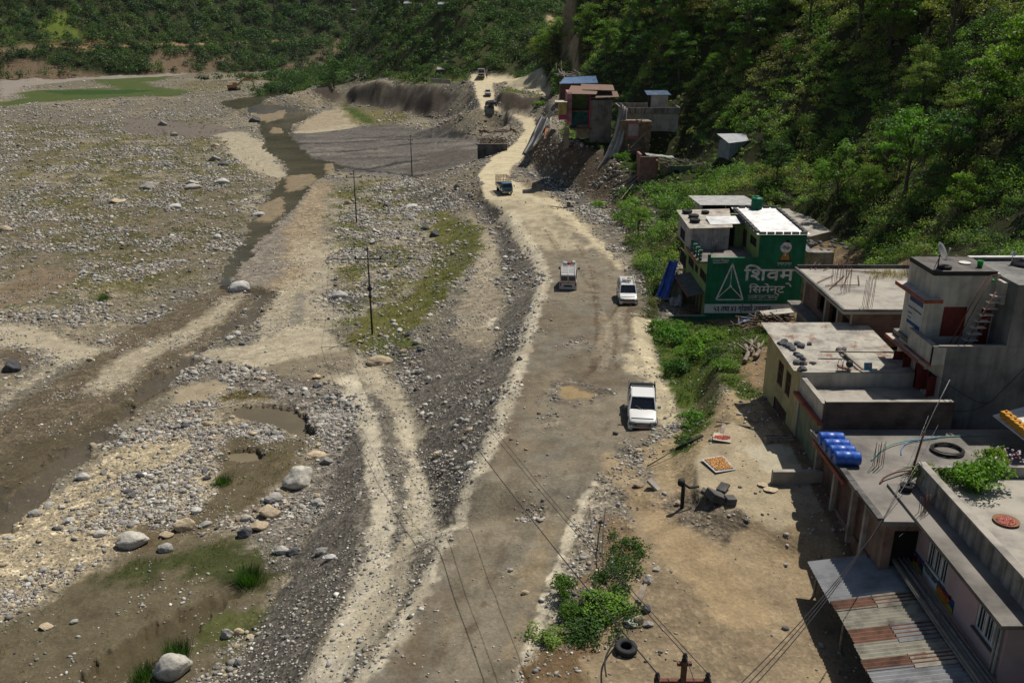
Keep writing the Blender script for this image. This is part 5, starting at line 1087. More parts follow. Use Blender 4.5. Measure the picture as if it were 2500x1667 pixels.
mb=MB(); mb.box(21.86,31,41.4,41.6,1.5,8.98); mb.box(24.82,31,41.42,46,8.2,12.2); mb.box(21.9,31,46,46.2,3,8.2); part(mb,'dark_wall',GREYW,T)
mb=MB(); mb.box(21.25,31,41.6,46.3,8.05,8.25); part(mb,'balcony_floor',CONC,T)
mb=MB(); mb.box(21.2,21.42,41.42,44.3,8.0,8.94); mb.box(21.2,21.855,41.41,41.6,8.0,8.94); part(mb,'balcony_parapet',CREAM,T)
mb=MB(); mb.box(21.17,21.45,41.4,44.3,8.945,9.0); mb.box(21.45,24.8,41.38,41.63,8.985,9.03); part(mb,'parapet_coping',CONCL,T)
mb=MB(); mb.box(20.9,21.25,42.2,46.4,7.85,7.93); part(mb,'lower_sunshade',CREAM,T); mb=MB(); mb.box(20.86,20.9,42.2,46.4,7.78,7.94); mb.box(21.1,21.2,41.39,44.4,7.9,8.0); part(mb,'sunshade_edge',REDT,T)
wb = Wall((21.45,43.1),(24.8,43.1),8.25,12.3); d1=wb.oppx((2305,749),(2349,822)); d2=wb.op(2.72,3.3,8.3,10.45); mb=MB(); wb.body(mb)
ws = Wall((21.45,46.0),(21.45,43.33),8.25,12.3); ws.body(mb); mb.box(21.46,24.8,45.8,46,8.25,12.3); part(mb,'upper_wall',CREAM,T)
for r in (d1,d2): wb.door(r,T,REDW,REDW,1,3)
mb=MB(); mb.box(21.45,24.6,43.1,46.0,12.3,12.42); part(mb,'top_roof',M('dark_roof',(.12,.105,.095),stain=.4,sc=1),T); mb=MB(); mb.box(21.43,24.62,43.06,43.1,12.2,12.43); mb.box(21.4,21.45,43.06,46,12.2,12.43); part(mb,'roof_edge',M('black_trim',(.03,.03,.03)),T)
mb=MB(); mb.box(20.95,21.44,43.0,46.2,10.95,11.03); mb.box(20.95,21.9,42.7,43.08,10.95,11.03); part(mb,'upper_sunshade',CREAM,T); mb=MB(); mb.box(20.9,20.95,42.7,46.2,10.85,11.04); mb.box(20.9,21.9,42.66,42.7,10.85,11.04); part(mb,'upper_sunshade_edge',REDT,T)
mb=MB(); mb.prism([(24.6,43.0),(24.6,42.3),(24.81,42.3),(24.81,43.0)],10.9,12.05); part(mb,'stair_wall',CREAM,T)
mb=MB(); mb.box(24.6,29,46.0,46.2,8.2,12.35); part(mb,'rear_parapet',GREYW,T); mb=MB(); mb.box(24.6,29,45.95,46.25,12.353,12.42); part(mb,'rear_coping',WHITE,T)
# painted notice on the left wall of the tower
nb=MB(); ws.slab(nb,.55,2.45,8.95,10.75,.002,.02); notice=part(nb,'painted_notice',M('notice_white',(.45,.46,.45),stain=.1),T)
def text(s, size, M3, loc, mat, parent, name='lettering', ext=.004, align='LEFT', label=None, width=None, bold=0):
    cu=bpy.data.curves.new(name,'FONT'); cu.body=s; cu.size=size; cu.extrude=ext; cu.align_x=align; cu.resolution_u=3
    tmp=bpy.data.objects.new(name,cu); C.objects.link(tmp); bpy.context.view_layer.update(); me=bpy.data.meshes.new_from_object(tmp.evaluated_get(bpy.context.evaluated_depsgraph_get())); bpy.data.objects.remove(tmp)
    if len(me.vertices)==0: return None
    xs=[v.co.x for v in me.vertices]; w0=max(xs)-min(xs)
    if width: 
        for v in me.vertices: v.co.x=(v.co.x-(min(xs) if align=='LEFT' else 0))*width/w0
    if bold:
        V0=np.array([v.co[:] for v in me.vertices]); F0=[tuple(q.vertices) for q in me.polygons]; vs_=[]; fs_=[]
        for q,(dx,dy) in enumerate(((0,0),(1,0),(-1,0),(0,1),(0,-1),(.7,.7),(-.7,-.7),(.7,-.7),(-.7,.7))): fs_+=[tuple(i+len(vs_) for i in f) for f in F0]; vs_+=[(a+dx*bold,b+dy*bold,c+q*.0011) for a,b,c in V0]
        me=bpy.data.meshes.new(name); me.from_pydata(vs_,[],fs_)
    me.transform(Matrix.Translation(loc)@M3.to_4x4()); me.materials.clear(); me.materials.append(mat)
    o=bpy.data.objects.new(name,me); C.objects.link(o)
    if parent is not None: o.parent=parent; o.location=-wpos(parent)
    if label: o['label']=label
    return o
FACE_Y = Matrix.Rotation(math.radians(90),3,'X')                      # reads from -Y
FACE_X = Matrix.Rotation(math.radians(-90),3,'Z')@FACE_Y              # reads from -X
INK = M('blue_ink',(.03,.07,.16),bump=0); BLK = M('black_paint',(.02,.02,.02),bump=0)
for a_,b_ in ((10.25,10.5),(9.0,9.2)): nb=MB(); ws.slab(nb,.7,2.3,a_,b_,.021,.026); part(nb,'blue_band',INK,notice)
text('Tractor & Diesel House',.17,FACE_X,(21.42,45.35,9.86),BLK,notice,width=1.6)
text('S. & N. P.',.14,FACE_X,(21.42,45.3,9.55),BLK,notice); text('G H 0',.14,FACE_X,(21.42,45.2,9.3),BLK,notice)
# ladder
la=onY(2345,850,41.95); lb=onY(2432,712,42.25); lad=empty('steel_ladder',(la.x,la.y,la.z),0,'steel stair ladder with grille treads leaning up the balcony','ladder'); mb=MB()
off=Vector((.62,.3,0)); rail=Vector((-.25,.25,.6))
for o_ in (Vector((0,0,0)),off): mb.tube([la+o_-Vector((0,0,.35)),lb+o_],.045,6)
part(mb,'stringer',RUST,lad); mb=MB()
for o_ in (rail*.9,rail*.9+Vector((-.28,0,0))): mb.tube([la+o_-Vector((0,0,.5)),lb+o_+Vector((0,0,.2))],.028,5)
mb.tube([lb+rail*.9+Vector((0,0,.2)),lb+off+rail+Vector((.15,0,0))],.02,5); mb.tube([lb+rail*.9+Vector((-.28,0,.2)),lb+off+rail+Vector((.1,.2,.1))],.02,5); part(mb,'handrail',RUST,lad)
for k in range(9):
    c_=la.lerp(lb,(k+.2)/9)+off*.5; mb=MB()
    for q in range(4): mb.box(c_.x-.34,c_.x+.34,c_.y-.18+q*.1,c_.y-.18+q*.1+.055,c_.z,c_.z+.025)
    part(mb,'tread',M('galvanised',(.50,.49,.47),.6,.1),lad)
# things on the tower roof
def dish(loc,rz,tilt,R_,label,grp=None):
    root=empty('satellite_dish',loc,rz,label,'satellite dish',grp); mb=MB(); Rm=Matrix.Rotation(tilt,3,'X'); c_=Vector((0,0,R_*1.7))
    prof=[(0,0),(R_*.35,.03*R_),(R_*.7,.12*R_),(R_,.26*R_),(R_*1.01,.24*R_),(R_*.7,.09*R_),(R_*.3,-.01*R_),(0,-.03)]; mb.lathe(prof,c_,22,R=Rm); mb.build('reflector',M('dish_grey',(.22,.22,.22),.6,.2),root)
    mb=MB(); mb.tube([c_,(0,0,.05)],.03,6); mb.tube([c_*.7,(.3,.1,0)],.018,5); mb.tube([c_*.7,(-.3,.1,0)],.018,5); mb.build('stand',IRON,root)
    mb=MB(); tip=c_+Rm@Vector((0,0,R_*.95)); mb.tube([c_+Rm@Vector((0,-R_*.9,.25*R_)),tip],.014,5); mb.lathe([(0,-.05),(.04,-.05),(.04,.05),(0,.05)],tip,8); mb.build('feed_arm',WHITE,root); return root
g_=onZ(2289,655,12.43); dish((g_.x,g_.y,12.43),math.radians(50),math.radians(62),.5,'dark satellite dish on the top roof of the tower house')
mb=MB(); g_=onZ(2284,652,12.43); mb.lathe([(.3,0),(.36,.08),(.3,.16),(.18,.16),(.16,.08),(.18,0)],(g_.x+.35,g_.y-.25,12.43),20); solo(mb,'car_tyre',RUBBER,'old tyre lying at the foot of the dish on the tower roof','tyre')
mb=MB(); g_=onZ(2355,643,12.43); mb.lathe([(0,.0),(.27,.02),(.3,.06),(.26,.05),(0,.03)],(g_.x,g_.y,12.43),20); solo(mb,'white_tray',WHITE,'white round tray lying on the tower roof','tray')
mb=MB(); g_=onZ(2394,652,12.43); mb.lathe([(0,.005),(.12,.005),(.16,.34),(.145,.34),(.11,.03),(0,.03)],(g_.x-.05,g_.y,12.43),16); solo(mb,'green_bucket',M('green_plastic',(.01,.28,.04),.4),'bright green bucket at the right end of the tower roof','bucket')
mb=MB(); g_=onY(2429,664,42.5); mb.lathe([(0,0),(.06,0),(.08,.14),(.07,.14),(0,.02)],(g_.x,42.5,12.03),12); solo(mb,'green_mug',M('green_plastic',(.01,.28,.04),.4),'small green mug on the stair wall of the tower house','mug')
g_=onY(2455,672,44.0); bg_=MB(); V,F=I4
V=np.array([Vector(v)*(1+.13*mnoise.fractal(Vector(v)*1.7,1,2,4)) for v in V])*np.array([.42,.42,.34]); bg_.add([(a+g_.x,b+44.0,c+g_.z-.35+.12) for a,b,c in V],[tuple(f) for f in F],sm=True); solo(bg_,'round_sack',M('brown_sack',(.26,.15,.09),stain=.35,sc=3),'round brown sack standing behind the stair wall','sack')  # this object is a lumpy brown sack
mb=MB(); g_=onY(2492,640,45.0); mb.lathe([(0,0),(.62,0),(.64,.3),(.62,.32),(.64,.6),(.62,.62),(.64,1.0),(.5,1.25),(.2,1.38),(.2,1.45),(0,1.46)],(g_.x+.15,45.0,g_.z-1.25),26); solo(mb,'black_water_tank',M('black_plastic',(.025,.025,.028),.5),'black plastic water tank at the right edge of the tower roof','water tank')
lamp=empty('solar_lamp',onY(2466,648,45.3),0,'small square lamp on a thin pole beside the black water tank','lamp'); p0=Vector(lamp.location); mb=MB(); mb.tube([p0-Vector((0,0,.6)),p0+Vector((.05,0,.55))],.022,6); part(mb,'pole',WHITE,lamp); mb=MB(); mb.cb(p0+Vector((.07,0,.65)),(.22,.16,.2),Matrix.Rotation(.5,3,'Y')); part(mb,'head',WHITE,lamp)
mb=MB(); mb.tube(curve_pts([onY(2288,917,41.3),onY(2340,955,41.3),onY(2405,985,41.3),onY(2450,950,41.3),onY(2505,895,41.3)]),.014,4); mb.tube(curve_pts([onY(2282,985,41.25),onY(2330,1003,41.25),onY(2380,1000,41.25),onY(2410,985,41.3)]),.012,4); solo(mb,'slack_cable',BLK,'slack black cable looping across the dark wall of the tower house','cable')
# ================================================== brick house
B = house('brick_house',(20.4,50.3,3),'unfinished brick house with empty windows and starter bars on its flat roof')
wl = Wall((20.55,59.4),(20.55,50.63),5.6,7.75)
w1=wl.oppx((1998,712),(2009,767)); w2_=wl.oppx((2028,734),(2036,808)); w3=wl.oppx((2058,767),(2076,830)); print('bh',w1,w2_,w3); mb=MB(); wl.body(mb)
w2=Wall((20.55,50.4),(28,50.4),5.6,7.75); w2.body(mb); mb.box(27.8,28,50.6,59.4,3,7.75); mb.box(20.55,28,59.2,59.39,3,7.75); part(mb,'wall',BRICK,B)
mb=MB()
for t in (.0,w1[1]+.15,w2_[1]+.1,8.75): mb=MB(); wl.slab(mb,max(t,0),max(t,0)+.24,5.6,7.75,.002,.03); part(mb,'pillar',CONCL,B)
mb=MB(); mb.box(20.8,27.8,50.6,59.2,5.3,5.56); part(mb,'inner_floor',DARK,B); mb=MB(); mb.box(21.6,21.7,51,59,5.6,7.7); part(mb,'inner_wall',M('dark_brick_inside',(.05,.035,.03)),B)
mb=MB(); mb.box(19.9,28.4,50.2,59.9,7.76,7.95); part(mb,'roof',CONCL,B); mb=MB(); mb.box(19.86,20.02,50.2,59.9,7.955,8.06); mb.box(20.02,28.4,50.16,50.32,7.955,8.06); mb.box(20.02,28.4,59.8,59.92,7.955,8.2); part(mb,'roof_kerb',CONCD,B)
mb=MB(); mb.box(19.6,20.54,50.3,59.9,5.42,5.58); part(mb,'ledge',CONC,B)
mb=MB(); mb.box(20.2,27.9,50.45,59.3,1.0,5.4); part(mb,'lower_wall',CONCD,B)
for px_,py_,h in ((2037,694,2.0),(2060,714,2.1),(2114,752,2.5),(2212,672,1.2)):
    g_=onZ(px_,py_,7.95); rebar(B,[(g_.x-.15,g_.y),(g_.x+.15,g_.y)],h*.8,4,.22,7.95)
mb=MB(); 
for a,b in (((2015,697),(2095,696)),((2025,706),(2062,672)),((1995,690),(2035,672)),((2064,660),(2170,668)),((2056,700),(2080,655)),((2095,672),(2098,696)),((1978,657),(1992,640)),((1990,657),(2002,643)),((2010,660),(2036,648))): mb.bar(onZ(*a,8.02),onZ(*b,8.05),.045,.045)
solo(mb,'scrap_bars',RUST,'tangle of rusty bars lying on the flat roof of the brick house','scrap')
g_=onZ(2180,672,7.96); A=grass(np.array([[g_.x+random.uniform(-1.6,1.2),g_.y+random.uniform(-.8,.8),7.96] for _ in range(120)]),np.full(120,.45),np.full(120,.02),np.tile([[.28,.22,.09]],(120,1)))
tag(link('straw_heap',npmesh('straw',A[0],A[1],{'Tint':('FLOAT_COLOR',A[2])}),LEAFS),'heap of dry straw on the far side of the brick house roof','straw')
# rough yard block under the brick house on its left
# ================================================== green house with the painted advertisement
Gh = house('green_house',(18.7,81.7,-3.5),'three-storey green house with a white painted cement advertisement in Devanagari')
YF=81.7; xl=18.75; xr=27.95
mb=MB(); mb.box(xl,xr,YF,YF+.25,-4.4,2.35); mb.box(23.55,xr,YF,YF+.25,2.35,5.2); mb.box(xl,xl+.25,YF,YF+.25,2.35,3.25); mb.box(xl+.25,23.55,YF+.02,YF+.2,2.35,2.95); front=part(mb,'sign_wall',SIGNG,Gh)
def sp(px,py,o=-.012): v=onY(px,py,YF+o); return v
def z5(x,y): return (1580+x/4.481, 450+y/4.481)
q=MB(); a=sp(*z5(648,1310)); b=sp(*z5(1668,1408)); q.box(xl,xr,YF-.012,YF-.002,b.z,a.z); band=part(q,'white_band',SIGNW,front)
SW = M('sign_lettering_white',(.74,.73,.74),bump=0,stain=.3,sc=2.5)
def stroke(mb,P,w,closed=False):
    P=[sp(*z5(*p)) for p in P]; n=len(P)
    for i in range(n if closed else n-1): mb.bar((P[i].x,YF-.014,P[i].z),(P[(i+1)%n].x,YF-.014,P[(i+1)%n].z),.012,w)
q=MB(); stroke(q,[(935,868),(1048,1262),(752,1262)],.13,True); stroke(q,[(930,880),(912,1100)],.06); stroke(q,[(912,1115),(760,1250)],.09); stroke(q,[(912,1115),(1040,1250)],.09)
c_=sp(*z5(912,1115)); q.lathe([(.05,-.008),(.13,-.008),(.13,.006),(.05,.006)],(c_.x,YF-.02,c_.z),20,R=Matrix.Rotation(math.pi/2,3,'X')); part(q,'triangle_emblem',SW,front)
q=MB(); P3=[sp(*z5(*p)) for p in ((930,880),(912,1110),(770,1240))]; q.add([(v.x,YF-.005,v.z) for v in P3],[(0,1,2)]); part(q,'triangle_fill',M('emblem_green',(.015,.17,.09),bump=0),front)
def dev(s,x,y,size,w,mat=SW,bold=.0,par=front,nm='lettering',ext=.004):
    v=sp(*z5(x,y),-.02); return text(s,size,FACE_Y,(v.x,v.y,v.z),mat,par,nm,width=w/4.481*(v.y*CT-(v.z-HC)*ST)/FPX,bold=bold,ext=ext)
dev('\u093f\u0936\u0935\u092e',1055,1050,1.72,545,bold=.035)
dev('\u0938\u093f\u092e\u0947\u0928\u094d\u091f'.replace('\u0938\u093f','\u093f\u0938'),1108,1185,1.02,390,bold=.016)
dev('\u0905\u0938\u0932\u0940 OPC \u093f\u0938\u092e\u0947\u0928\u094d\u091f',1100,1252,.42,330)
q=MB(); stroke(q,[(1100,1214),(1400,1212)],.03); stroke(q,[(1100,1266),(1420,1264)],.03); stroke(q,[(722,862),(885,853)],.05); stroke(q,[(1515,1085),(1550,1085),(1575,1120)],.12); part(q,'rule',SW,front)
dev('\u0917\u0941\u0923\u0938\u094d\u0924\u0930 \u093f\u0935\u0936\u094d\u0935\u093e\u0938',716,846,.34,178)
dev('\u0917\u0941\u0923\u0938\u094d\u0924\u0930 \u092a\u0941\u0930\u0938\u094d\u0915\u0943\u0924',1422,880,.36,155)
dev('\u096b\u0969 \u0924\u0925\u093e \u096a\u0969 \u0917\u094d\u0930\u0947\u0921\u0915\u094b \u0909\u0924\u094d\u092a\u093e\u0926\u0928',728,1385,.74,620,mat=BLK,bold=.012)
c_=sp(*z5(1520,692)); q=MB(); RX=Matrix.Rotation(math.pi/2,3,'X'); q.lathe([(.40,-.006),(.53,-.006),(.53,.006),(.40,.006)],(c_.x,YF-.02,c_.z),32,R=RX)
k=lambda x,y:(c_.x+x,YF-.02,c_.z+y)
for a,b,w in ((k(-.17,-.22),k(-.17,.22),.08),(k(-.17,.22),k(.17,-.22),.09),(k(.17,-.22),k(.17,.22),.08),(k(-.45,0),k(-.2,0),.08),(k(.2,0),k(.45,0),.08),(k(0,-.5),k(0,-.82),.12)): q.bar(a,b,.012,w)
part(q,'ring_emblem',SW,front)
q=MB(); P4=[sp(*z5(*p)) for p in ((1480,762),(1550,762),(1575,845),(1435,845))]; q.add([(v.x,YF-.006,v.z) for v in P4],[(0,3,2,1)]); part(q,'emblem_shadow',BLK,front)
q=MB(); P4=[sp(*z5(*p)) for p in ((1488,760),(1546,760),(1560,828),(1450,828))]; q.add([(v.x,YF-.014,v.z) for v in P4],[(0,3,2,1)]); part(q,'emblem_base',M('emblem_gold',(.48,.25,.04),bump=0),front)
q=MB(); a=sp(*z5(1522,606)); q.box(a.x,a.x+.35,YF-.03,YF-.002,a.z-.28,a.z); part(q,'vent',BLK,Gh)
# left facade
wl=Wall((xl,93.6),(xl,YF+.25),-4.0,2.3); ops=[wl.oppx(z5(455,770),z5(505,945)),wl.oppx(z5(525,860),z5(552,985)),wl.oppx(z5(580,900),z5(640,1095)),wl.oppx(z5(362,690),z5(420,940))]; mb=MB()
gs=[wl.op(.6+k*1.5,1.8+k*1.5,-3.4,-1.2) for k in range(7)]; wl.body(mb); mb.box(xr-.25,xr,YF+.25,93.6,-4,5.1); mb.box(xl+.3,xr-.3,93.3,93.6,-4,4.7); part(mb,'side_wall',GREENW,Gh)
for r in ops: wl.window(r,Gh,BROWNW,DARK,nx=3,fw=.08)
for r in gs: wl.door(r,Gh,BROWNW,M('shutter_board',(.15,.075,.05),stain=.3,sc=3),2,1)
mb=MB(); mb.box(17.85,23.5,YF+.26,88,2.32,2.5); part(mb,'terrace',CONC,Gh); mb=MB(); mb.box(17.8,17.85,YF+.2,88,2.28,2.52); part(mb,'terrace_edge',REDT,Gh)
mb=MB(); a=Vector((xl-.02,YF+.3,-.75)); mb.sheet((17.2,YF+.4,-1.05),(17.2,89.6,-1.05),(xl,89.6,-.7),(xl,YF+.4,-.7),.08); part(mb,'awning',M('awning_slab',(.10,.11,.09),stain=.3),Gh); mb=MB(); mb.box(17.13,17.2,YF+.35,89.7,-1.16,-1.0); part(mb,'awning_edge',REDT,Gh)
for k in range(4): mb=MB(); mb.box(18.0,18.28,YF+.6+k*1.25,YF+.88+k*1.25,2.5,3.45); mb.box(17.95,18.33,YF+.55+k*1.25,YF+.93+k*1.25,3.452,3.52); part(mb,'parapet_post',M('teal_post',(.03,.13,.09),stain=.2),Gh)
mb=MB()
for h in (2.85,3.15): mb.bar((18.14,YF+.3,h),(18.14,YF+5,h),.05,.05)
part(mb,'railing',WHITE,Gh)
wm=Wall((20.3,87.95),(23.55,87.95),2.45,4.75); dmid=wm.oppx(z5(860,468),z5(945,690)); mb=MB(); wm.body(mb); wk=Wall((20.3,90.5),(20.3,88.18),2.45,4.6); wk.body(mb)
wr=Wall((23.55,90.5),(23.55,YF+.25),2.45,5.1); dr_=wr.oppx(z5(1045,468),z5(1078,705)); wr_=wr.oppx(z5(1130,540),z5(1190,700)); wr.body(mb); part(mb,'upper_wall',GREENW,Gh)
wm.door(dmid,Gh,IRON,DARK,1,1); wr.door(dr_,Gh,BROWNW,BROWNW,1,2); wr.window(wr_,Gh,BROWNW,DARK,nx=3)
mb=MB(); wz=Wall((17.95,93.5),(17.95,86.6),2.3,4.7); wz1=wz.oppx(z5(365,455),z5(408,635)); wz.body(mb); mb.box(18.2,21.8,86.6,86.8,2.5,4.75); part(mb,'rear_room_wall',M('grey_plaster',(.42,.39,.37),stain=.3,streak=.4),Gh); wz.window(wz1,Gh,BROWNW,DARK,nx=2)
mb=MB(); mb.sheet((17.7,86.3,4.72),(17.7,93.9,5.0),(23.4,93.9,5.15),(22,86.3,4.85),.03,corr=1,amp=.02); part(mb,'rear_tin_roof',TINM,Gh)
mb=MB(); mb.sheet((20.0,87.4,4.86),(20.0,89.8,5.2),(23.6,89.8,5.25),(23.6,87.4,5.0),.03,corr=1,amp=.02); part(mb,'middle_tin_roof',TIN,Gh)
mb=MB(); mb.sheet((23.2,YF-.15,5.22),(23.2,92.4,5.6),(28.25,92.4,5.6),(28.25,YF-.15,5.22),.03,corr=1,amp=.018); part(mb,'white_tin_roof',TIN,Gh)
SB='row of dark slabs weighing down the white tin roof of the green house'
for k in range(6): mb=MB(); mb.cb((23.75+k*.78,YF+.1,5.34),(.62,.28,.18)); solo(mb,'roof_weight',CONCD,'dark slab in the row along the front edge of the white tin roof','slab','slabs on the white tin roof')
for k in range(9): 
    mb=MB(); y_=YF+.9+k*1.08; mb.cb((23.42,y_,5.36+k*.038),(.34,.95,.18)); solo(mb,'roof_weight',CONCD,'dark slab in the row along the left edge of the white tin roof','slab','slabs on the white tin roof')
    mb=MB(); mb.cb((27.95,y_,5.36+k*.038),(.34,.95,.18)); solo(mb,'roof_weight',CONCD,'dark slab in the row along the right edge of the white tin roof','slab','slabs on the white tin roof')
for k in range(5): mb=MB(); mb.cb((24.3+k*.85,92.2,5.7),(.6,.3,.2)); solo(mb,'roof_weight',CONCD,'dark slab in the row along the rear edge of the white tin roof','slab','slabs on the white tin roof')
TY=[]
for q,(x,y,l) in enumerate(((437,318,'large tyre lying farthest left on the rear tin roof'),(635,325,'tyre lying farthest right among those on the rear tin roof'),(508,360,'large tyre in the middle of the rear tin roof'),(522,402,'tyre nearest the terrace on the rear tin roof'))):
    g_=onZ(*z5(x,y),4.98); mb=MB(); R_=.55 if q!=1 else .42; mb.lathe([(R_*.55,0),(R_*.95,0),(R_,.08),(R_,.16),(R_*.95,.24),(R_*.55,.24),(R_*.5,.12)],(g_.x,g_.y,4.87+(g_.y-86.3)*.035),22); mb.f.append(mb.f[0]) if False else None; solo(mb,'car_tyre',RUBBER,l,'tyre')
g_=onZ(*z5(745,735),2.52); dish((g_.x,g_.y,2.5),math.radians(-120),math.radians(60),.42,'white satellite dish on the terrace of the green house')
g_=onZ(*z5(1210,290),5.5); tk=empty('green_water_tank',(g_.x,g_.y+.6,4.6),0,'green ribbed water tank behind the white tin roof','water tank'); mb=MB()
prof=[(0,0),(.58,0)]
for k in range(5): prof+=[(.6,.08+k*.25),(.56,.2+k*.25)]
prof+=[(.6,1.35),(.5,1.55),(.25,1.62)]; mb.lathe(prof,(g_.x,g_.y+.6,4.6+.6),24); part(mb,'tank',M('tank_green',(.01,.20,.10),.45),tk); mb=MB(); mb.lathe([(.26,0),(.26,.1),(0,.12)],(g_.x,g_.y+.6,4.6+2.22),16); part(mb,'lid',M('tank_green',(.01,.20,.10),.45),tk); mb=MB(); mb.box(g_.x-.6,g_.x+.6,g_.y,g_.y+1.2,3.2,5.19); part(mb,'plinth',CONC,tk)
# terrace slab beyond, shed
mb=MB(); P=[onZ(*z5(*p),1.7) for p in ((1060,268),(1640,268),(1800,370),(2010,515),(1790,570),(1500,560),(1060,420))]; mb.prism([(v.x,v.y) for v in P],-1.5,1.7); solo(mb,'concrete_slab',CONCL,'bare pale concrete slab on the slope behind the green house','slab')
sh=house('open_shed',(24,104,1.5),'long open shed with a pale corrugated roof behind the green house','shed'); a=onZ(*z5(585,128),3.9); b=onZ(*z5(1185,185),3.7); c_=onZ(*z5(640,205),3.3)
xs0=22.6; xs1=29.9; yA=104.8; yB=109; mb=MB(); mb.sheet((xs0,yA,3.35),(xs1,yA,3.35),(xs1-.8,yB+1,3.5),(xs0-.5,yB+1,3.5),.03,corr=1,amp=.02); part(mb,'roof',M('pale_sheet_roof',(.46,.45,.43),.6,stain=.2),sh)
mb=MB()
for x in (xs0+.3,xs0+3.1,xs0+4.2,xs1-.4): mb.box(x-.06,x+.06,yA+.15,yA+.27,.8,3.34)
part(mb,'post',WOOD,sh); mb=MB(); mb.box(xs0+.36,xs0+4.1,yA+.18,yA+.24,.8,2.35); mb.box(xs0+.2,xs0+.26,yA+.3,yB-.3,.8,3.3); part(mb,'panel',M('pale_panel',(.42,.41,.38),stain=.2),sh); mb=MB(); mb.box(xs0+.3,xs1-.3,yB-.4,yB-.3,.8,3.4); part(mb,'rear_wall',DARK,sh)
# ================================================== mauve building, bottom right
Pk = house('mauve_building',(16.9,25,.2),'mauve building with white-framed windows, posters and a dark streaked parapet','building')
xp=17.0
wl=Wall((xp,33.0),(xp,25.13),.0,5.05)
k1=wl.op(2.15,3.83,3.45,4.86); k2=wl.op(6.2,7.83,3.5,4.9); print('pk',k1,k2); mb=MB(); wl.body(mb); w2=Wall((xp,24.9),(24,24.9),.0,5.05); w2.body(mb); mb.box(xp+.22,24,32.8,33.0,1.2,5.05); part(mb,'wall',PINK,Pk)
for r in (k1,k2): wl.window(r,Pk,M('white_frame',(.6,.6,.6)),glass_mat('window_glass'),nx=3,fw=.07,bars=9,sill=CONCD)
mb=MB(); mb.box(16.55,24,24.6,34.3,5.06,5.22); part(mb,'roof_slab',CONC,Pk)
mb=MB(); mb.box(17.75,17.98,18.5,34.2,5.222,6.25); part(mb,'parapet',STREAK,Pk); mb=MB(); mb.box(17.7,18.03,18.5,34.25,6.253,6.32); part(mb,'parapet_coping',CONCL,Pk)
mb=MB(); mb.box(17.98,26,18.5,34.2,5.225,5.5); part(mb,'terrace_floor',CONCL,Pk)
mb=MB(); 
for dy in (.12,.32): mb.tube([(xp-.1,24.95+dy,5.0),(xp-.1,24.95+dy,1.4)],.05,8)
part(mb,'drainpipe',M('pipe_cream',(.38,.36,.32)),Pk)
POSTB=M('poster_blue',(.015,.05,.17),bump=0); POSTO=M('poster_orange',(.60,.16,.02),bump=0); POSTY=M('poster_yellow',(.45,.42,.03),bump=0); POSTR=M('poster_red',(.35,.05,.03),bump=0)
def poster(y0_,y1_,z0_,z1_,cream=False,label=''):
    root=empty('poster',(xp-.02,(y0_+y1_)/2,z0_),0,label,'poster'); mb=MB(); mb.box(xp-.03,xp-.004,y0_,y1_,z0_,z1_); part(mb,'board',M('poster_white',(.52,.54,.52),bump=0) if cream else POSTB,root)
    if cream:
        text('\u0936\u094d\u0930\u0940 \u0926\u0941\u0930\u094d\u0917\u093e \u091f\u094d\u0930\u0947\u0921\u0930\u094d\u0938',.22,FACE_X,(xp-.035,y1_-.1,z0_+(z1_-z0_)*.58),INK,root,width=(y1_-y0_)-.2,bold=.006); text('\u092c\u091f\u093e\u0930 , \u0930\u093e\u092e\u0947\u091b\u093e\u092a',.13,FACE_X,(xp-.035,y1_-.25,z0_+.35),INK,root,width=(y1_-y0_)-.5)
    else:
        mb=MB(); mb.box(xp-.036,xp-.031,y0_+.35,y1_-.1,z1_-.42,z1_-.15); part(mb,'orange_logo',POSTO,root); mb=MB(); mb.prism([(0,0),(1,0),(1,.35),(.6,.48),(.3,.33),(0,.45)],0,.004)
        mb.v=[(xp-.031-z,y1_-x*(y1_-y0_)+0,z0_+y*(z1_-z0_)) for x,y,z in mb.v]; part(mb,'yellow_field',POSTY,root); mb=MB()
        for q in range(14): yy=random.uniform(y0_+.2,y1_-.2); mb.box(xp-.04,xp-.036,yy,yy+.1,z0_+random.uniform(.3,.45),z0_+random.uniform(.5,.62))
        part(mb,'red_motif',POSTR,root)
def pp(a,b): u=onX(*a,xp); v=onX(*b,xp); return min(u.y,v.y),max(u.y,v.y),min(u.z,v.z),max(u.z,v.z)
poster(*pp((2226,1331),(2249,1407)),label='blue and yellow poster at the far end of the mauve wall'); poster(*pp((2260,1368),(2286,1449)),True,label='white shop board with blue writing between the two blue posters'); poster(*pp((2291,1417),(2325,1498)),label='blue and yellow poster under the gap between the mauve windows')
mb=MB(); g_=onZ(2456,1273,5.52); mb.lathe([(0,.01),(.42,.01),(.5,.09),(.46,.09),(.4,.04),(0,.04)],(g_.x,g_.y,5.5),28); tr=empty('chilli_tray',(g_.x,g_.y,5.5),0,'round woven tray of red chillies drying on the terrace','tray'); part(mb,'tray',M('woven_tray',(.25,.13,.06)),tr)
mb=MB()
for q in range(260): a=random.random()*6.28; r_=.34*math.sqrt(random.random()); x,y=g_.x+r_*math.cos(a),g_.y+r_*math.sin(a); b=random.random()*3.1; mb.bar((x-.04*math.cos(b),y-.04*math.sin(b),5.55),(x+.04*math.cos(b),y+.04*math.sin(b),5.57),.018,.018)
part(mb,'chillies',M('chilli_red',(.36,.03,.012),.5),tr)
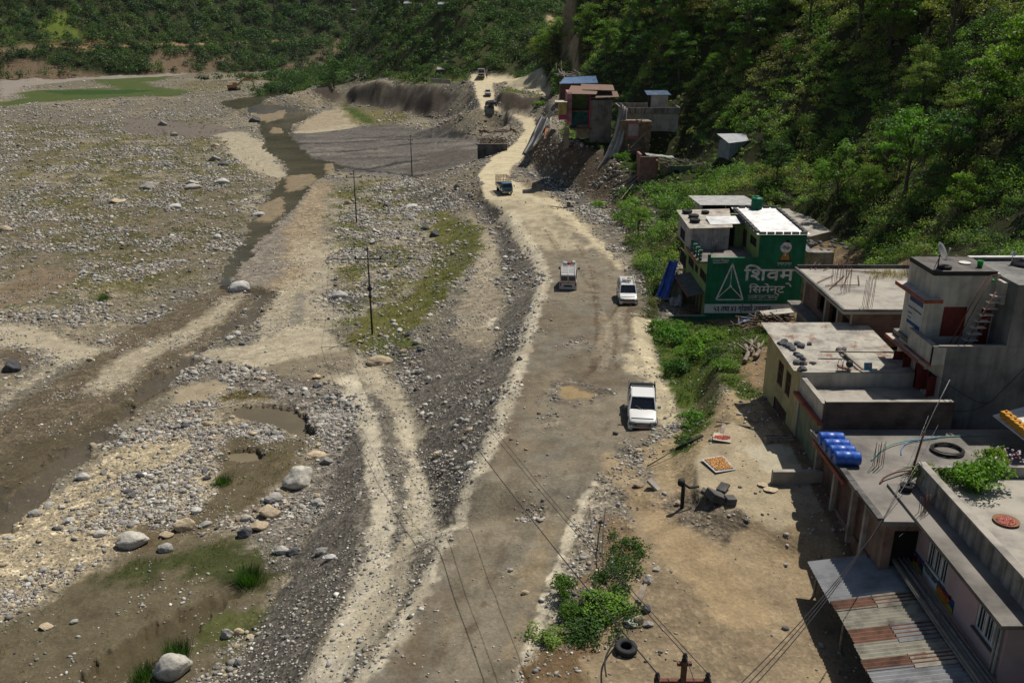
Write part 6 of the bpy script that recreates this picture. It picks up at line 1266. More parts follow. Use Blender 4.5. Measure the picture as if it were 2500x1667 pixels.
# planter wall and plants
mb=MB(); mb.box(17.98,26,34.3,34.5,4.9,6.0); solo(mb,'planter_wall',STREAK,'stained concrete planter wall at the back of the terrace','wall')
def plant(px_,py_,z,s,k,label,name='shrub',sz=1,cat_='shrub'):
    g_=onZ(px_,py_,z); o=link(name,SHR[k]); o.location=(g_.x,g_.y,z); o.scale=(s,s,s*sz); o.rotation_euler=(0,0,random.random()*6); return tag(o,label,cat_)
plant(2400,1190,5.5,.95,1,'bushy potted plant crowding the planter behind the terrace',cat_='plant',sz=1.0); plant(2340,1190,5.3,.7,0,'dark leafy plant beside the spiky cactus clump',cat_='plant'); plant(2420,1150,5.6,.55,2,'tall yellow-green plant rising above the planter',cat_='plant',sz=1.5)
g_=onZ(2262,1175,ZR+.3); cac=empty('cactus_clump',(g_.x,g_.y,ZR),0,'spiky clump of long drooping green cactus stems in a black pot','cactus'); mb=MB()
for q in range(60):
    a=random.random()*6.28; l=random.uniform(.7,1.25); h=random.uniform(.1,.6); p0=Vector((g_.x,g_.y,ZR+.45)); p1=p0+Vector((math.cos(a)*l*.5,math.sin(a)*l*.5,h)); p2=p0+Vector((math.cos(a)*l,math.sin(a)*l,h*.4-.1)); mb.tube([p0,p1,p2],[.035,.04,.01],5)
part(mb,'stems',M('cactus_green',(.16,.19,.06),stain=.4,sc=6),cac); mb=MB(); pc=onZ(2212,1193,ZR+.2); mb.lathe([(.0,0),(.2,0),(.27,.4),(.25,.4),(.2,.3),(0,.3)],(pc.x,pc.y,ZR),14); part(mb,'pot',RUBBER,cac)
fl=[]; g2=onZ(2470,1120,5.9)
mb=MB()
for q in range(46): c_=(g2.x+random.uniform(-.7,.5),g2.y+random.uniform(-.4,.4),5.9+random.uniform(0,.45)); mb.cb(c_,(.07,.07,.04),Matrix.Rotation(random.random()*3,3,'X'),0 if random.random()<.5 else 1)
tag(solo(mb,'flowers',[M('pink_petals',(.6,.12,.25)),WHITE],'pink and white flowers above the planter','flowers'),kind='stuff')
mb=MB(); c_=onZ(2467,1165,6.02); mb.lathe([(0,0),(.16,0),(.2,.36),(.19,.36),(.15,.03),(0,.03)],(c_.x,34.4,6.02),18); solo(mb,'white_bucket',WHITE,'white bucket standing on the planter wall','bucket')
# ================================================== corrugated lean-to
Ls = house('lean_to',(13,17,0),'long lean-to with a patched corrugated roof of zinc and rust','shed')
def cz(x): return 2.2+(x-13)*.14
CSH=M('cream_sheet',(.30,.28,.22),.6,stain=.35,sc=2); GSH=M('grey_sheet',(.24,.245,.25),.6,.2,stain=.35,sc=2)
for _q in (): pass
ys=[(32.7,29.9,TIN),(29.9,29.35,TINR),(29.35,28.1,CSH),(28.1,27.3,TINR),(27.3,26.4,CSH),(26.4,25.9,TINR),(25.9,25.2,TIN),(25.2,23.6,GSH),(23.6,22.2,TINM),(22.2,20.5,TIN),(20.5,17,GSH)]
for q,(ya,yb,mt) in enumerate(ys):
    mb=MB(); dx=random.uniform(-.1,.1); zo=.012*(q%2)+q*.0; mb.sheet((12.95+dx,ya+.1,cz(12.95)+zo),(12.95+dx,yb,cz(12.95)+zo),(16.6,yb,cz(16.6)+zo),(16.6,ya+.1,cz(16.6)+zo),.012,corr=1,amp=.035); part(mb,'roof_sheet',mt,Ls)
    if mt is TINR: mb=MB(); mb.sheet((14.6,ya+.16,cz(14.6)+.035),(14.6,yb-.1,cz(14.6)+.035),(16.6,yb-.1,cz(16.6)+.035),(16.6,ya+.16,cz(16.6)+.035),.012,corr=1,amp=.035); part(mb,'roof_sheet',(GSH,CSH,TINM)[q%3],Ls)
mb=MB(); mb.sheet((15.4,33.4,cz(15.4)+.05),(15.4,32.5,cz(15.4)+.05),(16.4,32.5,cz(16.4)+.05),(16.4,33.4,cz(16.4)+.05),.012,corr=1,amp=.035); part(mb,'loose_sheet',TINR,Ls)
mb=MB()
for y in (32.3,29,26,22,18): mb=MB(); mb.tube([(13.2,y,-.3),(13.2,y,cz(13.2)-.05)],.06,7); part(mb,'post',WOOD,Ls)
mb=MB(); mb.box(13.1,13.2,17.2,32.5,cz(13.1)-.17,cz(13.1)-.06); mb.box(14.8,14.9,17.2,32.5,cz(14.8)-.17,cz(14.8)-.06); part(mb,'beam',WOOD,Ls)
for q in range(9):
    mb=MB(); dx=q*.085; zz=cz(16.4)+.10+.06*(q%2); L0=random.uniform(-.6,.9); mb.tube([(16.05+dx+random.uniform(-.3,.1),34.2+L0,zz+.35),(16.15+dx,27,zz),(16.2+dx,18+random.uniform(-1,2),zz)],.05+.012*(q%3),8)
    solo(mb,'bamboo_pole',M('grey_bamboo',(.22,.20,.17),stain=.3,sc=3),'grey bamboo pole in the bundle along the top of the lean-to','pole','bundle of grey bamboo poles')
# ================================================== ruined houses on the cliff
def rubble(center, ex, n, s0, s1, tint=None):
    P=np.stack([center[0]+(RNG.random(n)-.5)*ex[0],center[1]+(RNG.random(n)-.5)*ex[1],np.zeros(n)],-1); P[:,2]=hgt(P[:,0],P[:,1])+.05; return P, s0+(s1-s0)*RNG.random(n)**2
def sticks(A, n, l0, l1, w, spread, mb, z=None, tilt=.25):
    for _ in range(n):
        x=A[0]+random.gauss(0,spread[0]); y=A[1]+random.gauss(0,spread[1]); zz=(float(hgt(x,y)) if z is None else z)+random.uniform(.05,.4); a=random.random()*3.14; l=random.uniform(l0,l1); d=Vector((math.cos(a)*l/2,math.sin(a)*l/2,random.uniform(-tilt,tilt)*l/2)); mb.bar(Vector((x,y,zz))-d,Vector((x,y,zz))+d,w,w*.6)
PLK=M('broken_planks',(.30,.26,.20),stain=.35,sc=2)
def z3(x,y): return (1300+x/3.92,150+y/3.92)
# R1: torn open house with pink and green rooms
ruin_1=house('ruined_house',(17,183,0),'torn open ruined house with rusty roofs and pink and green rooms on the cliff edge')
Yf=ground(1465,348).y+.5
def bx(a,b,dy0=0,dy1=.3): p=onY(*z3(*a),Yf+dy0); q=onY(*z3(*b),Yf+dy0); return min(p.x,q.x),max(p.x,q.x),Yf+dy0,Yf+dy1,min(p.z,q.z),max(p.z,q.z)
RG=M('ruin_grey',(.21,.195,.17),stain=.35,sc=.5,streak=.4)
b=bx((560,372),(748,760)); mb=MB(); mb.box(b[0],b[1],Yf,Yf+7,b[4]-3,b[5]); part(mb,'grey_wall',RG,ruin_1)
b2=bx((385,320),(555,480)); b3=bx((385,480),(555,640)); mb=MB(); mb.box(b2[0]-.3,b2[1],Yf+3,Yf+3.2,b3[4],b2[5]); part(mb,'green_room_wall',M('room_green',(.16,.24,.07),stain=.3),ruin_1)
mb=MB(); mb.box(b2[0]-.3,b2[1],Yf+2.8,Yf+2.95,b3[4],b3[5]); part(mb,'teal_room_wall',M('room_teal',(.05,.20,.20),stain=.3),ruin_1)
mb=MB(); mb.box(b2[0]-.3,b2[1],Yf+.2,Yf+3,b3[5]-.1,b3[5]+.1); mb.box(b2[0]-.3,b2[1]+.3,Yf,Yf+6.8,b3[4]-.25,b3[4]); part(mb,'broken_floor',M('torn_floor',(.16,.11,.075),stain=.4,sc=1),ruin_1)
pb=bx((333,330),(372,610)); mb=MB(); mb.box(pb[0],pb[1],Yf-.1,Yf+6,pb[4],pb[5]+.6); part(mb,'pink_wall',M('room_pink',(.42,.19,.21),stain=.3,sc=1),ruin_1); 
mb=MB(); mb.box(b2[1]-.25,b2[1],Yf+.1,Yf+6,b3[4],b2[5]); part(mb,'magenta_wall',M('room_magenta',(.35,.05,.12),stain=.3),ruin_1)
pc=bx((305,640),(350,805)); mb=MB(); mb.box(pc[0],pc[1],Yf,Yf+.6,pc[4]-.5,pc[5]); pd=bx((430,610),(560,740),.5); mb.box(pd[0],pd[1],Yf+1,Yf+4,pd[4],pd[5]); part(mb,'hanging_pillar',M('earth_plaster',(.27,.22,.16),stain=.35),ruin_1)
zt=b2[5]
mb=MB(); a=onY(*z3(330,322),Yf-.6); b_=onY(*z3(610,318),Yf-.6); mb.sheet((a.x,Yf-.6,zt+.2),(b_.x,Yf-.6,zt+.1),(b_.x+1,Yf+4,zt+1.1),(a.x+1,Yf+4,zt+1.3),.06,corr=1,amp=.04); mb.sheet((a.x+3,Yf+1.5,zt+.75),(b_.x+3.5,Yf+1,zt+.65),(b_.x+3.8,Yf+7,zt+1.2),(a.x+3,Yf+7,zt+1.4),.06,corr=1,amp=.04); mb.sheet((b[0]-.2,Yf-.5,zt-.55),(b[1]+1.2,Yf-.5,zt-.35),(b[1]+1.4,Yf+5,zt+.2),(b[0]-.2,Yf+5,zt+.3),.06,corr=1,amp=.04); part(mb,'rusty_roof',M('faded_rust_sheet',(.25,.155,.115),rough=.85,stain=.45,sc=.7,c2=(.20,.17,.14)),ruin_1)
mb=MB(); yb=bx((255,395),(325,560),-2); mb.box(yb[0],yb[1],Yf-2,Yf+1,yb[4],yb[5]); part(mb,'yellow_room',M('room_yellow',(.40,.31,.10),stain=.3),ruin_1); mb=MB(); mb.box(yb[0],yb[1],Yf-2.02,Yf-2.003,yb[4],yb[4]+.9); part(mb,'magenta_panel',M('room_magenta'),ruin_1); mb=MB(); mb.box(yb[0]-.7,yb[1]+.1,Yf-2.4,Yf+1.2,yb[5],yb[5]+.12); part(mb,'yellow_room_roof',M('pale_sheet',(.45,.41,.34),stain=.2),ruin_1)
mb=MB()
for q in range(26): x=random.uniform(b2[0],b2[1]); z=random.uniform(b3[4],b2[5]-1); mb.bar((x,Yf+random.uniform(0,2),z),(x+random.uniform(-1.2,1.2),Yf+random.uniform(0,2.5),z+random.uniform(-1.3,1.3)),.07,.07)
part(mb,'hanging_beams',M('ruin_beam',(.13,.10,.075)),ruin_1)
# R2: terrace house with draped mesh
ruin_2=house('abandoned_house',(25,178,0),'abandoned cream house with a flat parapet roof and a small rooftop hut')
Yg=ground(1600,318).y; p0=onY(*z3(870,500),Yg); p1=onY(*z3(1400,500),Yg); pt=onY(*z3(900,440),Yg); zb=p0.z-5.5
mb=MB(); mb.box(p0.x,p1.x,Yg,Yg+8,zb,p0.z); part(mb,'wall',CREAM,ruin_2); mb=MB(); mb.box(p0.x-.6,p1.x+.2,Yg-.5,Yg-.3,p0.z+.1,pt.z); mb.box(p0.x-.6,p0.x-.4,Yg-.3,Yg+8.4,p0.z+.1,pt.z); mb.box(p1.x,p1.x+.2,Yg-.3,Yg+8.4,p0.z+.1,pt.z); mb.box(p0.x-.4,p1.x,Yg+8.2,Yg+8.4,p0.z+.1,pt.z); part(mb,'parapet',STREAK,ruin_2); mb=MB(); mb.box(p0.x-.4,p1.x,Yg-.3,Yg+8.2,p0.z+.05,p0.z+.25); part(mb,'roof_slab',CONC,ruin_2)
h0=onY(*z3(1130,435),Yg+4); h1=onY(*z3(1300,322),Yg+4); mb=MB(); mb.box(h0.x,h1.x,Yg+4,Yg+7,p0.z+.25,h1.z); part(mb,'hut_wall',CREAM,ruin_2); mb=MB(); mb.sheet((h0.x-.8,Yg+3.6,h1.z),(h1.x+.5,Yg+3.6,h1.z),(h1.x+.3,Yg+7.5,h1.z+.5),(h0.x-.8,Yg+7.5,h1.z+.5),.05,corr=1,amp=.04); part(mb,'hut_roof',M('blue_sheet',(.18,.24,.33),.5,.3,stain=.3),ruin_2); mb=MB(); mb.box(h0.x-.25,h0.x-.01,Yg+4,Yg+6,p0.z+.25,h1.z-.1); part(mb,'hut_door',DARK,ruin_2); mb=MB(); q=onY(*z3(1060,565),Yg); mb.box(q.x,q.x+.9,Yg-.02,Yg-.003,q.z-1.4,q.z); part(mb,'window',DARK,ruin_2)
# broken wing with the pink panel
ruin_3=house('broken_wing',(24,172,0),'broken mud-brick wing with a pink and white wall panel under the abandoned house','ruin')
Yh=ground(1548,374).y; f=lambda x,y,dy=0: onY(*z3(x,y),Yh+dy)
MUD=M('mud_brick',(.22,.155,.10),stain=.4,sc=1.2)
a=f(845,500);b=f(1115,860); mb=MB(); mb.prism([(a.x,Yh+.5),(b.x,Yh+.5),(b.x,Yh+3),(a.x,Yh+3)],b.z-1.5,f(900,570).z); mb.v=mb.v; part(mb,'mud_wall',MUD,ruin_3)
a=f(918,588);b=f(1018,742); mb=MB(); mb.box(a.x,b.x,Yh+.45,Yh+.496,b.z,a.z); part(mb,'pink_panel',M('panel_pink',(.42,.13,.16),stain=.2),ruin_3); mb=MB(); mb.box(a.x+.12,b.x-.1,Yh+.43,Yh+.447,b.z+.45,a.z-.35); part(mb,'white_panel',M('panel_white',(.42,.36,.35),stain=.3,sc=3),ruin_3)
mb=MB(); c_=f(1040,600); d_=f(1105,860)
for k in range(9): z=c_.z+.6-k*(c_.z+.6-d_.z)/9; mb.box(c_.x+k*.12,d_.x+.35*random.random(),Yh-1.6+k*.12,Yh+.4,z-(c_.z-d_.z)/9-.1,z)
part(mb,'jagged_wall',MUD,ruin_3)
mb=MB()
for A_,B_ in (((940,830),(1085,680)),((990,560),(1055,590)),((1020,590),(1055,545)),((915,860),(1040,830)),((918,800),(918,850)),((700,970),(800,930))): mb.bar(f(*A_,-2),f(*B_,-1.5),.14,.14)
part(mb,'leaning_beams',PLK,ruin_3)
# net draped down the cliff
tp=[f(845,400,2.2),f(905,450,2.2)]; bt=[onY(*z3(572,1085),ground(*z3(600,1080)).y+.5),onY(*z3(745,1030),ground(*z3(700,1040)).y+.5)]; V=[];n=26;m=9
for i in range(n+1):
    t=i/n; tt_=t**1.15
    A_=Vector(tp[0]).lerp(bt[0],t); B_=Vector(tp[1]).lerp(bt[1],t); sag=math.sin(t*math.pi)*1.3
    for j in range(m+1):
        s_=j/m; p=A_.lerp(B_,s_); p.z-=sag*.8; p.x+=sag*.55; p.y+=.35*math.sin(s_*19+t*3)+.2*math.sin(t*14+s_*5); V.append(p)
mb=MB(); mb.add(V,[(i*(m+1)+j,i*(m+1)+j+1,(i+1)*(m+1)+j+1,(i+1)*(m+1)+j) for i in range(n) for j in range(m)],sm=True)
NET=M('pale_net',(.36,.34,.31),stain=.25,sc=1.2,streak=.3); o=solo(mb,'draped_net',NET,'long pale net hanging from the abandoned house down the cliff','net'); sd=o.modifiers.new('th','SOLIDIFY'); sd.thickness=.04
# R4: roofless pink ruin and grey-green hut
ruin_4=house('roofless_ruin',(25,160,-1),'roofless ruin with pink brick stubs, slates and a grey-green plank wall','ruin')
Yj=ground(1600,432).y; f4=lambda x,y,dy=0: onY(*z3(x,y),Yj+dy)
a=f4(1030,895);b=f4(1175,1150); mb=MB(); mb.box(a.x,b.x,Yj,Yj+.4,b.z-1,a.z-.3); mb.box(a.x,a.x+.4,Yj+.4,Yj+4,b.z-1,a.z); mb.box(b.x-.1,b.x+.4,Yj+.4,Yj+3,b.z-1,a.z-1); part(mb,'pink_brick_wall',brick_mat('pink_brick',(.30,.13,.11),(.24,.10,.08),(.2,.15,.12),sc=.5),ruin_4)
a=f4(1225,970);b=f4(1290,1130); c_=f4(1515,1110); mb=MB(); mb.box(a.x,b.x,Yj,Yj+.3,b.z-1,a.z); part(mb,'brown_wall',MUD,ruin_4); mb=MB(); mb.box(b.x,c_.x,Yj-.1,Yj+.2,c_.z-.6,a.z-.5); part(mb,'plank_wall',M('grey_green_planks',(.13,.16,.13),stain=.3,streak=.5),ruin_4); mb=MB(); q=f4(1355,1040); mb.box(q.x,q.x+.8,Yj-.13,Yj-.103,c_.z-.4,q.z); part(mb,'doorway',DARK,ruin_4)
mb=MB(); a=f4(1085,870,4); b=f4(1330,890,4)
for k in range(12): x=a.x+(b.x-a.x)*k/12; mb.cb((x+.3,Yj+3.5+random.uniform(-.3,.3),a.z-.3-.04*k),(.7,2.2,.08),Matrix.Rotation(random.uniform(-.12,.12),3,'Y'))
part(mb,'slate_roof',M('green_slate',(.30,.33,.29),stain=.4),ruin_4)
mb=MB(); c_=f4(1350,960,1); 
for k in range(20): x0_=c_.x+random.uniform(-3.2,2.5); mb.bar((x0_,Yj+random.uniform(-.4,2.5),c_.z+.5-.12*(x0_-c_.x)*0+random.uniform(-.3,.4)),(x0_+random.uniform(1,3.5),Yj+random.uniform(-.5,2),c_.z+random.uniform(-.9,.2)),.1,.07)
mb.bar(f4(1490,1005),f4(1720,955),.13,.13); mb.bar(f4(1480,1000),f4(1445,880),.1,.1); mb.bar(f4(1540,1030),f4(1650,1090),.08,.08); mb.bar(f4(1520,1050),f4(1640,1070),.08,.08); part(mb,'roof_timbers',PLK,ruin_4)
for q,(A_,B_) in enumerate((((715,1125),(1005,1065)),((770,1175),(1060,1105)),((790,1250),(1075,1085)),((815,1300),(1060,1110)),((845,1340),(960,1220)),((905,1105),(1010,1070)))):
    g0=ground(*z3(*A_)); g1=ground(*z3(*B_)); mb=MB(); mb.bar(g0+Vector((0,0,.3)),g1+Vector((0,0,.7)),.16,.1); solo(mb,'fallen_pole',PLK,'long weathered pole fallen down the slope below the roofless ruin','pole','poles fallen below the roofless ruin')
mb=MB(); g=ground(*z3(845,925))
for k in range(11): a_=-.9+k*.12; mb.bar(g+Vector((k*.14-.6,0,.5)),g+Vector((k*.14-.6+math.sin(a_)*1.4,-1.6,-.3)),.14,.05)
solo(mb,'plank_stack',PLK,'fan of broken planks on the ledge above the cliff','planks')
mb=MB(); g=ground(*z3(330,1400)); sticks(g,14,.8,2.6,.14,(1.6,.8),mb,tilt=.1); mb.cb(g+Vector((.6,.3,.9)),(1.6,1.0,.06),Matrix.Rotation(.15,3,'Y')); mb.cb(g+Vector((.3,.4,.4)),(.6,.6,.6)); solo(mb,'timber_heap',PLK,'heap of broken timber and a board at the edge of the road below the cliff','timber')
# tarpaulins on the cliff left of the ruin
def drape(P0,P1,P2,P3,mat,label,name='tarpaulin',amp=.35,n=16,seed=0,cat_='tarpaulin'):
    V=[]; 
    for i in range(n+1):
        for j in range(n+1):
            a=Vector(P0).lerp(P1,j/n); b=Vector(P3).lerp(P2,j/n); p=a.lerp(b,i/n); w_=mnoise.fractal(Vector((j/n*3+seed,i/n*1.5,seed)),1,2,3); p.z+=amp*w_; p.y-=amp*abs(w_); V.append(p)
    mb=MB(); mb.add(V,[(i*(n+1)+j,i*(n+1)+j+1,(i+1)*(n+1)+j+1,(i+1)*(n+1)+j) for i in range(n) for j in range(n)],sm=True); o=solo(mb,name,mat,label,cat_); s=o.modifiers.new('th','SOLIDIFY'); s.thickness=.03; return o
def z9(x,y): return (1000+x/5.8075,150+y/5.8075)
DT=M('dark_tarp',(.045,.042,.04),rough=.55,stain=.4,sc=.4); WT=M('white_tarp',(.42,.41,.39),rough=.6,stain=.3,sc=1)
drape(onY(*z9(1860,770),203),onY(*z9(1990,800),199),onY(*z9(1740,1260),186),onY(*z9(1590,1350),187),DT,'dark tarpaulin covering the cliff beside the road bend',amp=.5)
drape(onY(*z9(1985,690),200),onY(*z9(2060,750),198),onY(*z9(1990,800),199.5),onY(*z9(1960,770),201),M('cream_sheet_metal',(.5,.46,.34)),'small cream sheet at the top of the torn tarpaulins',name='metal_sheet',amp=.05,cat_='sheet')
for q,(A_,B_,w_) in enumerate((((1990,800),(1990,1130),8),((1950,800),(1800,1180),6),((1930,950),(1900,1100),16),((2030,960),(2010,1150),20),((1900,1020),(1730,1240),7),((2060,760),(2120,720),30))):
    a=onY(*z9(*A_),197-q*1.2); b=onY(*z9(*B_),192-q*1.2); w2_=w_/5.8*.09*1.2; mat=(WT,WT,M('orange_cloth',(.33,.12,.04)),WT,M('dark_tarp'),WT)[q]
    drape(a,a+Vector((w2_*2,0,0)),b+Vector((w2_*2,0,0)),b,mat,('thin pale torn strip hanging at the top of the dark tarpaulin','long pale torn strip crossing the dark tarpaulin','orange cloth strip caught on the cliff','broad pale torn strip right of the orange cloth','dark torn strip low on the cliff','grey torn sheet next to the yellow room')[q],'torn_strip',.3,8,q,'cloth strip')
# blue-roofed house and debris shed behind
ruin_5=house('blue_roofed_house',(12,215,5),'low brown house with a blue sheet roof behind the ruins'); a=onY(*z3(255,212),216); b=onY(*z3(610,205),216); c_=onY(*z3(255,270),216); mb=MB(); mb.box(a.x+.3,b.x,216,221,c_.z-3,a.z); part(mb,'wall',M('rust_brown_plaster',(.16,.085,.065),stain=.3),ruin_5); mb=MB(); mb.sheet((a.x,215.4,a.z-.05),(b.x+.4,215.4,a.z+.1),(b.x+.4,222,a.z+1.3),(a.x+1.6,222,a.z+1.0),.08,corr=1,amp=.04); part(mb,'roof',M('blue_roof_sheet',(.12,.20,.34),.5,.2,stain=.3),ruin_5)
ruin_6=house('collapsed_shed',(11,228,6),'collapsed shed of pale slabs and poles above the blue-roofed house','ruin'); a=onY(*z3(235,125),228); b=onY(*z3(440,130),228); mb=MB()
for k in range(16): mb.cb((random.uniform(a.x,b.x),random.uniform(226,230),a.z+random.uniform(-.3,.4)),(1.1,.9,.12),Matrix.Rotation(random.uniform(-.4,.4),3,'Y'))
part(mb,'roof_slabs',CONCL,ruin_6); mb=MB(); sticks((a.x+4,228),18,1.5,4,.13,(2.5,1.5),mb,z=a.z,tilt=.8); part(mb,'poles',PLK,ruin_6); mb=MB(); mb.box(a.x+1.5,b.x,229,231,a.z-3,a.z-.4); part(mb,'wall',M('earth_plaster'),ruin_6)
# white-roofed hut on the slope
ruin_7=house('white_roofed_hut',(36,152,3),'small hut with a bright white sheet roof among the hillside bushes','hut'); Yk=ground(1780,384).y; a=onY(*z3(1790,770),Yk); b=onY(*z3(1930,790),Yk); c_=onY(*z3(1865,905),Yk)
z_=next(p[2] for p in (at_d(*z3(1880,785),dd) for dd in np.arange(100,200,.3)) if p[2]-float(hgt(p[0],p[1]))<2.7); d0_=proj(*onY(*z3(1880,785),1))[2]; d0_=next(dd for dd in np.arange(100,200,.3) if at_d(*z3(1880,785),dd)[2]-float(hgt(*at_d(*z3(1880,785),dd)[:2]))<3.0); rc=[Vector(at_d(*z3(*p),d0_+e_)) for p,e_ in (((1880,785),0),((2175,748),.8),((2050,690),4.2),((1765,695),3.4))]; z_=rc[0].z; print('HUT',rc); ce=sum(rc,Vector())/4; mb=MB(); mb.prism([tuple((ce.lerp(v,.86))[:2]) for v in rc],z_-4,z_+.1); part(mb,'wall',M('pale_blue_sheet',(.24,.28,.31),.6,stain=.25,streak=.4),ruin_7); mb=MB(); r=rc; mb.sheet(r[0],r[1],r[2],r[3],.05,corr=1,amp=.03); part(mb,'roof',M('white_sheet',(.62,.62,.62),.5,stain=.12),ruin_7)
# distant huts and wall on the plateau
for q,(A_,B_,Yd,lab) in enumerate((((1050,478),(1175,500),372,'distant hut with a flat stone-weighted roof in the scrub of the plateau'),((990,530),(1100,560),362,'distant low hut with a white sheet roof near the bluff'))):
    f2=lambda x,y: onY(750+x/3.136,y/3.136,Yd); a=f2(*A_); b=f2(*B_); h=house('distant_hut',(a.x,Yd,a.z-3),lab,'hut'); mb=MB(); mb.box(a.x+.5,b.x-.5,Yd,Yd+4,b.z-2.6,a.z-.15); part(mb,'wall',RG,h); mb=MB(); mb.sheet((a.x,Yd-.6,a.z-.2),(b.x,Yd-.6,a.z-.2),(b.x,Yd+4.5,a.z+.6),(a.x,Yd+4.5,a.z+.6),.1); part(mb,'roof',CONCL if q==0 else TIN,h); mb=MB(); mb.box(a.x+2,a.x+3.4,Yd-.05,Yd-.01,b.z-2.3,a.z-.6); part(mb,'doorway',DARK,h)
f2=lambda x,y,Yd=326: onY(750+x/3.136,y/3.136,Yd); a=f2(945,600); b=f2(1097,640); mb=MB(); V=[f2(945,600,332),f2(1095,612,320),f2(1105,645,320),f2(945,632,332)]; n_=Vector((.1,.5,0)); mb.add([*V,*[v+n_ for v in V]],[(3,2,1,0),(4,5,6,7),(0,1,5,4),(1,2,6,5),(2,3,7,6),(3,0,4,7)]); solo(mb,'retaining_wall',CONCL,'pale leaning retaining wall on the lip of the far bluff','wall')
for px_,py_,l in ((1085,21,'white-roofed house high on the wooded far slope, the right one of a pair'),(1000,18,'white-roofed house high on the wooded far slope, the left one of a pair'),(860,30,'grey-roofed house lower on the wooded far slope')):
    g=ground(px_,py_); h=house('far_house',(g.x,g.y,g.z),l); mb=MB(); mb.box(g.x-2.4,g.x+2.4,g.y,g.y+3,g.z-2,g.z+1.6); part(mb,'wall',CREAM,h); mb=MB(); mb.sheet((g.x-3,g.y-1,g.z+1.6),(g.x+3,g.y-1,g.z+1.6),(g.x+3,g.y+4,g.z+2.6),(g.x-3,g.y+4,g.z+2.6),.15); part(mb,'roof',TIN,h)
# culvert wall with driftwood
Yc=207; a=onY(*z9(962,1180),Yc); b=onY(*z9(1385,1185),Yc); c_=onY(*z9(1000,1300),Yc); cv=empty('culvert_wall',(a.x,Yc,c_.z),0,'grey concrete culvert wall heaped with driftwood beside the road','wall'); mb=MB(); mb.prism([(a.x,Yc),(b.x,Yc),(b.x,Yc+.5),(a.x+.5,Yc+.5),(a.x+.5,Yc+11),(a.x,Yc+11)],c_.z-2.5,a.z); part(mb,'wall',CONCD,cv); mb=MB(); mb.box(a.x-.05,b.x+.05,Yc-.06,Yc+.56,a.z+.003,a.z+.14); part(mb,'coping',CONC,cv)
mb=MB(); 
for q in range(260): x=random.uniform(a.x+.5,b.x-.3); y=random.uniform(Yc+.8,Yc+10.5); l=random.uniform(.4,2.0); an=random.random()*6.28; z=a.z-.9+.05*(y-Yc)+random.uniform(0,.8); mb.bar((x,y,z),(x+l*math.cos(an),y+l*math.sin(an),z+random.uniform(-.3,.4)),random.uniform(.04,.12))
tag(solo(mb,'driftwood',M('driftwood_brown',(.13,.085,.06),stain=.3),'tangled brown driftwood and rubbish piled behind the culvert wall','driftwood'),kind='stuff')
mb=MB(); mb.box(a.x+.5,b.x-.2,Yc+.6,Yc+10.5,a.z-3,a.z-.9); solo(mb,'culvert_fill',M('earth_plaster'),'brown silt filling the culvert behind its wall','silt')
for q,(A_,B_,r_) in enumerate((((990,990),(1120,1000),.5),((1200,985),(1440,985),.28),((1100,1010),(1400,1000),.22),((1430,960),(1520,1010),.5))):
    g0=onY(*z9(*A_),219-q); g1=onY(*z9(*B_),219-q); mb=MB(); pts=curve_pts([g0,g0.lerp(g1,.5)+Vector((0,.3,.15)),g1],8); mb.tube(pts,[r_*(.8+.2*math.sin(k*1.3)) for k in range(len(pts))],8); solo(mb,'drift_log',M('bleached_log',(.24,.19,.14),stain=.35,sc=1.5),('thick pale drift log at the left end of the culvert','long thin drift log lying behind the culvert','thin straight drift log nearest the culvert pile','short thick root stump at the right end of the culvert')[q],'log')
mb=MB(); g0=onY(*z9(1060,1055),213); g1=onY(*z9(1290,1040),213); mb.bar(g0,g1,.5,.12); solo(mb,'white_sheeting',WT,'crumpled white sheeting on the driftwood pile','sheeting')
# ================================================== vehicles
def body_loft(secs, mat, parent, name='body', bevel=.0, sub_=2):
    """secs: (y, half width bottom, half width top, z bottom, z top) from nose to tail -> closed shell"""
    mb=MB(); n=len(secs); V=[]
    for y,wb,wt,zb,zt in secs: V+=[(-wb,y,zb),(-wb*1.0,y,zb+(zt-zb)*.45),(-wt,y,zt-.02),(-wt*.82,y,zt),(wt*.82,y,zt),(wt,y,zt-.02),(wb*1.0,y,zb+(zt-zb)*.45),(wb,y,zb)]
    F=[]
    for i in range(n-1):
        for k in range(8): a=i*8+k; b=i*8+(k+1)%8; F.append((a,a+8,b+8,b))
    F.append(tuple(range(7,-1,-1))); F.append(tuple((n-1)*8+k for k in range(8))); F=[q[::-1] for q in F]
    mb.add(V,F,sm=True); o=mb.build(name,mat,parent); 
    bv=o.modifiers.new('b','BEVEL'); bv.width=.035; bv.segments=2; bv.limit_method='ANGLE'; bv.angle_limit=.6; return o
CH=M('chrome',(.35,.35,.36),.25,.8,stain=.05,bump=0); BLKP=M('black_trim_plastic',(.02,.02,.021),.5,bump=0); LGT=glass_mat('headlight_glass',(.06,.065,.07),.1); CG=glass_mat('car_glass',(.012,.016,.02),.06); TL=M('tail_red',(.30,.015,.012),.3,bump=0)
def wheel(parent,x,y,r=.36,w=.24):
    root=empty('wheel',(x,y,r)); root.parent=parent; R=Matrix.Rotation(math.pi/2,3,'Y'); mb=MB(); mb.lathe([(r*.6,-w/2),(r*.93,-w/2),(r,-w*.35),(r,w*.35),(r*.93,w/2),(r*.6,w/2)],n=20,R=R); mb.build('tyre',RUBBER,root); mb=MB(); mb.lathe([(0,-w*.35),(r*.6,-w*.42),(r*.62,0),(r*.6,w*.42),(0,w*.35)],n=12,R=R); mb.build('rim',CH,root)
def quad(mb,P,o=None): n=len(mb.v); mb.v+=[tuple(p) for p in P]; mb.f.append(tuple(range(n,n+len(P)))); mb.mi.append(0); mb.sm.append(False)
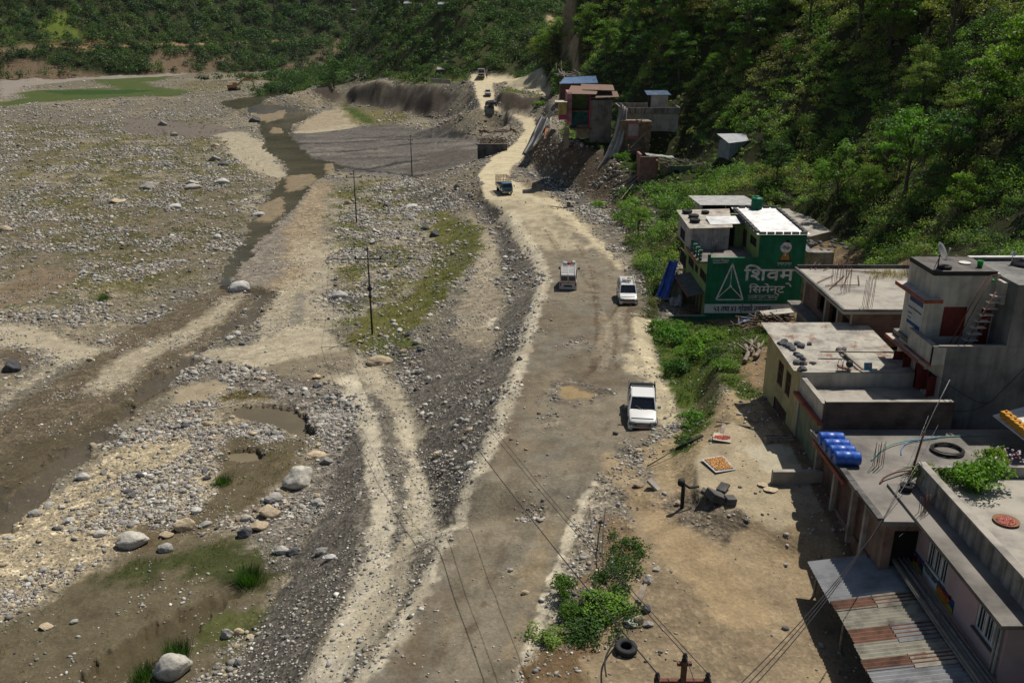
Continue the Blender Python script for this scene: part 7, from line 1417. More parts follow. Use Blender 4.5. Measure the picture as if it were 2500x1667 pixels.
def slabq(P,th,name,mat,parent,nrm=None):
    P=[Vector(p) for p in P]; n_=(P[1]-P[0]).cross(P[2]-P[0]).normalized() if nrm is None else Vector(nrm); mb=MB(); k=len(P); mb.add([*P,*[p-n_*th for p in P]],[tuple(range(k)),tuple(range(2*k-1,k-1,-1))]+[(i,i+k,(i+1)%k+k,(i+1)%k) for i in range(k)]); return mb.build(name,mat,parent)
def place(root,px,py,toward,px2=None,scale=1):
    """stand on the ground at the sight line; nose (-Y of the model) points along `toward`"""
    g=ground(px,py); root.location=(g.x,g.y,float(hgt(g.x,g.y,GZ0))+.03); rz=math.atan2(toward[1],toward[0])+math.pi/2
    e=2.0; dz=float(hgt(g.x+toward[0]*e,g.y+toward[1]*e,GZ0)-hgt(g.x-toward[0]*e,g.y-toward[1]*e,GZ0)); root.rotation_euler=(math.atan2(dz,2*e),0,rz); root.scale=(scale,)*3
def suv(name,label,paint,L_=4.7,W=1.85,H=1.8,hood=1.05,pick=False,cat_='car',rack=False,glasscol=None):
    r=empty(name,(0,0,0),0,label,cat_); hw=W/2; y0=-L_/2; y1=L_/2; wsb=y0+L_*.26; wst=wsb+.62; belt=hood+.05
    body_loft([(y0,hw*.80,hw*.70,.42,.78),(y0+.12,hw*.95,hw*.82,.34,.90),(y0+.5,hw,hw*.88,.30,hood-.04),(wsb,hw,hw*.93,.30,hood+.04),(wst+.3,hw,hw*.97,.30,belt),(y1-.5,hw,hw*.97,.30,belt+.02),(y1-.1,hw*.98,hw*.94,.34,belt),(y1,hw*.93,hw*.88,.42,belt-.1)],paint,r)
    ye=y1-.15 if not pick else y0+L_*.66; rb=ye-.35
    # cabin: pillars and roof in paint, panes in glass
    roofp=[(wst,hw*.78),(wst+.25,hw*.82),(rb,hw*.82),(ye-.12 if not pick else ye-.2,hw*.78)]
    mb=MB(); V=[]; 
    for y,w_ in roofp: V+=[(-w_,y,H-.05),(-w_*.9,y,H-(.03 if y==wst else 0)),(w_*.9,y,H-(.03 if y==wst else 0)),(w_,y,H-.05)]
    V+=[(x,y,z-.06) for x,y,z in V]; F=[]
    for i in range(3):
        for k in range(3): a=i*4+k; F.append((a,a+1,a+5,a+4)); F.append((a+16,a+20,a+21,a+17))
        F.append((i*4,i*4+4,i*4+20,i*4+16)); F.append((i*4+3,i*4+19,i*4+23,i*4+7))
    F+=[(0,16,17,1),(1,17,18,2),(2,18,19,3),(12,13,29,28),(13,14,30,29),(14,15,31,30)]; mb.add(V,F); mb.build('roof',paint,r)
    cab=[(wsb+.02,hw*.88,belt-.03),(ye,hw*.9,belt-.03)]
    slabq([(-hw*.84,wsb+.06,hood+.03),(hw*.84,wsb+.06,hood+.03),(hw*.74,wst+.03,H-.07),(-hw*.74,wst+.03,H-.07)],.03,'windscreen',CG,r)
    slabq([(hw*.85,ye,belt),(-hw*.85,ye,belt),(-hw*.74,(ye-.13),H-.07),(hw*.74,(ye-.13),H-.07)],.03,'rear_window',CG,r)
    for s in (-1,1):
        P=[(s*hw*.93,wsb+.2,belt-.01),(s*hw*.95,ye-.08,belt-.01),(s*hw*.80,ye-.2,H-.08),(s*hw*.80,wst+.06,H-.08)]; P=P if s<0 else P[::-1]; slabq(P[::-1],.03,'side_window',CG,r)
        mb=MB()
        for a,b in (((s*hw*.90,wsb,belt-.03),(s*hw*.78,wst,H-.05)),((s*hw*.95,(wst+ye)/2-.1,belt-.02),(s*hw*.815,(wst+ye)/2-.1,H-.06)),((s*hw*.93,ye-.02,belt-.03),(s*hw*.79,ye-.14,H-.06))): mb.bar(a,b,.08,.07)
        mb.build('pillar',paint,r); mb=MB(); mb.cb((s*(hw+.12),wsb+.28,belt+.08),(.22,.12,.18)); mb.bar((s*hw*.9,wsb+.3,belt+.02),(s*(hw+.05),wsb+.28,belt+.05),.04); mb.build('mirror',CH,r,.02)
        mb=MB(); mb.cb((s*hw*.71,y0+.12,.80),(.42,.22,.24),Matrix.Rotation(s*.35,3,'Z')); mb.build('headlight',LGT,r,.03); mb=MB(); mb.cb((s*hw*.70,y0+.06,.50),(.18,.06,.12)); mb.build('fog_lamp',BLKP,r,.01); mb=MB(); mb.cb((s*hw*.86,y1-.02,.85),(.14,.1,.4)); mb.build('tail_lamp',TL,r,.01)
        for yy in (y0+L_*.17,y1-L_*.2):
            wheel(r,s*(hw-.13),yy); mb=MB(); mb.lathe([(.40,-.01),(.44,-.01),(.44,.03),(.40,.03)],(s*(hw-.005),yy,.38),18,R=Matrix.Rotation(math.pi/2,3,'Y')); mb.build('wheel_arch',BLKP,r)
    mb=MB(); mb.box(-hw*.5,hw*.5,y0-.02,y0+.16,.66,.90); mb.build('grille',BLKP,r,.02); mb=MB()
    for z in (.73,.80): mb.box(-hw*.44,hw*.44,y0-.035,y0-.015,z,z+.035)
    mb.build('grille_bar',CH,r); mb=MB(); mb.box(-hw*.68,hw*.68,y0-.03,y0+.1,.36,.55); mb.build('lower_grille',BLKP,r,.01); mb=MB(); mb.box(-.26,.26,y0-.05,y0-.03,.44,.55); mb.build('number_plate',M('red_plate',(.40,.05,.04),bump=0),r)
    mb=MB(); mb.bar((-hw*.78,y0+.42,hood-.045),(hw*.78,y0+.42,hood-.045),.03,.02); mb.build('bonnet_gap',BLKP,r); mb=MB(); [mb.bar((s*.05,wsb+.02,hood+.06),(s*.45,wsb+.22,hood+.2),.025) for s in (-1,1)]; mb.build('wiper',BLKP,r); mb=MB(); mb.box(-hw*.9,hw*.9,y1,y1+.08,.40,.58); mb.build('rear_bumper',BLKP,r,.02)
    if pick:
        mb=MB(); mb.box(-hw*.80,hw*.80,ye+.1,y1-.1,belt-.02+.03,belt+.045); mb.build('cargo_bed',BLKP,r)
        mb=MB(); 
        for s in (-1,1): mb.box(s*hw*.93-.04,s*hw*.93+.04,ye+.05,y1-.05,belt,belt+.12)
        mb.build('bed_rail',BLKP,r); mb=MB()
        for s in (-1,1): mb.bar((s*hw*.86,ye+.12,belt),(s*hw*.86,ye+.22,H+.02),.07); mb.bar((s*hw*.86,ye+.22,H+.02),(s*hw*.86,ye+1.1,belt+.1),.06)
        mb.bar((-hw*.9,ye+.22,H+.02),(hw*.9,ye+.22,H+.02),.09,.09); mb.bar((-hw*.9,ye+.45,H-.1),(hw*.9,ye+.45,H-.1),.06); mb.build('roll_bar',BLKP,r)
    if rack:
        mb=MB()
        for s in (-1,1): mb.bar((s*hw*.72,wst+.2,H+.12),(s*hw*.72,ye-.25,H+.12),.04); mb.bar((s*hw*.72,wst+.2,H+.22),(s*hw*.72,ye-.25,H+.22),.03)
        for k in range(7): y=wst+.2+(ye-.45-wst)*k/6; mb.bar((-hw*.72,y,H+.10),(hw*.72,y,H+.10),.03); [mb.bar((s*hw*.72,y,H-.03),(s*hw*.72,y,H+.22),.03) for s in (-1,1)]
        mb.build('roof_rack',WHITE,r)
    return r
WPA=paint_mat('white_car_paint',(.66,.66,.645),dust=.25); SIL=paint_mat('silver_car_paint',(.55,.55,.55),dust=.3); NAV=paint_mat('navy_car_paint',(.04,.06,.14),dust=.18)
c=suv('pickup_truck','white double-cab pickup truck with a black roll bar driving towards the camera',WPA,5.2,1.86,1.78,1.08,True,'pickup truck'); place(c,1566,1015,(-.12,-1)); 
c=suv('suv','white car with a loaded roof rack driving down the road beside the van',WPA,4.5,1.86,1.85,1.08,False,'car',True); place(c,1530,733,(-.04,-1))
for q,(x,y,sx,sy,sz,mt) in enumerate(((-.25,.2,.6,.7,.22,WT),(.25,.5,.5,.6,.25,M('beige_cloth',(.42,.36,.24))),(.1,-.1,.5,.4,.2,WT))):
    mb=MB(); V,F=I4; V=np.array([Vector(v)*(1+.2*mnoise.fractal(Vector(v)*1.5+Vector((q,0,0)),1,2,3)) for v in V])*np.array([sx/2,sy/2,sz/2])+np.array([x,y+.3,2.08]); g=c.matrix_basis; mb.add([tuple(g@Vector(v)) for v in V],[tuple(f) for f in F],sm=True); solo(mb,'luggage_bundle',mt,('white bundle at the front left of the roof rack','beige bundle in the middle of the roof rack','small white bundle near the roof rack front')[q]+' of the white car','luggage')
c=suv('suv','small white car with a dark windscreen, first of the two cars far up the road',WPA,4.6,1.8,1.75,1.08,False,'car',True); place(c,1191,235,(.02,-1),scale=1.12)
c=suv('suv','dark navy car far down the road in front of a white one',NAV,4.6,1.85,1.75,1.08,False,'car',False); place(c,1199,264,(.3,-1),scale=1.25)
for q,(px_,py_,pt,lab) in enumerate(((845,193,BLKP,'dark car parked on the far plateau beside the lone tree'),(868,192,SIL,'silver car parked on the far plateau right of a dark one'),(892,191,WPA,'white car parked on the far plateau, rightmost of three'))):
    c=suv('parked_car',lab,pt,4.4,1.8,1.6,1.0,False,'car'); place(c,px_,py_,(-.6,-.8))
# minibus seen from behind
def van():
    r=empty('minibus',(0,0,0),0,'white minibus with roof luggage driving away, seen from behind','minibus'); hw=.93; y0=-2.3; y1=2.3; H=2.05
    body_loft([(y0,hw*.85,hw*.75,.45,.85),(y0+.3,hw,hw*.85,.35,1.15),(y0+.9,hw,hw*.95,.32,1.25),(y1-.1,hw,hw*.97,.32,1.25),(y1,hw*.97,hw*.94,.36,1.22)],SIL,r)
    mb=MB(); V=[]; 
    for y,w0,w1,zt in ((y0+.75,hw*.93,hw*.80,1.3),(y0+1.35,hw*.95,hw*.82,H),(y1-.15,hw*.95,hw*.84,H),(y1-.02,hw*.94,hw*.82,H-.06)): V+=[(-w0,y,1.2),(-w1,y,zt),(w1,y,zt),(w0,y,1.2)]
    F=[]
    for i in range(3):
        for k in range(3): a=i*4+k; F.append((a,a+1,a+5,a+4))
    F+=[(3,2,1,0),(12,13,14,15)]; mb.add(V,[f[::-1] for f in F]); mb.build('upper_body',SIL,r,.03)
    slabq([(-hw*.8,y0+.78,1.36),(hw*.8,y0+.78,1.36),(hw*.74,y0+1.28,H-.1),(-hw*.74,y0+1.28,H-.1)],.03,'windscreen',CG,r,nrm=(0,-.7,.5))
    for s in (-1,1):
        mb=MB(); mb.box(s*.42-.34,s*.42+.34,y1-.03,y1+.012,1.32,1.82); mb.build('rear_window',CG,r,.05); mb=MB(); mb.box(s*.80-.07,s*.80+.07,y1-.02,y1+.03,.75,1.1); mb.build('tail_lamp',TL,r)
        for k in range(3): mb=MB(); mb.box(min(s*.865,s*.905),max(s*.865,s*.905),y0+1.5+k*.95,y0+2.3+k*.95,1.38,1.82); mb.build('side_window',CG,r)
        mb=MB(); mb.cb((s*1.08,y0+.95,1.5),(.18,.1,.26)); mb.build('mirror',BLKP,r); mb=MB(); mb.bar((s*.9,y0+.95,1.4),(s*1.05,y0+.95,1.45),.04); mb.build('mirror_arm',BLKP,r)
        wheel(r,s*.80,y0+.9,.33,.2); wheel(r,s*.80,y1-.85,.33,.2)
    mb=MB(); mb.box(-.8,.8,y1,y1+.012,1.05,1.13); mb.build('orange_stripe',M('stripe_orange',(.45,.14,.06),bump=0),r); mb=MB(); mb.box(-.45,.45,y1+.0,y1+.02,.66,.84); mb.build('number_plate',BLKP,r); mb=MB(); mb.box(-.9,.9,y1-.02,y1+.12,.42,.56); mb.build('rear_bumper',SIL,r,.02); mb=MB(); mb.box(-.015,.015,y1,y1+.01,.6,1.9); mb.build('door_seam',BLKP,r)
    mb=MB()
    for k in range(13): mb.bar((-.74,y0+1.5+k*.25,H+.12),(.74,y0+1.5+k*.25,H+.12),.035)
    for s in (-.74,0,.74): mb.bar((s,y0+1.4,H+.13),(s,y1-.1,H+.13),.035)
    for s in (-.74,.74): mb.bar((s,y0+1.4,H+.26),(s,y1-.1,H+.26),.03); [mb.bar((s,y0+1.4+k*.7,H),(s,y0+1.4+k*.7,H+.27),.03) for k in range(5)]
    mb.build('roof_rack',WHITE,r); return r
c=van(); place(c,1388,697,(.09,1)); 
for q,(x,y,sx,sy,sz,mt,lab) in enumerate(((-.45,-.9,.5,.6,.4,WT,'white round sack at the left on the minibus roof rack'),(.0,-.7,.5,.5,.3,M('red_cloth',(.30,.03,.02)),'red bag in the middle of the minibus roof rack'),(.45,-.8,.6,.7,.32,M('pale_blue_cloth',(.32,.38,.45)),'pale blue bag at the right on the minibus roof rack'))):
    mb=MB(); V,F=I4; V=np.array([Vector(v)*(1+.15*mnoise.fractal(Vector(v)*1.5+Vector((q,0,0)),1,2,3)) for v in V])*np.array([sx/2,sy/2,sz/2])+np.array([x,y,2.15+sz/2]); g=c.matrix_basis; mb.add([tuple(g@Vector(v)) for v in V],[tuple(f) for f in F],sm=True); solo(mb,'roof_luggage',mt,lab,'luggage')
# stake truck
BLT=paint_mat('blue_truck_paint',(.02,.12,.22),dust=.25)
def truck():
    r=empty('stake_truck',(0,0,0),0,'blue truck with an open barred cargo cage driving down the dusty road','truck'); W=1.0; y0=-2.9
    mb=MB(); prof=[(y0+.05,.55),(y0,.9),(y0+.05,1.25),(y0+.35,2.05),(y0+.6,2.12),(y0+1.4,2.12),(y0+1.45,.55)]; V=[(-W*(.97 if z<1.4 else .86),y,z) for y,z in prof]+[(W*(.97 if z<1.4 else .86),y,z) for y,z in prof]; n=len(prof); mb.add(V,[tuple(range(n))[::-1],tuple(range(n,2*n))]+[(i,(i+1)%n,(i+1)%n+n,i+n) for i in range(n)]); o=mb.build('cab',BLT,r,.05)
    slabq([(-.82,y0+.06,1.30),(.82,y0+.06,1.30),(.74,y0+.32,1.98),(-.74,y0+.32,1.98)],.03,'windscreen',CG,r,nrm=(0,-.9,.35))
    for v in r.children[-1].data.vertices: v.co.y-=.035
    for s in (-1,1):
        slabq([(s*.985,y0+.25,1.32),(s*.985,y0+1.2,1.32),(s*.885,y0+1.15,1.98),(s*.885,y0+.5,1.98)],.02,'side_window',CG,r,nrm=(s*-1,0,0)); mb=MB(); mb.cb((s*.68,y0-.02,.85),(.3,.08,.2)); mb.build('headlight',LGT,r,.02); mb=MB(); mb.bar((s*.95,y0+.2,1.9),(s*1.2,y0+.05,1.7),.03); mb.cb((s*1.2,y0+.02,1.55),(.16,.05,.32)); mb.build('mirror',BLKP,r)
        wheel(r,s*.82,y0+.85,.40,.24); wheel(r,s*.80,1.7,.40,.4)
    mb=MB(); mb.box(-.5,.5,y0-.04,y0+.03,.75,.95); mb.build('grille',BLKP,r); mb=MB(); mb.box(-.95,.95,y0-.12,y0+.02,.42,.6); mb.build('bumper',CH,r); mb=MB(); mb.box(-.22,.22,y0-.15,y0-.121,.46,.57); mb.build('number_plate',M('red_plate',(.40,.05,.04)),r)
    mb=MB(); mb.box(-1.05,1.05,-1.35,2.9,.8,.95); mb.box(-1.05,-1.0,-1.35,2.9,.95,1.45); mb.box(1.0,1.05,-1.35,2.9,.95,1.45); mb.box(-1,1,-1.35,-1.3,.95,1.45); mb.box(-1,1,2.85,2.9,.95,1.45); mb.build('cargo_bed',BLT,r); mb=MB(); mb.box(-.4,.4,-1.4,2.7,.45,.78); mb.build('chassis',BLKP,r)
    mb=MB(); CB=M('cage_orange',(.20,.085,.05))
    for s in (-1.02,1.02):
        for z in (1.75,2.05,2.4,2.75): mb.bar((s,-1.35,z),(s,2.9,z),.05)
        for k in range(6): mb.bar((s,-1.33+k*.84,1.4),(s,-1.33+k*.84,2.78),.05)
    for y in (-1.33,2.88):
        for z in (1.75,2.05,2.4,2.75): mb.bar((-1,y,z),(1,y,z),.05)
        for x in (-.5,0,.5): mb.bar((x,y,1.4),(x,y,2.75),.05)
    for k in range(1,5): mb.bar((-1.02,-1.33+k*.84,2.78),(1.02,-1.33+k*.84,2.78),.05); 
    mb.build('cage',CB,r); return r
c=truck(); place(c,1231,470,(.22,-1),scale=1.0)
def bus():
    r=empty('bus',(0,0,0),0,'white bus with a dark windscreen arriving at the far end of the road','bus'); W=1.22; y0=-4.5; y1=4.5; CW=paint_mat('bus_white',(.62,.62,.58),dust=.25)
    mb=MB(); mb.box(-W,W,y0,y1,.45,3.0); mb.build('body',CW,r,.14); mb=MB(); mb.box(-W*.88,W*.88,y0-.03,y0+.01,1.5,2.45); mb.build('windscreen',CG,r,.03)
    for s in (-1,1):
        for k in range(6): mb=MB(); mb.box(min(s*W,s*(W+.02)),max(s*W,s*(W+.02)),y0+1+k*1.25,y0+2.1+k*1.25,1.65,2.4); mb.build('side_window',CG,r)
        wheel(r,s*1.0,y0+1.8,.48,.28); wheel(r,s*1.0,y1-2,.48,.28); mb=MB(); mb.cb((s*.85,y0-.03,.95),(.35,.06,.22)); mb.build('headlight',LGT,r); mb=MB(); mb.cb((s*1.36,y0-.05,2.2),(.18,.12,.4)); mb.build('mirror',BLKP,r)
    mb=MB(); mb.box(-W*.7,W*.7,y0-.04,y0+.01,.72,1.15); mb.build('grille',BLKP,r); mb=MB(); mb.box(-W,W,y0-.1,y0+.05,.42,.66); mb.build('bumper',M('bus_yellow',(.45,.36,.06)),r); mb=MB(); mb.box(-W*.8,W*.8,y0-.035,y0+.0,2.52,2.8); mb.build('route_board',M('sign_red',(.30,.03,.03)),r)
    mb=MB(); 
    for s in (-1,1): mb.bar((s*.95,-3,3.2),(s*.95,3,3.2),.06)
    for k in range(7): mb.bar((-.95,-3+k,3.2),(.95,-3+k,3.2),.05); mb.bar((-.95,-3+k,2.98),(-.95,-3+k,3.2),.05); mb.bar((.95,-3+k,2.98),(.95,-3+k,3.2),.05)
    mb.build('roof_rack',WHITE,r); return r
c=bus(); place(c,1176,192,(.0,-1))
# excavator
g=ground(572,221); ex=empty('excavator',(g.x,g.y,g.z),math.radians(10),'orange excavator digging on the far river bed','excavator'); OR=paint_mat('excavator_orange',(.42,.17,.03),dust=.3)
for s in (-1,1): mb=MB(); mb.tube([(-2.0,s*1.2,.45),(2.0,s*1.2,.45)],.45,10); mb.box(-2,2,s*1.2-.25,s*1.2+.25,.0,.9); mb.build('track',BLKP,ex)
mb=MB(); mb.box(-2.2,1.2,-1.3,1.3,1.1,2.2); mb.box(-.2,1.2,-1.3,-.2,2.2,3.1); mb.build('cab',OR,ex,.08); mb=MB(); mb.box(0,1.22,-1.25,-.25,2.3,2.95); mb.build('cab_window',CG,ex); mb=MB(); mb.bar((1,0.3,1.8),(4,.3,4.6),.5,.6); mb.bar((4,.3,4.6),(6.6,.3,3.2),.45,.5); mb.build('boom',OR,ex); mb=MB(); mb.bar((6.6,.3,3.3),(6.9,.3,.9),.35,.4); mb.build('arm',OR,ex); mb=MB(); mb.box(6.3,7.3,-.3,.9,.0,.9); mb.build('bucket',OR,ex)
ex.scale=(1.5,1.5,1.3)
# person standing by the bus: one skinned body
def person(px_,py_,label,shirt=(.03,.035,.05)):
    g=ground(px_,py_); root=empty('person',(g.x,g.y,g.z),2.9,label,'person'); P=[(0,0,.95),(0,0,1.15),(0,0,1.38),(0,0,1.5),(0,.01,1.62),(0,.01,1.72),(.1,0,.88),(.12,-.02,.5),(.12,.02,.08),(.13,-.12,.04),(-.1,0,.88),(-.13,.03,.5),(-.15,.06,.08),(-.16,-.08,.04),(.19,0,1.4),(.25,.02,1.12),(.24,-.08,.88),(-.19,0,1.4),(-.25,.02,1.12),(-.24,-.06,.88)]
    E=[(0,1),(1,2),(2,3),(3,4),(4,5),(0,6),(6,7),(7,8),(8,9),(0,10),(10,11),(11,12),(12,13),(2,14),(14,15),(15,16),(2,17),(17,18),(18,19)]; Rr=[.15,.14,.16,.06,.10,.09,.10,.07,.045,.04,.10,.07,.045,.04,.06,.045,.035,.06,.045,.035]
    me=bpy.data.meshes.new('body'); me.from_pydata(P,E,[]); o=link('body',me,M('dark_clothes',shirt,bump=0),root); o.modifiers.new('s','SKIN'); me.skin_vertices[0].data[0].use_root=True
    for i,r_ in enumerate(Rr): me.skin_vertices[0].data[i].radius=(r_,r_*.8)
    sb=o.modifiers.new('u','SUBSURF'); sb.levels=sb.render_levels=2; mb=MB(); mb.lathe([(0,-.02),(.105,-.02),(.11,.03),(.08,.09),(0,.11)],(0,.015,1.72),12); mb.build('hair',BLKP,root); mb=MB(); mb.lathe([(0,0),(.06,.02),(.07,.08),(.05,.14),(0,.15)],(0,-.045,1.58),10); mb.build('face',M('skin_brown',(.22,.12,.08),bump=0),root); root.scale=(1.15,)*3; return root
person(1188.5,193.5,'person in dark clothes standing on the road beside the far bus')
# ================================================== poles and wires
INSU=M('black_insulator',(.03,.03,.035),.3,bump=0); POLE=M('steel_pole',(.06,.06,.062),.6,.3,stain=.3)
def power_pole(px,py,h,label,arm=1.35,armz=None,lean=0,r=.11):
    g=ground(px,py); root=empty('power_pole',(g.x,g.y,g.z),0,label,'power pole'); mb=MB(); tp=Vector((lean,0,h)); mb.tube([(0,0,-.5),tp*.5,tp],[r,r*.85,r*.6],8); mb.build('pole',POLE,root); az=armz or h-.9; ins=[]
    if arm:
        mb=MB(); mb.bar((lean-arm,0,az),(lean+arm,0,az),.12,.12); mb.build('crossarm',POLE,root)
        for x,z in ((lean-arm+.1,az),(lean,h),(lean+arm-.1,az)): mb=MB(); mb.lathe([(0,0),(.05,0),(.11,.08),(.07,.12),(.12,.18),(.08,.24),(.1,.3),(0,.34)],(x,0,z),10); mb.build('insulator',INSU,root); ins.append(Vector((g.x+x,g.y,g.z+z+.32)))
    return root, ins
pa,ia=power_pole(909,817,9.0,'dark steel power pole standing in the river bed, the nearest and tallest'); pb_,ib=power_pole(871,548,9.0,'power pole in the weedy stones beyond the nearest one',r=.12); pc_,ic=power_pole(1006,430,9.0,'thin power pole at the edge of the grey gravel delta',arm=.5,r=.13)
mb=MB(); mb.lathe([(.17,-.03),(.26,-.03),(.26,.03),(.17,.03)],(0.02,-.14,5.0),18,R=Matrix.Rotation(math.pi/2,3,'X')); mb.build('wire_ring',INSU,pa); mb=MB(); mb.tube([(0,0,4.0),(0,0,4.3)],.18,8); mb.build('band',INSU,pa)
mb=MB(); gp=wpos(pa); e=ground(938,745); mb.tube([(0,0,6.6),e-gp],.018,4); mb.build('stay_wire',INSU,pa)
for px_,py_,h,l in ((1357,222,7.8,'slim pole, the left of a pair beside the blue-roofed house'),(1369,216,7.6,'slim pole, the right of a pair beside the blue-roofed house'),(1345,168,5,'short pole on the scrub slope behind the road end')):
    g=ground(px_,py_); r_=empty('wooden_pole',(g.x,g.y,g.z),0,l,'pole'); mb=MB(); mb.tube([(0,0,-.5),(0,0,h)],[.14,.1],6); mb.build('shaft',PLK,r_); mb=MB(); mb.bar((-.6,0,h-.5),(.6,0,h-.5),.1); mb.build('crossarm',PLK,r_)
# foreground pole, only its top inside the frame
fz=7.8; fp=onZ(1668,1655,fz-.45); fx_=fp.x; fy_=fp.y; fo=empty('rusty_power_pole',(fx_,fy_,1),0,'rusty red pole top with black insulators at the bottom edge','power pole'); mb=MB(); mb.box(fx_-.07,fx_+.07,fy_-.07,fy_+.07,1,fz+.15); part(mb,'pole',RUST,fo); mb=MB(); mb.box(fx_-.8,fx_+.78,fy_-.06,fy_+.06,fz-.62,fz-.5); part(mb,'crossarm',RUST,fo); mb=MB(); mb.box(fx_-.2,fx_+.2,fy_-.05,fy_+.05,fz+.0,fz+.1); part(mb,'top_bracket',RUST,fo); fi=[]
for x,z in ((fx_-.72,fz-.5),(fx_,fz+.15),(fx_+.68,fz-.5)): mb=MB(); mb.lathe([(0,0),(.05,0),(.085,.05),(.05,.09),(.08,.14),(.05,.18),(.06,.22),(0,.25)],(x,fy_,z),12); part(mb,'insulator',INSU,fo); fi.append(Vector((x,fy_,z+.2)))
def wire(a,b,sag,label,r=.014,group=None,mat=INSU):
    a=Vector(a); b=Vector(b); n=28; pts=[a.lerp(b,k/n)-Vector((0,0,sag*4*(k/n)*(1-k/n))) for k in range(n+1)]; mb=MB(); mb.tube(pts,r,5,cap=False); return solo(mb,'power_line',mat,label,'wire',group,org=a)
for q in range(3): wire(ia[q],fi[q],1.6+.1*q,'thin power line sagging from the nearest river bed pole to the rusty pole top',.013 if q else .02,'power lines from the river bed pole to the rusty pole'); wire(ib[q],ia[q],1.2,'thin power line between the two river bed poles','',None) if False else wire(ib[q],ia[q],1.1,'thin power line between the two nearer river bed poles',.014,'power lines between the two nearer river bed poles')
for q in range(3): wire(ic[q],ib[q],1.2,'thin power line between the two farther river bed poles',.016,'power lines between the two farther river bed poles')
for q in range(3): wire(fi[q],fi[q]+Vector((1.5,-22,1.0+q*.1)),.6,'power line running from the rusty pole top out of the bottom of the picture',.012,'power lines leaving the rusty pole')
s0=Vector((15.3,31.5,5.05))
for q in range(3): wire(s0+Vector((q*.05,q*.08,q*.07)),Vector((fx_+.2+q*.12,fy_-1.2,fz-.9-q*.18)),.5+.1*q,'cable of the bundle running from the shop roof corner to the lower right pole',.016,'cables from the shop roof corner')
for q in range(2): wire(s0+Vector((0,0,.1)),Vector((19.5,36.5+q,7.0)),.2,'cable rising from the shop roof corner to the cactus clump',.012,'cables over the shop roof')
wire(onZ(2195,1310,4.6),onY(2330,1140,33),.3,'cable hanging across the front of the mauve building',.012)
wire(onZ(1310,1430,.6),onZ(1325,1255,.6),-1.2,'grey cable looping up over the rubble beside the road',.03) if False else None
mb=MB(); mb.tube(curve_pts([onZ(1478,1240,1.2),onZ(1470,1330,1.5),onZ(1476,1400,1.2),onZ(1490,1440,1.1)]),.03,5); solo(mb,'grey_cable',POLE,'grey cable lying down the earth bank beside the creeper','cable')
mb=MB(); mb.tube(curve_pts([onZ(1480,1650,1.2),onZ(1477,1612,1.2),onZ(1490,1580,1.2),onZ(1515,1545,1.2)]),.035,6); solo(mb,'black_hose',RUBBER,'black hose bending beside the big tyre on the yard','hose')
# ================================================== yard things
g=ground(1527,1588); z=float(hgt(g.x,g.y)); mb=MB(); R_=.46; mb.lathe([(R_*.52,0),(R_*.9,-.0),(R_,.06),(R_,.2),(R_*.9,.27),(R_*.52,.26),(R_*.48,.13),(R_*.52,0)],(g.x,g.y,z+.03),32); big_t=solo(mb,'truck_tyre',RUBBER,'big tyre lying flat on the yard near the rusty pole top','tyre'); big_t.rotation_euler=(.06,.05,0)
def gz(px,py): v=ground(px,py); return Vector((v.x,v.y,float(hgt(v.x,v.y))))
P=[gz(*p) for p in ((1710,1125),(1765,1112),(1797,1147),(1747,1157))]; mt=empty('corn_sheet',P[3],0,'white sheet spread with drying orange corn on the slab','corn'); zc=max(p.z for p in P)+.03
mb=MB(); mb.prism([(p.x,p.y) for p in P],zc,zc+.012); part(mb,'sheet',WT,mt); cc_=sum(P,Vector())/4; mb=MB(); Q=[cc_.lerp(p,.80) for p in P]; mb.prism([(p.x,p.y) for p in Q],zc+.013,zc+.035)
for q in range(500):
    u_=random.random(); v_=random.random(); p=Q[0].lerp(Q[1],u_).lerp(Q[3].lerp(Q[2],u_),v_); mb.cb((p.x,p.y,zc+.05),(.05,.04,.03),Matrix.Rotation(random.random()*3,3,'Z'))
part(mb,'corn',M('corn_orange',(.62,.34,.13),stain=.2,sc=8),mt)
P=[gz(*p) for p in ((1742,1063),(1785,1065),(1784,1082),(1740,1079))]; mt=empty('chilli_mat',P[3],0,'pale mat with a patch of drying red chillies','mat'); zc=max(p.z for p in P)+.03; mb=MB(); mb.prism([(p.x,p.y) for p in P],zc,zc+.03); part(mb,'mat',M('pale_mat',(.45,.40,.31)),mt); mb=MB(); c0=sum(P,Vector())/4
for q in range(170): a=random.random()*6.28; r_=.45*math.sqrt(random.random()); b=random.random()*3.1; x=c0.x+r_*math.cos(a); y=c0.y+.6*r_*math.sin(a); mb.bar((x-.05*math.cos(b),y-.05*math.sin(b),zc+.045),(x+.05*math.cos(b),y+.05*math.sin(b),zc+.05),.025)
part(mb,'chillies',M('chilli_red'),mt)
mb=MB(); a=gz(1762,1062); b=gz(1768,1035); mb.bar(a+Vector((0,0,.06)),b+Vector((0,0,.08)),.22,.05); solo(mb,'plank',WOOD,'pale plank lying behind the chilli mat','plank')
k0=gz(1885,1183); k1=gz(1995,1187); mb=MB(); mb.box(k0.x,k0.x+2.6,k0.y,k0.y+.3,k0.z-.5,k0.z+.75); solo(mb,'kerb_wall',CONCL,'low concrete wall end beside the shop corner','wall',bevel=.02)
k0=gz(1870,1083); mb=MB()
for q in range(4): mb.box(k0.x+.0,k0.x+1.5,k0.y+q*.14,k0.y+q*.14+.12,k0.z,k0.z+.28+.03*(q%2))
solo(mb,'log_bench',WOOD,'stack of squared timber under the yellow house door','timber')
mb=MB(); a=gz(1762,1030); mb.bar(a+Vector((-.3,0,.08)),gz(1835,1045)+Vector((0,0,.1)),.12,.08); solo(mb,'timber_plank',WOOD,'long weathered plank left of the yellow house','plank')
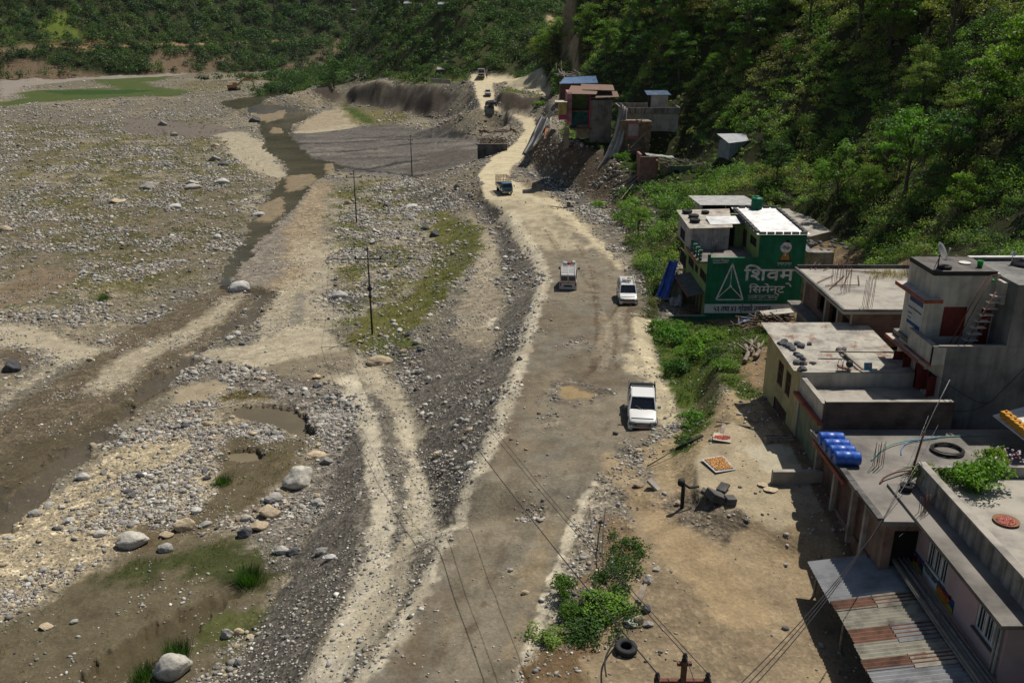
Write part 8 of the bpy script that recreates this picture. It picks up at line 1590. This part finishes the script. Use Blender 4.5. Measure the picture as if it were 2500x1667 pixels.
mb=MB(); a=gz(1818,1022); mb.bar(a+Vector((0,0,.08)),gz(1850,1030)+Vector((0,0,.08)),.16,.12); solo(mb,'short_log',WOOD,'short log lying left of the yellow house door','log')
# standpipe and broken slab
g=gz(1665,1235); sp_=empty('pipe_stand',g,0,'black standpipe with a grey elbow beside the broken slab','standpipe'); mb=MB(); mb.tube([g,g+Vector((0,0,1.35))],.10,8); part(mb,'post',RUBBER,sp_); mb=MB(); mb.lathe([(.0,0),(.17,0),(.19,.12),(.17,.3),(0,.3)],g+Vector((-.12,0,1.3)),10); part(mb,'cap',RUBBER,sp_); mb=MB(); mb.tube([g+Vector((0,0,1.4)),g+Vector((.3,0,1.15)),g+Vector((.8,.2,1.1))],.07,7); part(mb,'elbow',POLE,sp_)
a=gz(1720,1070)+Vector((-.1,0,.2)); b=gz(1650,1107)+Vector((0,0,.35)); mb=MB(); mb.tube([a,b],.09,8); solo(mb,'black_pipe',RUBBER,'thick black pipe sloping across the green gully','pipe'); mb=MB(); mb.tube([b,gz(1580,1142)+Vector((0,0,.1))],.035,6); solo(mb,'grey_pipe',POLE,'thin grey pipe continuing the black one down to the road','pipe')
mb=MB(); c_=gz(1722,1182)
def slabpiece(c,s,a,b,t): mb.cb(c,s,Matrix.Rotation(a,3,'Z')@Matrix.Rotation(b,3,'Y'))
for (px_,py_),s,a,b in (((1752,1218),(1.1,.8,.4),.3,.5),((1765,1195),(.6,.5,.14),.9,-.3),((1730,1210),(.8,.4,.2),-.4,.4),((1782,1226),(.5,.5,.35),.2,.1)):
    mb=MB(); mb.cb(gz(px_,py_)+Vector((0,0,.15)),s,Matrix.Rotation(a,3,'Z')@Matrix.Rotation(b,3,'Y')); solo(mb,'broken_slab',CONCD,{1752:'largest broken concrete lump under the slab edge',1765:'thin broken concrete piece on the slab edge',1730:'broken concrete piece close to the standpipe',1782:'broken concrete block at the right end of the rubble strip'}[px_],'slab',bevel=.03)
mb=MB(); mb.cb(gz(1596,1190)+Vector((0,0,.2)),(.75,.35,.14),Matrix.Rotation(-.7,3,'Z')@Matrix.Rotation(.5,3,'Y')); solo(mb,'tilted_slab',CONCL,'pale tilted slab on the rubble by the road','slab')
for q,(A_,B_) in enumerate((((1555,1470),(1568,1435)),((1562,1475),(1576,1432)))): mb=MB(); mb.bar(gz(*A_)+Vector((0,0,.12)),gz(*B_)+Vector((0,0,.15)),.14,.06); solo(mb,'yard_plank',WOOD,('grey plank edging the creeper, the left of two','grey plank edging the creeper, the right of two')[q],'plank')
# roots and firewood in the grass
for q,(P_,l) in enumerate((([(1817,888),(1825,872),(1818,860)],'forked dead root left of the curled one in the grass'),([(1842,880),(1852,868),(1850,855)],'curled dead root in the grass left of the yellow house'),([(1830,870),(1836,858),(1832,848)],'thin dead branch behind the two roots'))):
    pts=[gz(*p)+Vector((0,0,.25+.1*k)) for k,p in enumerate(P_)]; mb=MB(); mb.tube(curve_pts(pts),[.2-.02*k for k in range(8)][:len(curve_pts(pts))] if len(curve_pts(pts))<=8 else .16,7); mb.tube([pts[1],pts[1]+Vector((-.7,.6,.5))],[.13,.05],6); mb.tube([pts[1],pts[1]+Vector((.5,.8,.5))],[.12,.04],6); solo(mb,'dead_root',WOOD,l,'root')
mb=MB(); g=gz(1890,792)
for q in range(150): x=g.x+random.gauss(0,1.5); y=g.y+random.gauss(0,.9); z=g.z+random.uniform(0,1.1)*math.exp(-((x-g.x)/2.3)**2); a=random.random()*6.28; l=random.uniform(.4,1.8); mb.bar((x,y,z),(x+l*math.cos(a),y+l*math.sin(a),z+random.uniform(-.2,.3)),random.uniform(.04,.12))
tag(solo(mb,'firewood',M('driftwood_brown'),'brushwood and scrap heap in front of the painted wall','firewood'),kind='stuff')
mb=MB(); mb.cb(g+Vector((.2,.3,1.15)),(2.6,1.2,.05),Matrix.Rotation(-.1,3,'Y')); solo(mb,'old_sheet',TINM,'rusty sheet lying on the brushwood heap','sheet')
g=gz(1812,790); drape(g+Vector((-.5,0,.4)),g+Vector((.8,.4,.8)),g+Vector((.7,-.6,.5)),g+Vector((-.6,-.7,.1)),M('sky_blue_plastic',(.16,.30,.55),.5),'crumpled light blue plastic beside the brushwood heap','plastic_sheet',.2,10,3,'sheet')
# tarpaulins at the green house
zt=lambda x,y:(1580+x/7.84,620+y/7.84)
BT=M('blue_tarp',(.02,.09,.40),rough=.45,stain=.35,sc=.7)
o1=lambda x,y,Y: onY(*zt(x,y),Y)
drape(o1(420,135,91.5),o1(600,130,91),o1(400,850,86.5),o1(130,900,87),BT,'large blue tarpaulin sloping from the green house to the road edge',amp=.3)
drape(o1(560,330,90),o1(720,560,88.5),o1(680,960,86),o1(330,1020,86.5),M('khaki_tarp',(.20,.19,.11),rough=.7,stain=.35,sc=.8),'khaki tarpaulin between the blue one and the green house',amp=.25,seed=2)
drape(o1(420,860,86.2),o1(690,770,86.6),o1(640,1010,85.6),o1(440,1010,85.6),WT,'white cloth draped over the pole beside the green house',amp=.25,seed=4)
drape(o1(210,1060,85.2),o1(700,1010,85.4),o1(720,1110,84.8),o1(260,1140,84.7),BT,'small blue tarpaulin lying low in front of the khaki one',amp=.15,seed=5)
mb=MB(); mb.bar(o1(215,890,85.9),o1(420,850,85.9),.09); solo(mb,'tarp_pole',PLK,'grey pole under the khaki tarpaulin','pole'); mb=MB(); mb.bar(o1(500,1040,85),o1(690,1130,84.5),.09); solo(mb,'tarp_pole',PLK,'pale pole slanting beside the white cloth','pole')
mb=MB(); a=onY(*zt(468,1190),YF-.3); b=onY(*zt(1130,1175),YF-.3); mb.box(a.x,b.x-.05,YF-.3,YF-.18,-5.2,a.z); fw=empty('boundary_wall',((a.x+b.x)/2,YF-.3,-5),0,'dark green boundary wall left of the painted house wall','wall'); part(mb,'wall',SIGNG,fw); mb=MB(); mb.box(a.x-.03,b.x-.05,YF-.34,YF-.14,a.z+.003,a.z+.07); part(mb,'coping',CONCL,fw)
drape(o1(290,1130,84),o1(430,1200,83),o1(420,1400,81),o1(330,1230,83),M('yellow_plastic',(.42,.38,.14)),'yellow plastic sheet hanging over the corner of the boundary wall','plastic_sheet',.15,10,8,'sheet')
# clutter east of the green house: stone-weighted roofs
lr=house('low_annex',(29,90,0),'low annex with stone-weighted sheets between the green house and the brick house','shed'); f6=lambda x,y,Y: onY(*z5(x,y),Y)
a=f6(1745,740,86); b=f6(2050,740,86); mb=MB(); mb.sheet((a.x,85.8,a.z),(b.x-2.2,85.8,a.z),(b.x-2.0,92,a.z+.5),(a.x,92,a.z+.5),.05,corr=1,amp=.03); part(mb,'roof',TIN,lr); zl=a.z; mb=MB(); mb.box(a.x,b.x,86,87.5,-2,a.z-.06); part(mb,'wall',STREAK,lr); mb=MB(); a=f6(1735,885,78); b=f6(2085,910,78); mb.sheet((a.x,74,-.2),(b.x,74,-.2),(b.x,77.5,.3),(a.x,77.5,.3),.05,corr=1,amp=.03); part(mb,'white_roof',M('white_sheet'),lr)
for q in range(22): small_stone(random.uniform(a.x-2,b.x-2.6) if False else random.uniform(30.2,34.0),random.uniform(86.3,91.6),zl+.2,.3,'stone weighing down the annex roof beside the green house','stones on the annex roof')
# ================================================== yellow crates at the right edge
g=onZ(2490,1075,6.2); ys_=house('stall_roof',(g.x,g.y,5.1),'white-edged sheet roof loaded with yellow containers at the right edge','shed'); mb=MB(); a=onZ(2425,1010,6.3); b=onZ(2510,1075,6.3); mb.sheet((a.x,a.y,6.2),(b.x,b.y-.2,6.2),(b.x+3,b.y+.6,6.5),(a.x+3,a.y+1,6.5),.06); part(mb,'roof',WHITE,ys_); mb=MB(); mb.box(b.x+.2,b.x+.3,b.y+.3,b.y+.4,5.1,6.15); part(mb,'post',WOOD,ys_)
for q in range(6): mb=MB(); p=onZ(2448+q*11,1012+q*9,6.5); mb.cb(p+Vector((.15,0,.0)),(.42,.34,.3),Matrix.Rotation(.3,3,'Z')); mb.tube([p+Vector((.15,0,.15)),p+Vector((.15,0,.24))],.06,8); solo(mb,'yellow_can',M('yellow_plastic_can',(.55,.26,.02),.4,stain=.2),'yellow plastic can in the row on the sheet roof at the right edge','can','yellow cans on the sheet roof',bevel=.04)
# ================================================== single plants
tree(2,*at_z(815,206,-3)[:2],2.5,'lone rounded tree at the left end of the far bluff',cat_='tree',name='lone_tree',sz=.95)
for px_,py_,s,k,sz,l in ((1470,1480,.85,1,.55,'broad leafy bush above the big tyre'),(1430,1530,.75,5,.5,'low spiky-leaved bush left of the big tyre'),(1375,1450,.5,0,1.5,'tall sparse small-leaved bush leaning over the road edge'),(1392,1500,.5,0,1.0,'lower sprig of the sparse bush by the road edge'),(1330,1560,.7,4,.6,'dry scrubby bush at the bottom road edge'),
  (1640,835,1.3,0,1.0,'dark bush on the bank below the painted house'),(1690,870,1.2,1,1.0,'leafy bush in the middle of the green bank'),(1650,905,1.0,5,1.0,'bush at the road side of the green bank'),(1730,830,1.1,3,.8,'light green bush on top of the green bank'),(1610,810,1.0,0,1.1,'bush by the yellow plastic at the boundary wall'),(1880,765,.9,2,1.2,'dark shrub growing in front of the white painted band'),(1912,752,.8,3,1.1,'tall yellow-green shrub in front of the painted wall'),(1660,800,.8,3,.8,'pale bush at the foot of the boundary wall'),(1690,1035,.8,1,.8,'bush in the green gully beside the slab'),(1672,1085,.6,5,.8,'small bush at the lower end of the green gully'),(1770,900,.8,0,.7,'bush at the edge of the upper path'),(1750,870,.8,5,.7,'bush near the dead roots'),
  (1318,262,1.6,3,.9,'light green bush on the cliff left of the ruins'),(1470,315,1.2,1,1.0,'small bush growing from the cliff under the ruins'),(1520,395,1.4,0,1.0,'bush on the ledge beside the broken planks'),(1555,420,1.3,5,1.0,'bush below the roofless ruin'),(1460,505,1.0,2,1.0,'dark bush on the rubble slope under the ledge')):
    g=gz(px_,py_); shrub(k,g.x,g.y,s,l,None,sz)
for px_,py_,n,h,l in ((608,1420,90,.85,'tall dark green reed clump beside the boulder pile'),(357,1655,60,.6,'dark grass tussock left of the huge pale boulder'),(432,1600,70,.7,'green grass tussock above the huge pale boulder'),(255,735,50,.8,'tall grass tussock in the stony river bed'),(545,1180,60,.5,'green grass tussock by the small pond'),(590,720,10,.4,None)):
    if l is None: continue
    g=gz(px_,py_); P_=np.array([[g.x+random.gauss(0,.22),g.y+random.gauss(0,.22),g.z] for _ in range(n)]); A=grass(P_,np.full(n,h*1.1),np.full(n,.03),np.tile([[.05,.11,.02]],(n,1)),8); tag(link('grass_tussock',npmesh('grass_tussock',A[0],A[1],{'Tint':('FLOAT_COLOR',A[2])}),LEAFS),l,'grass tussock')
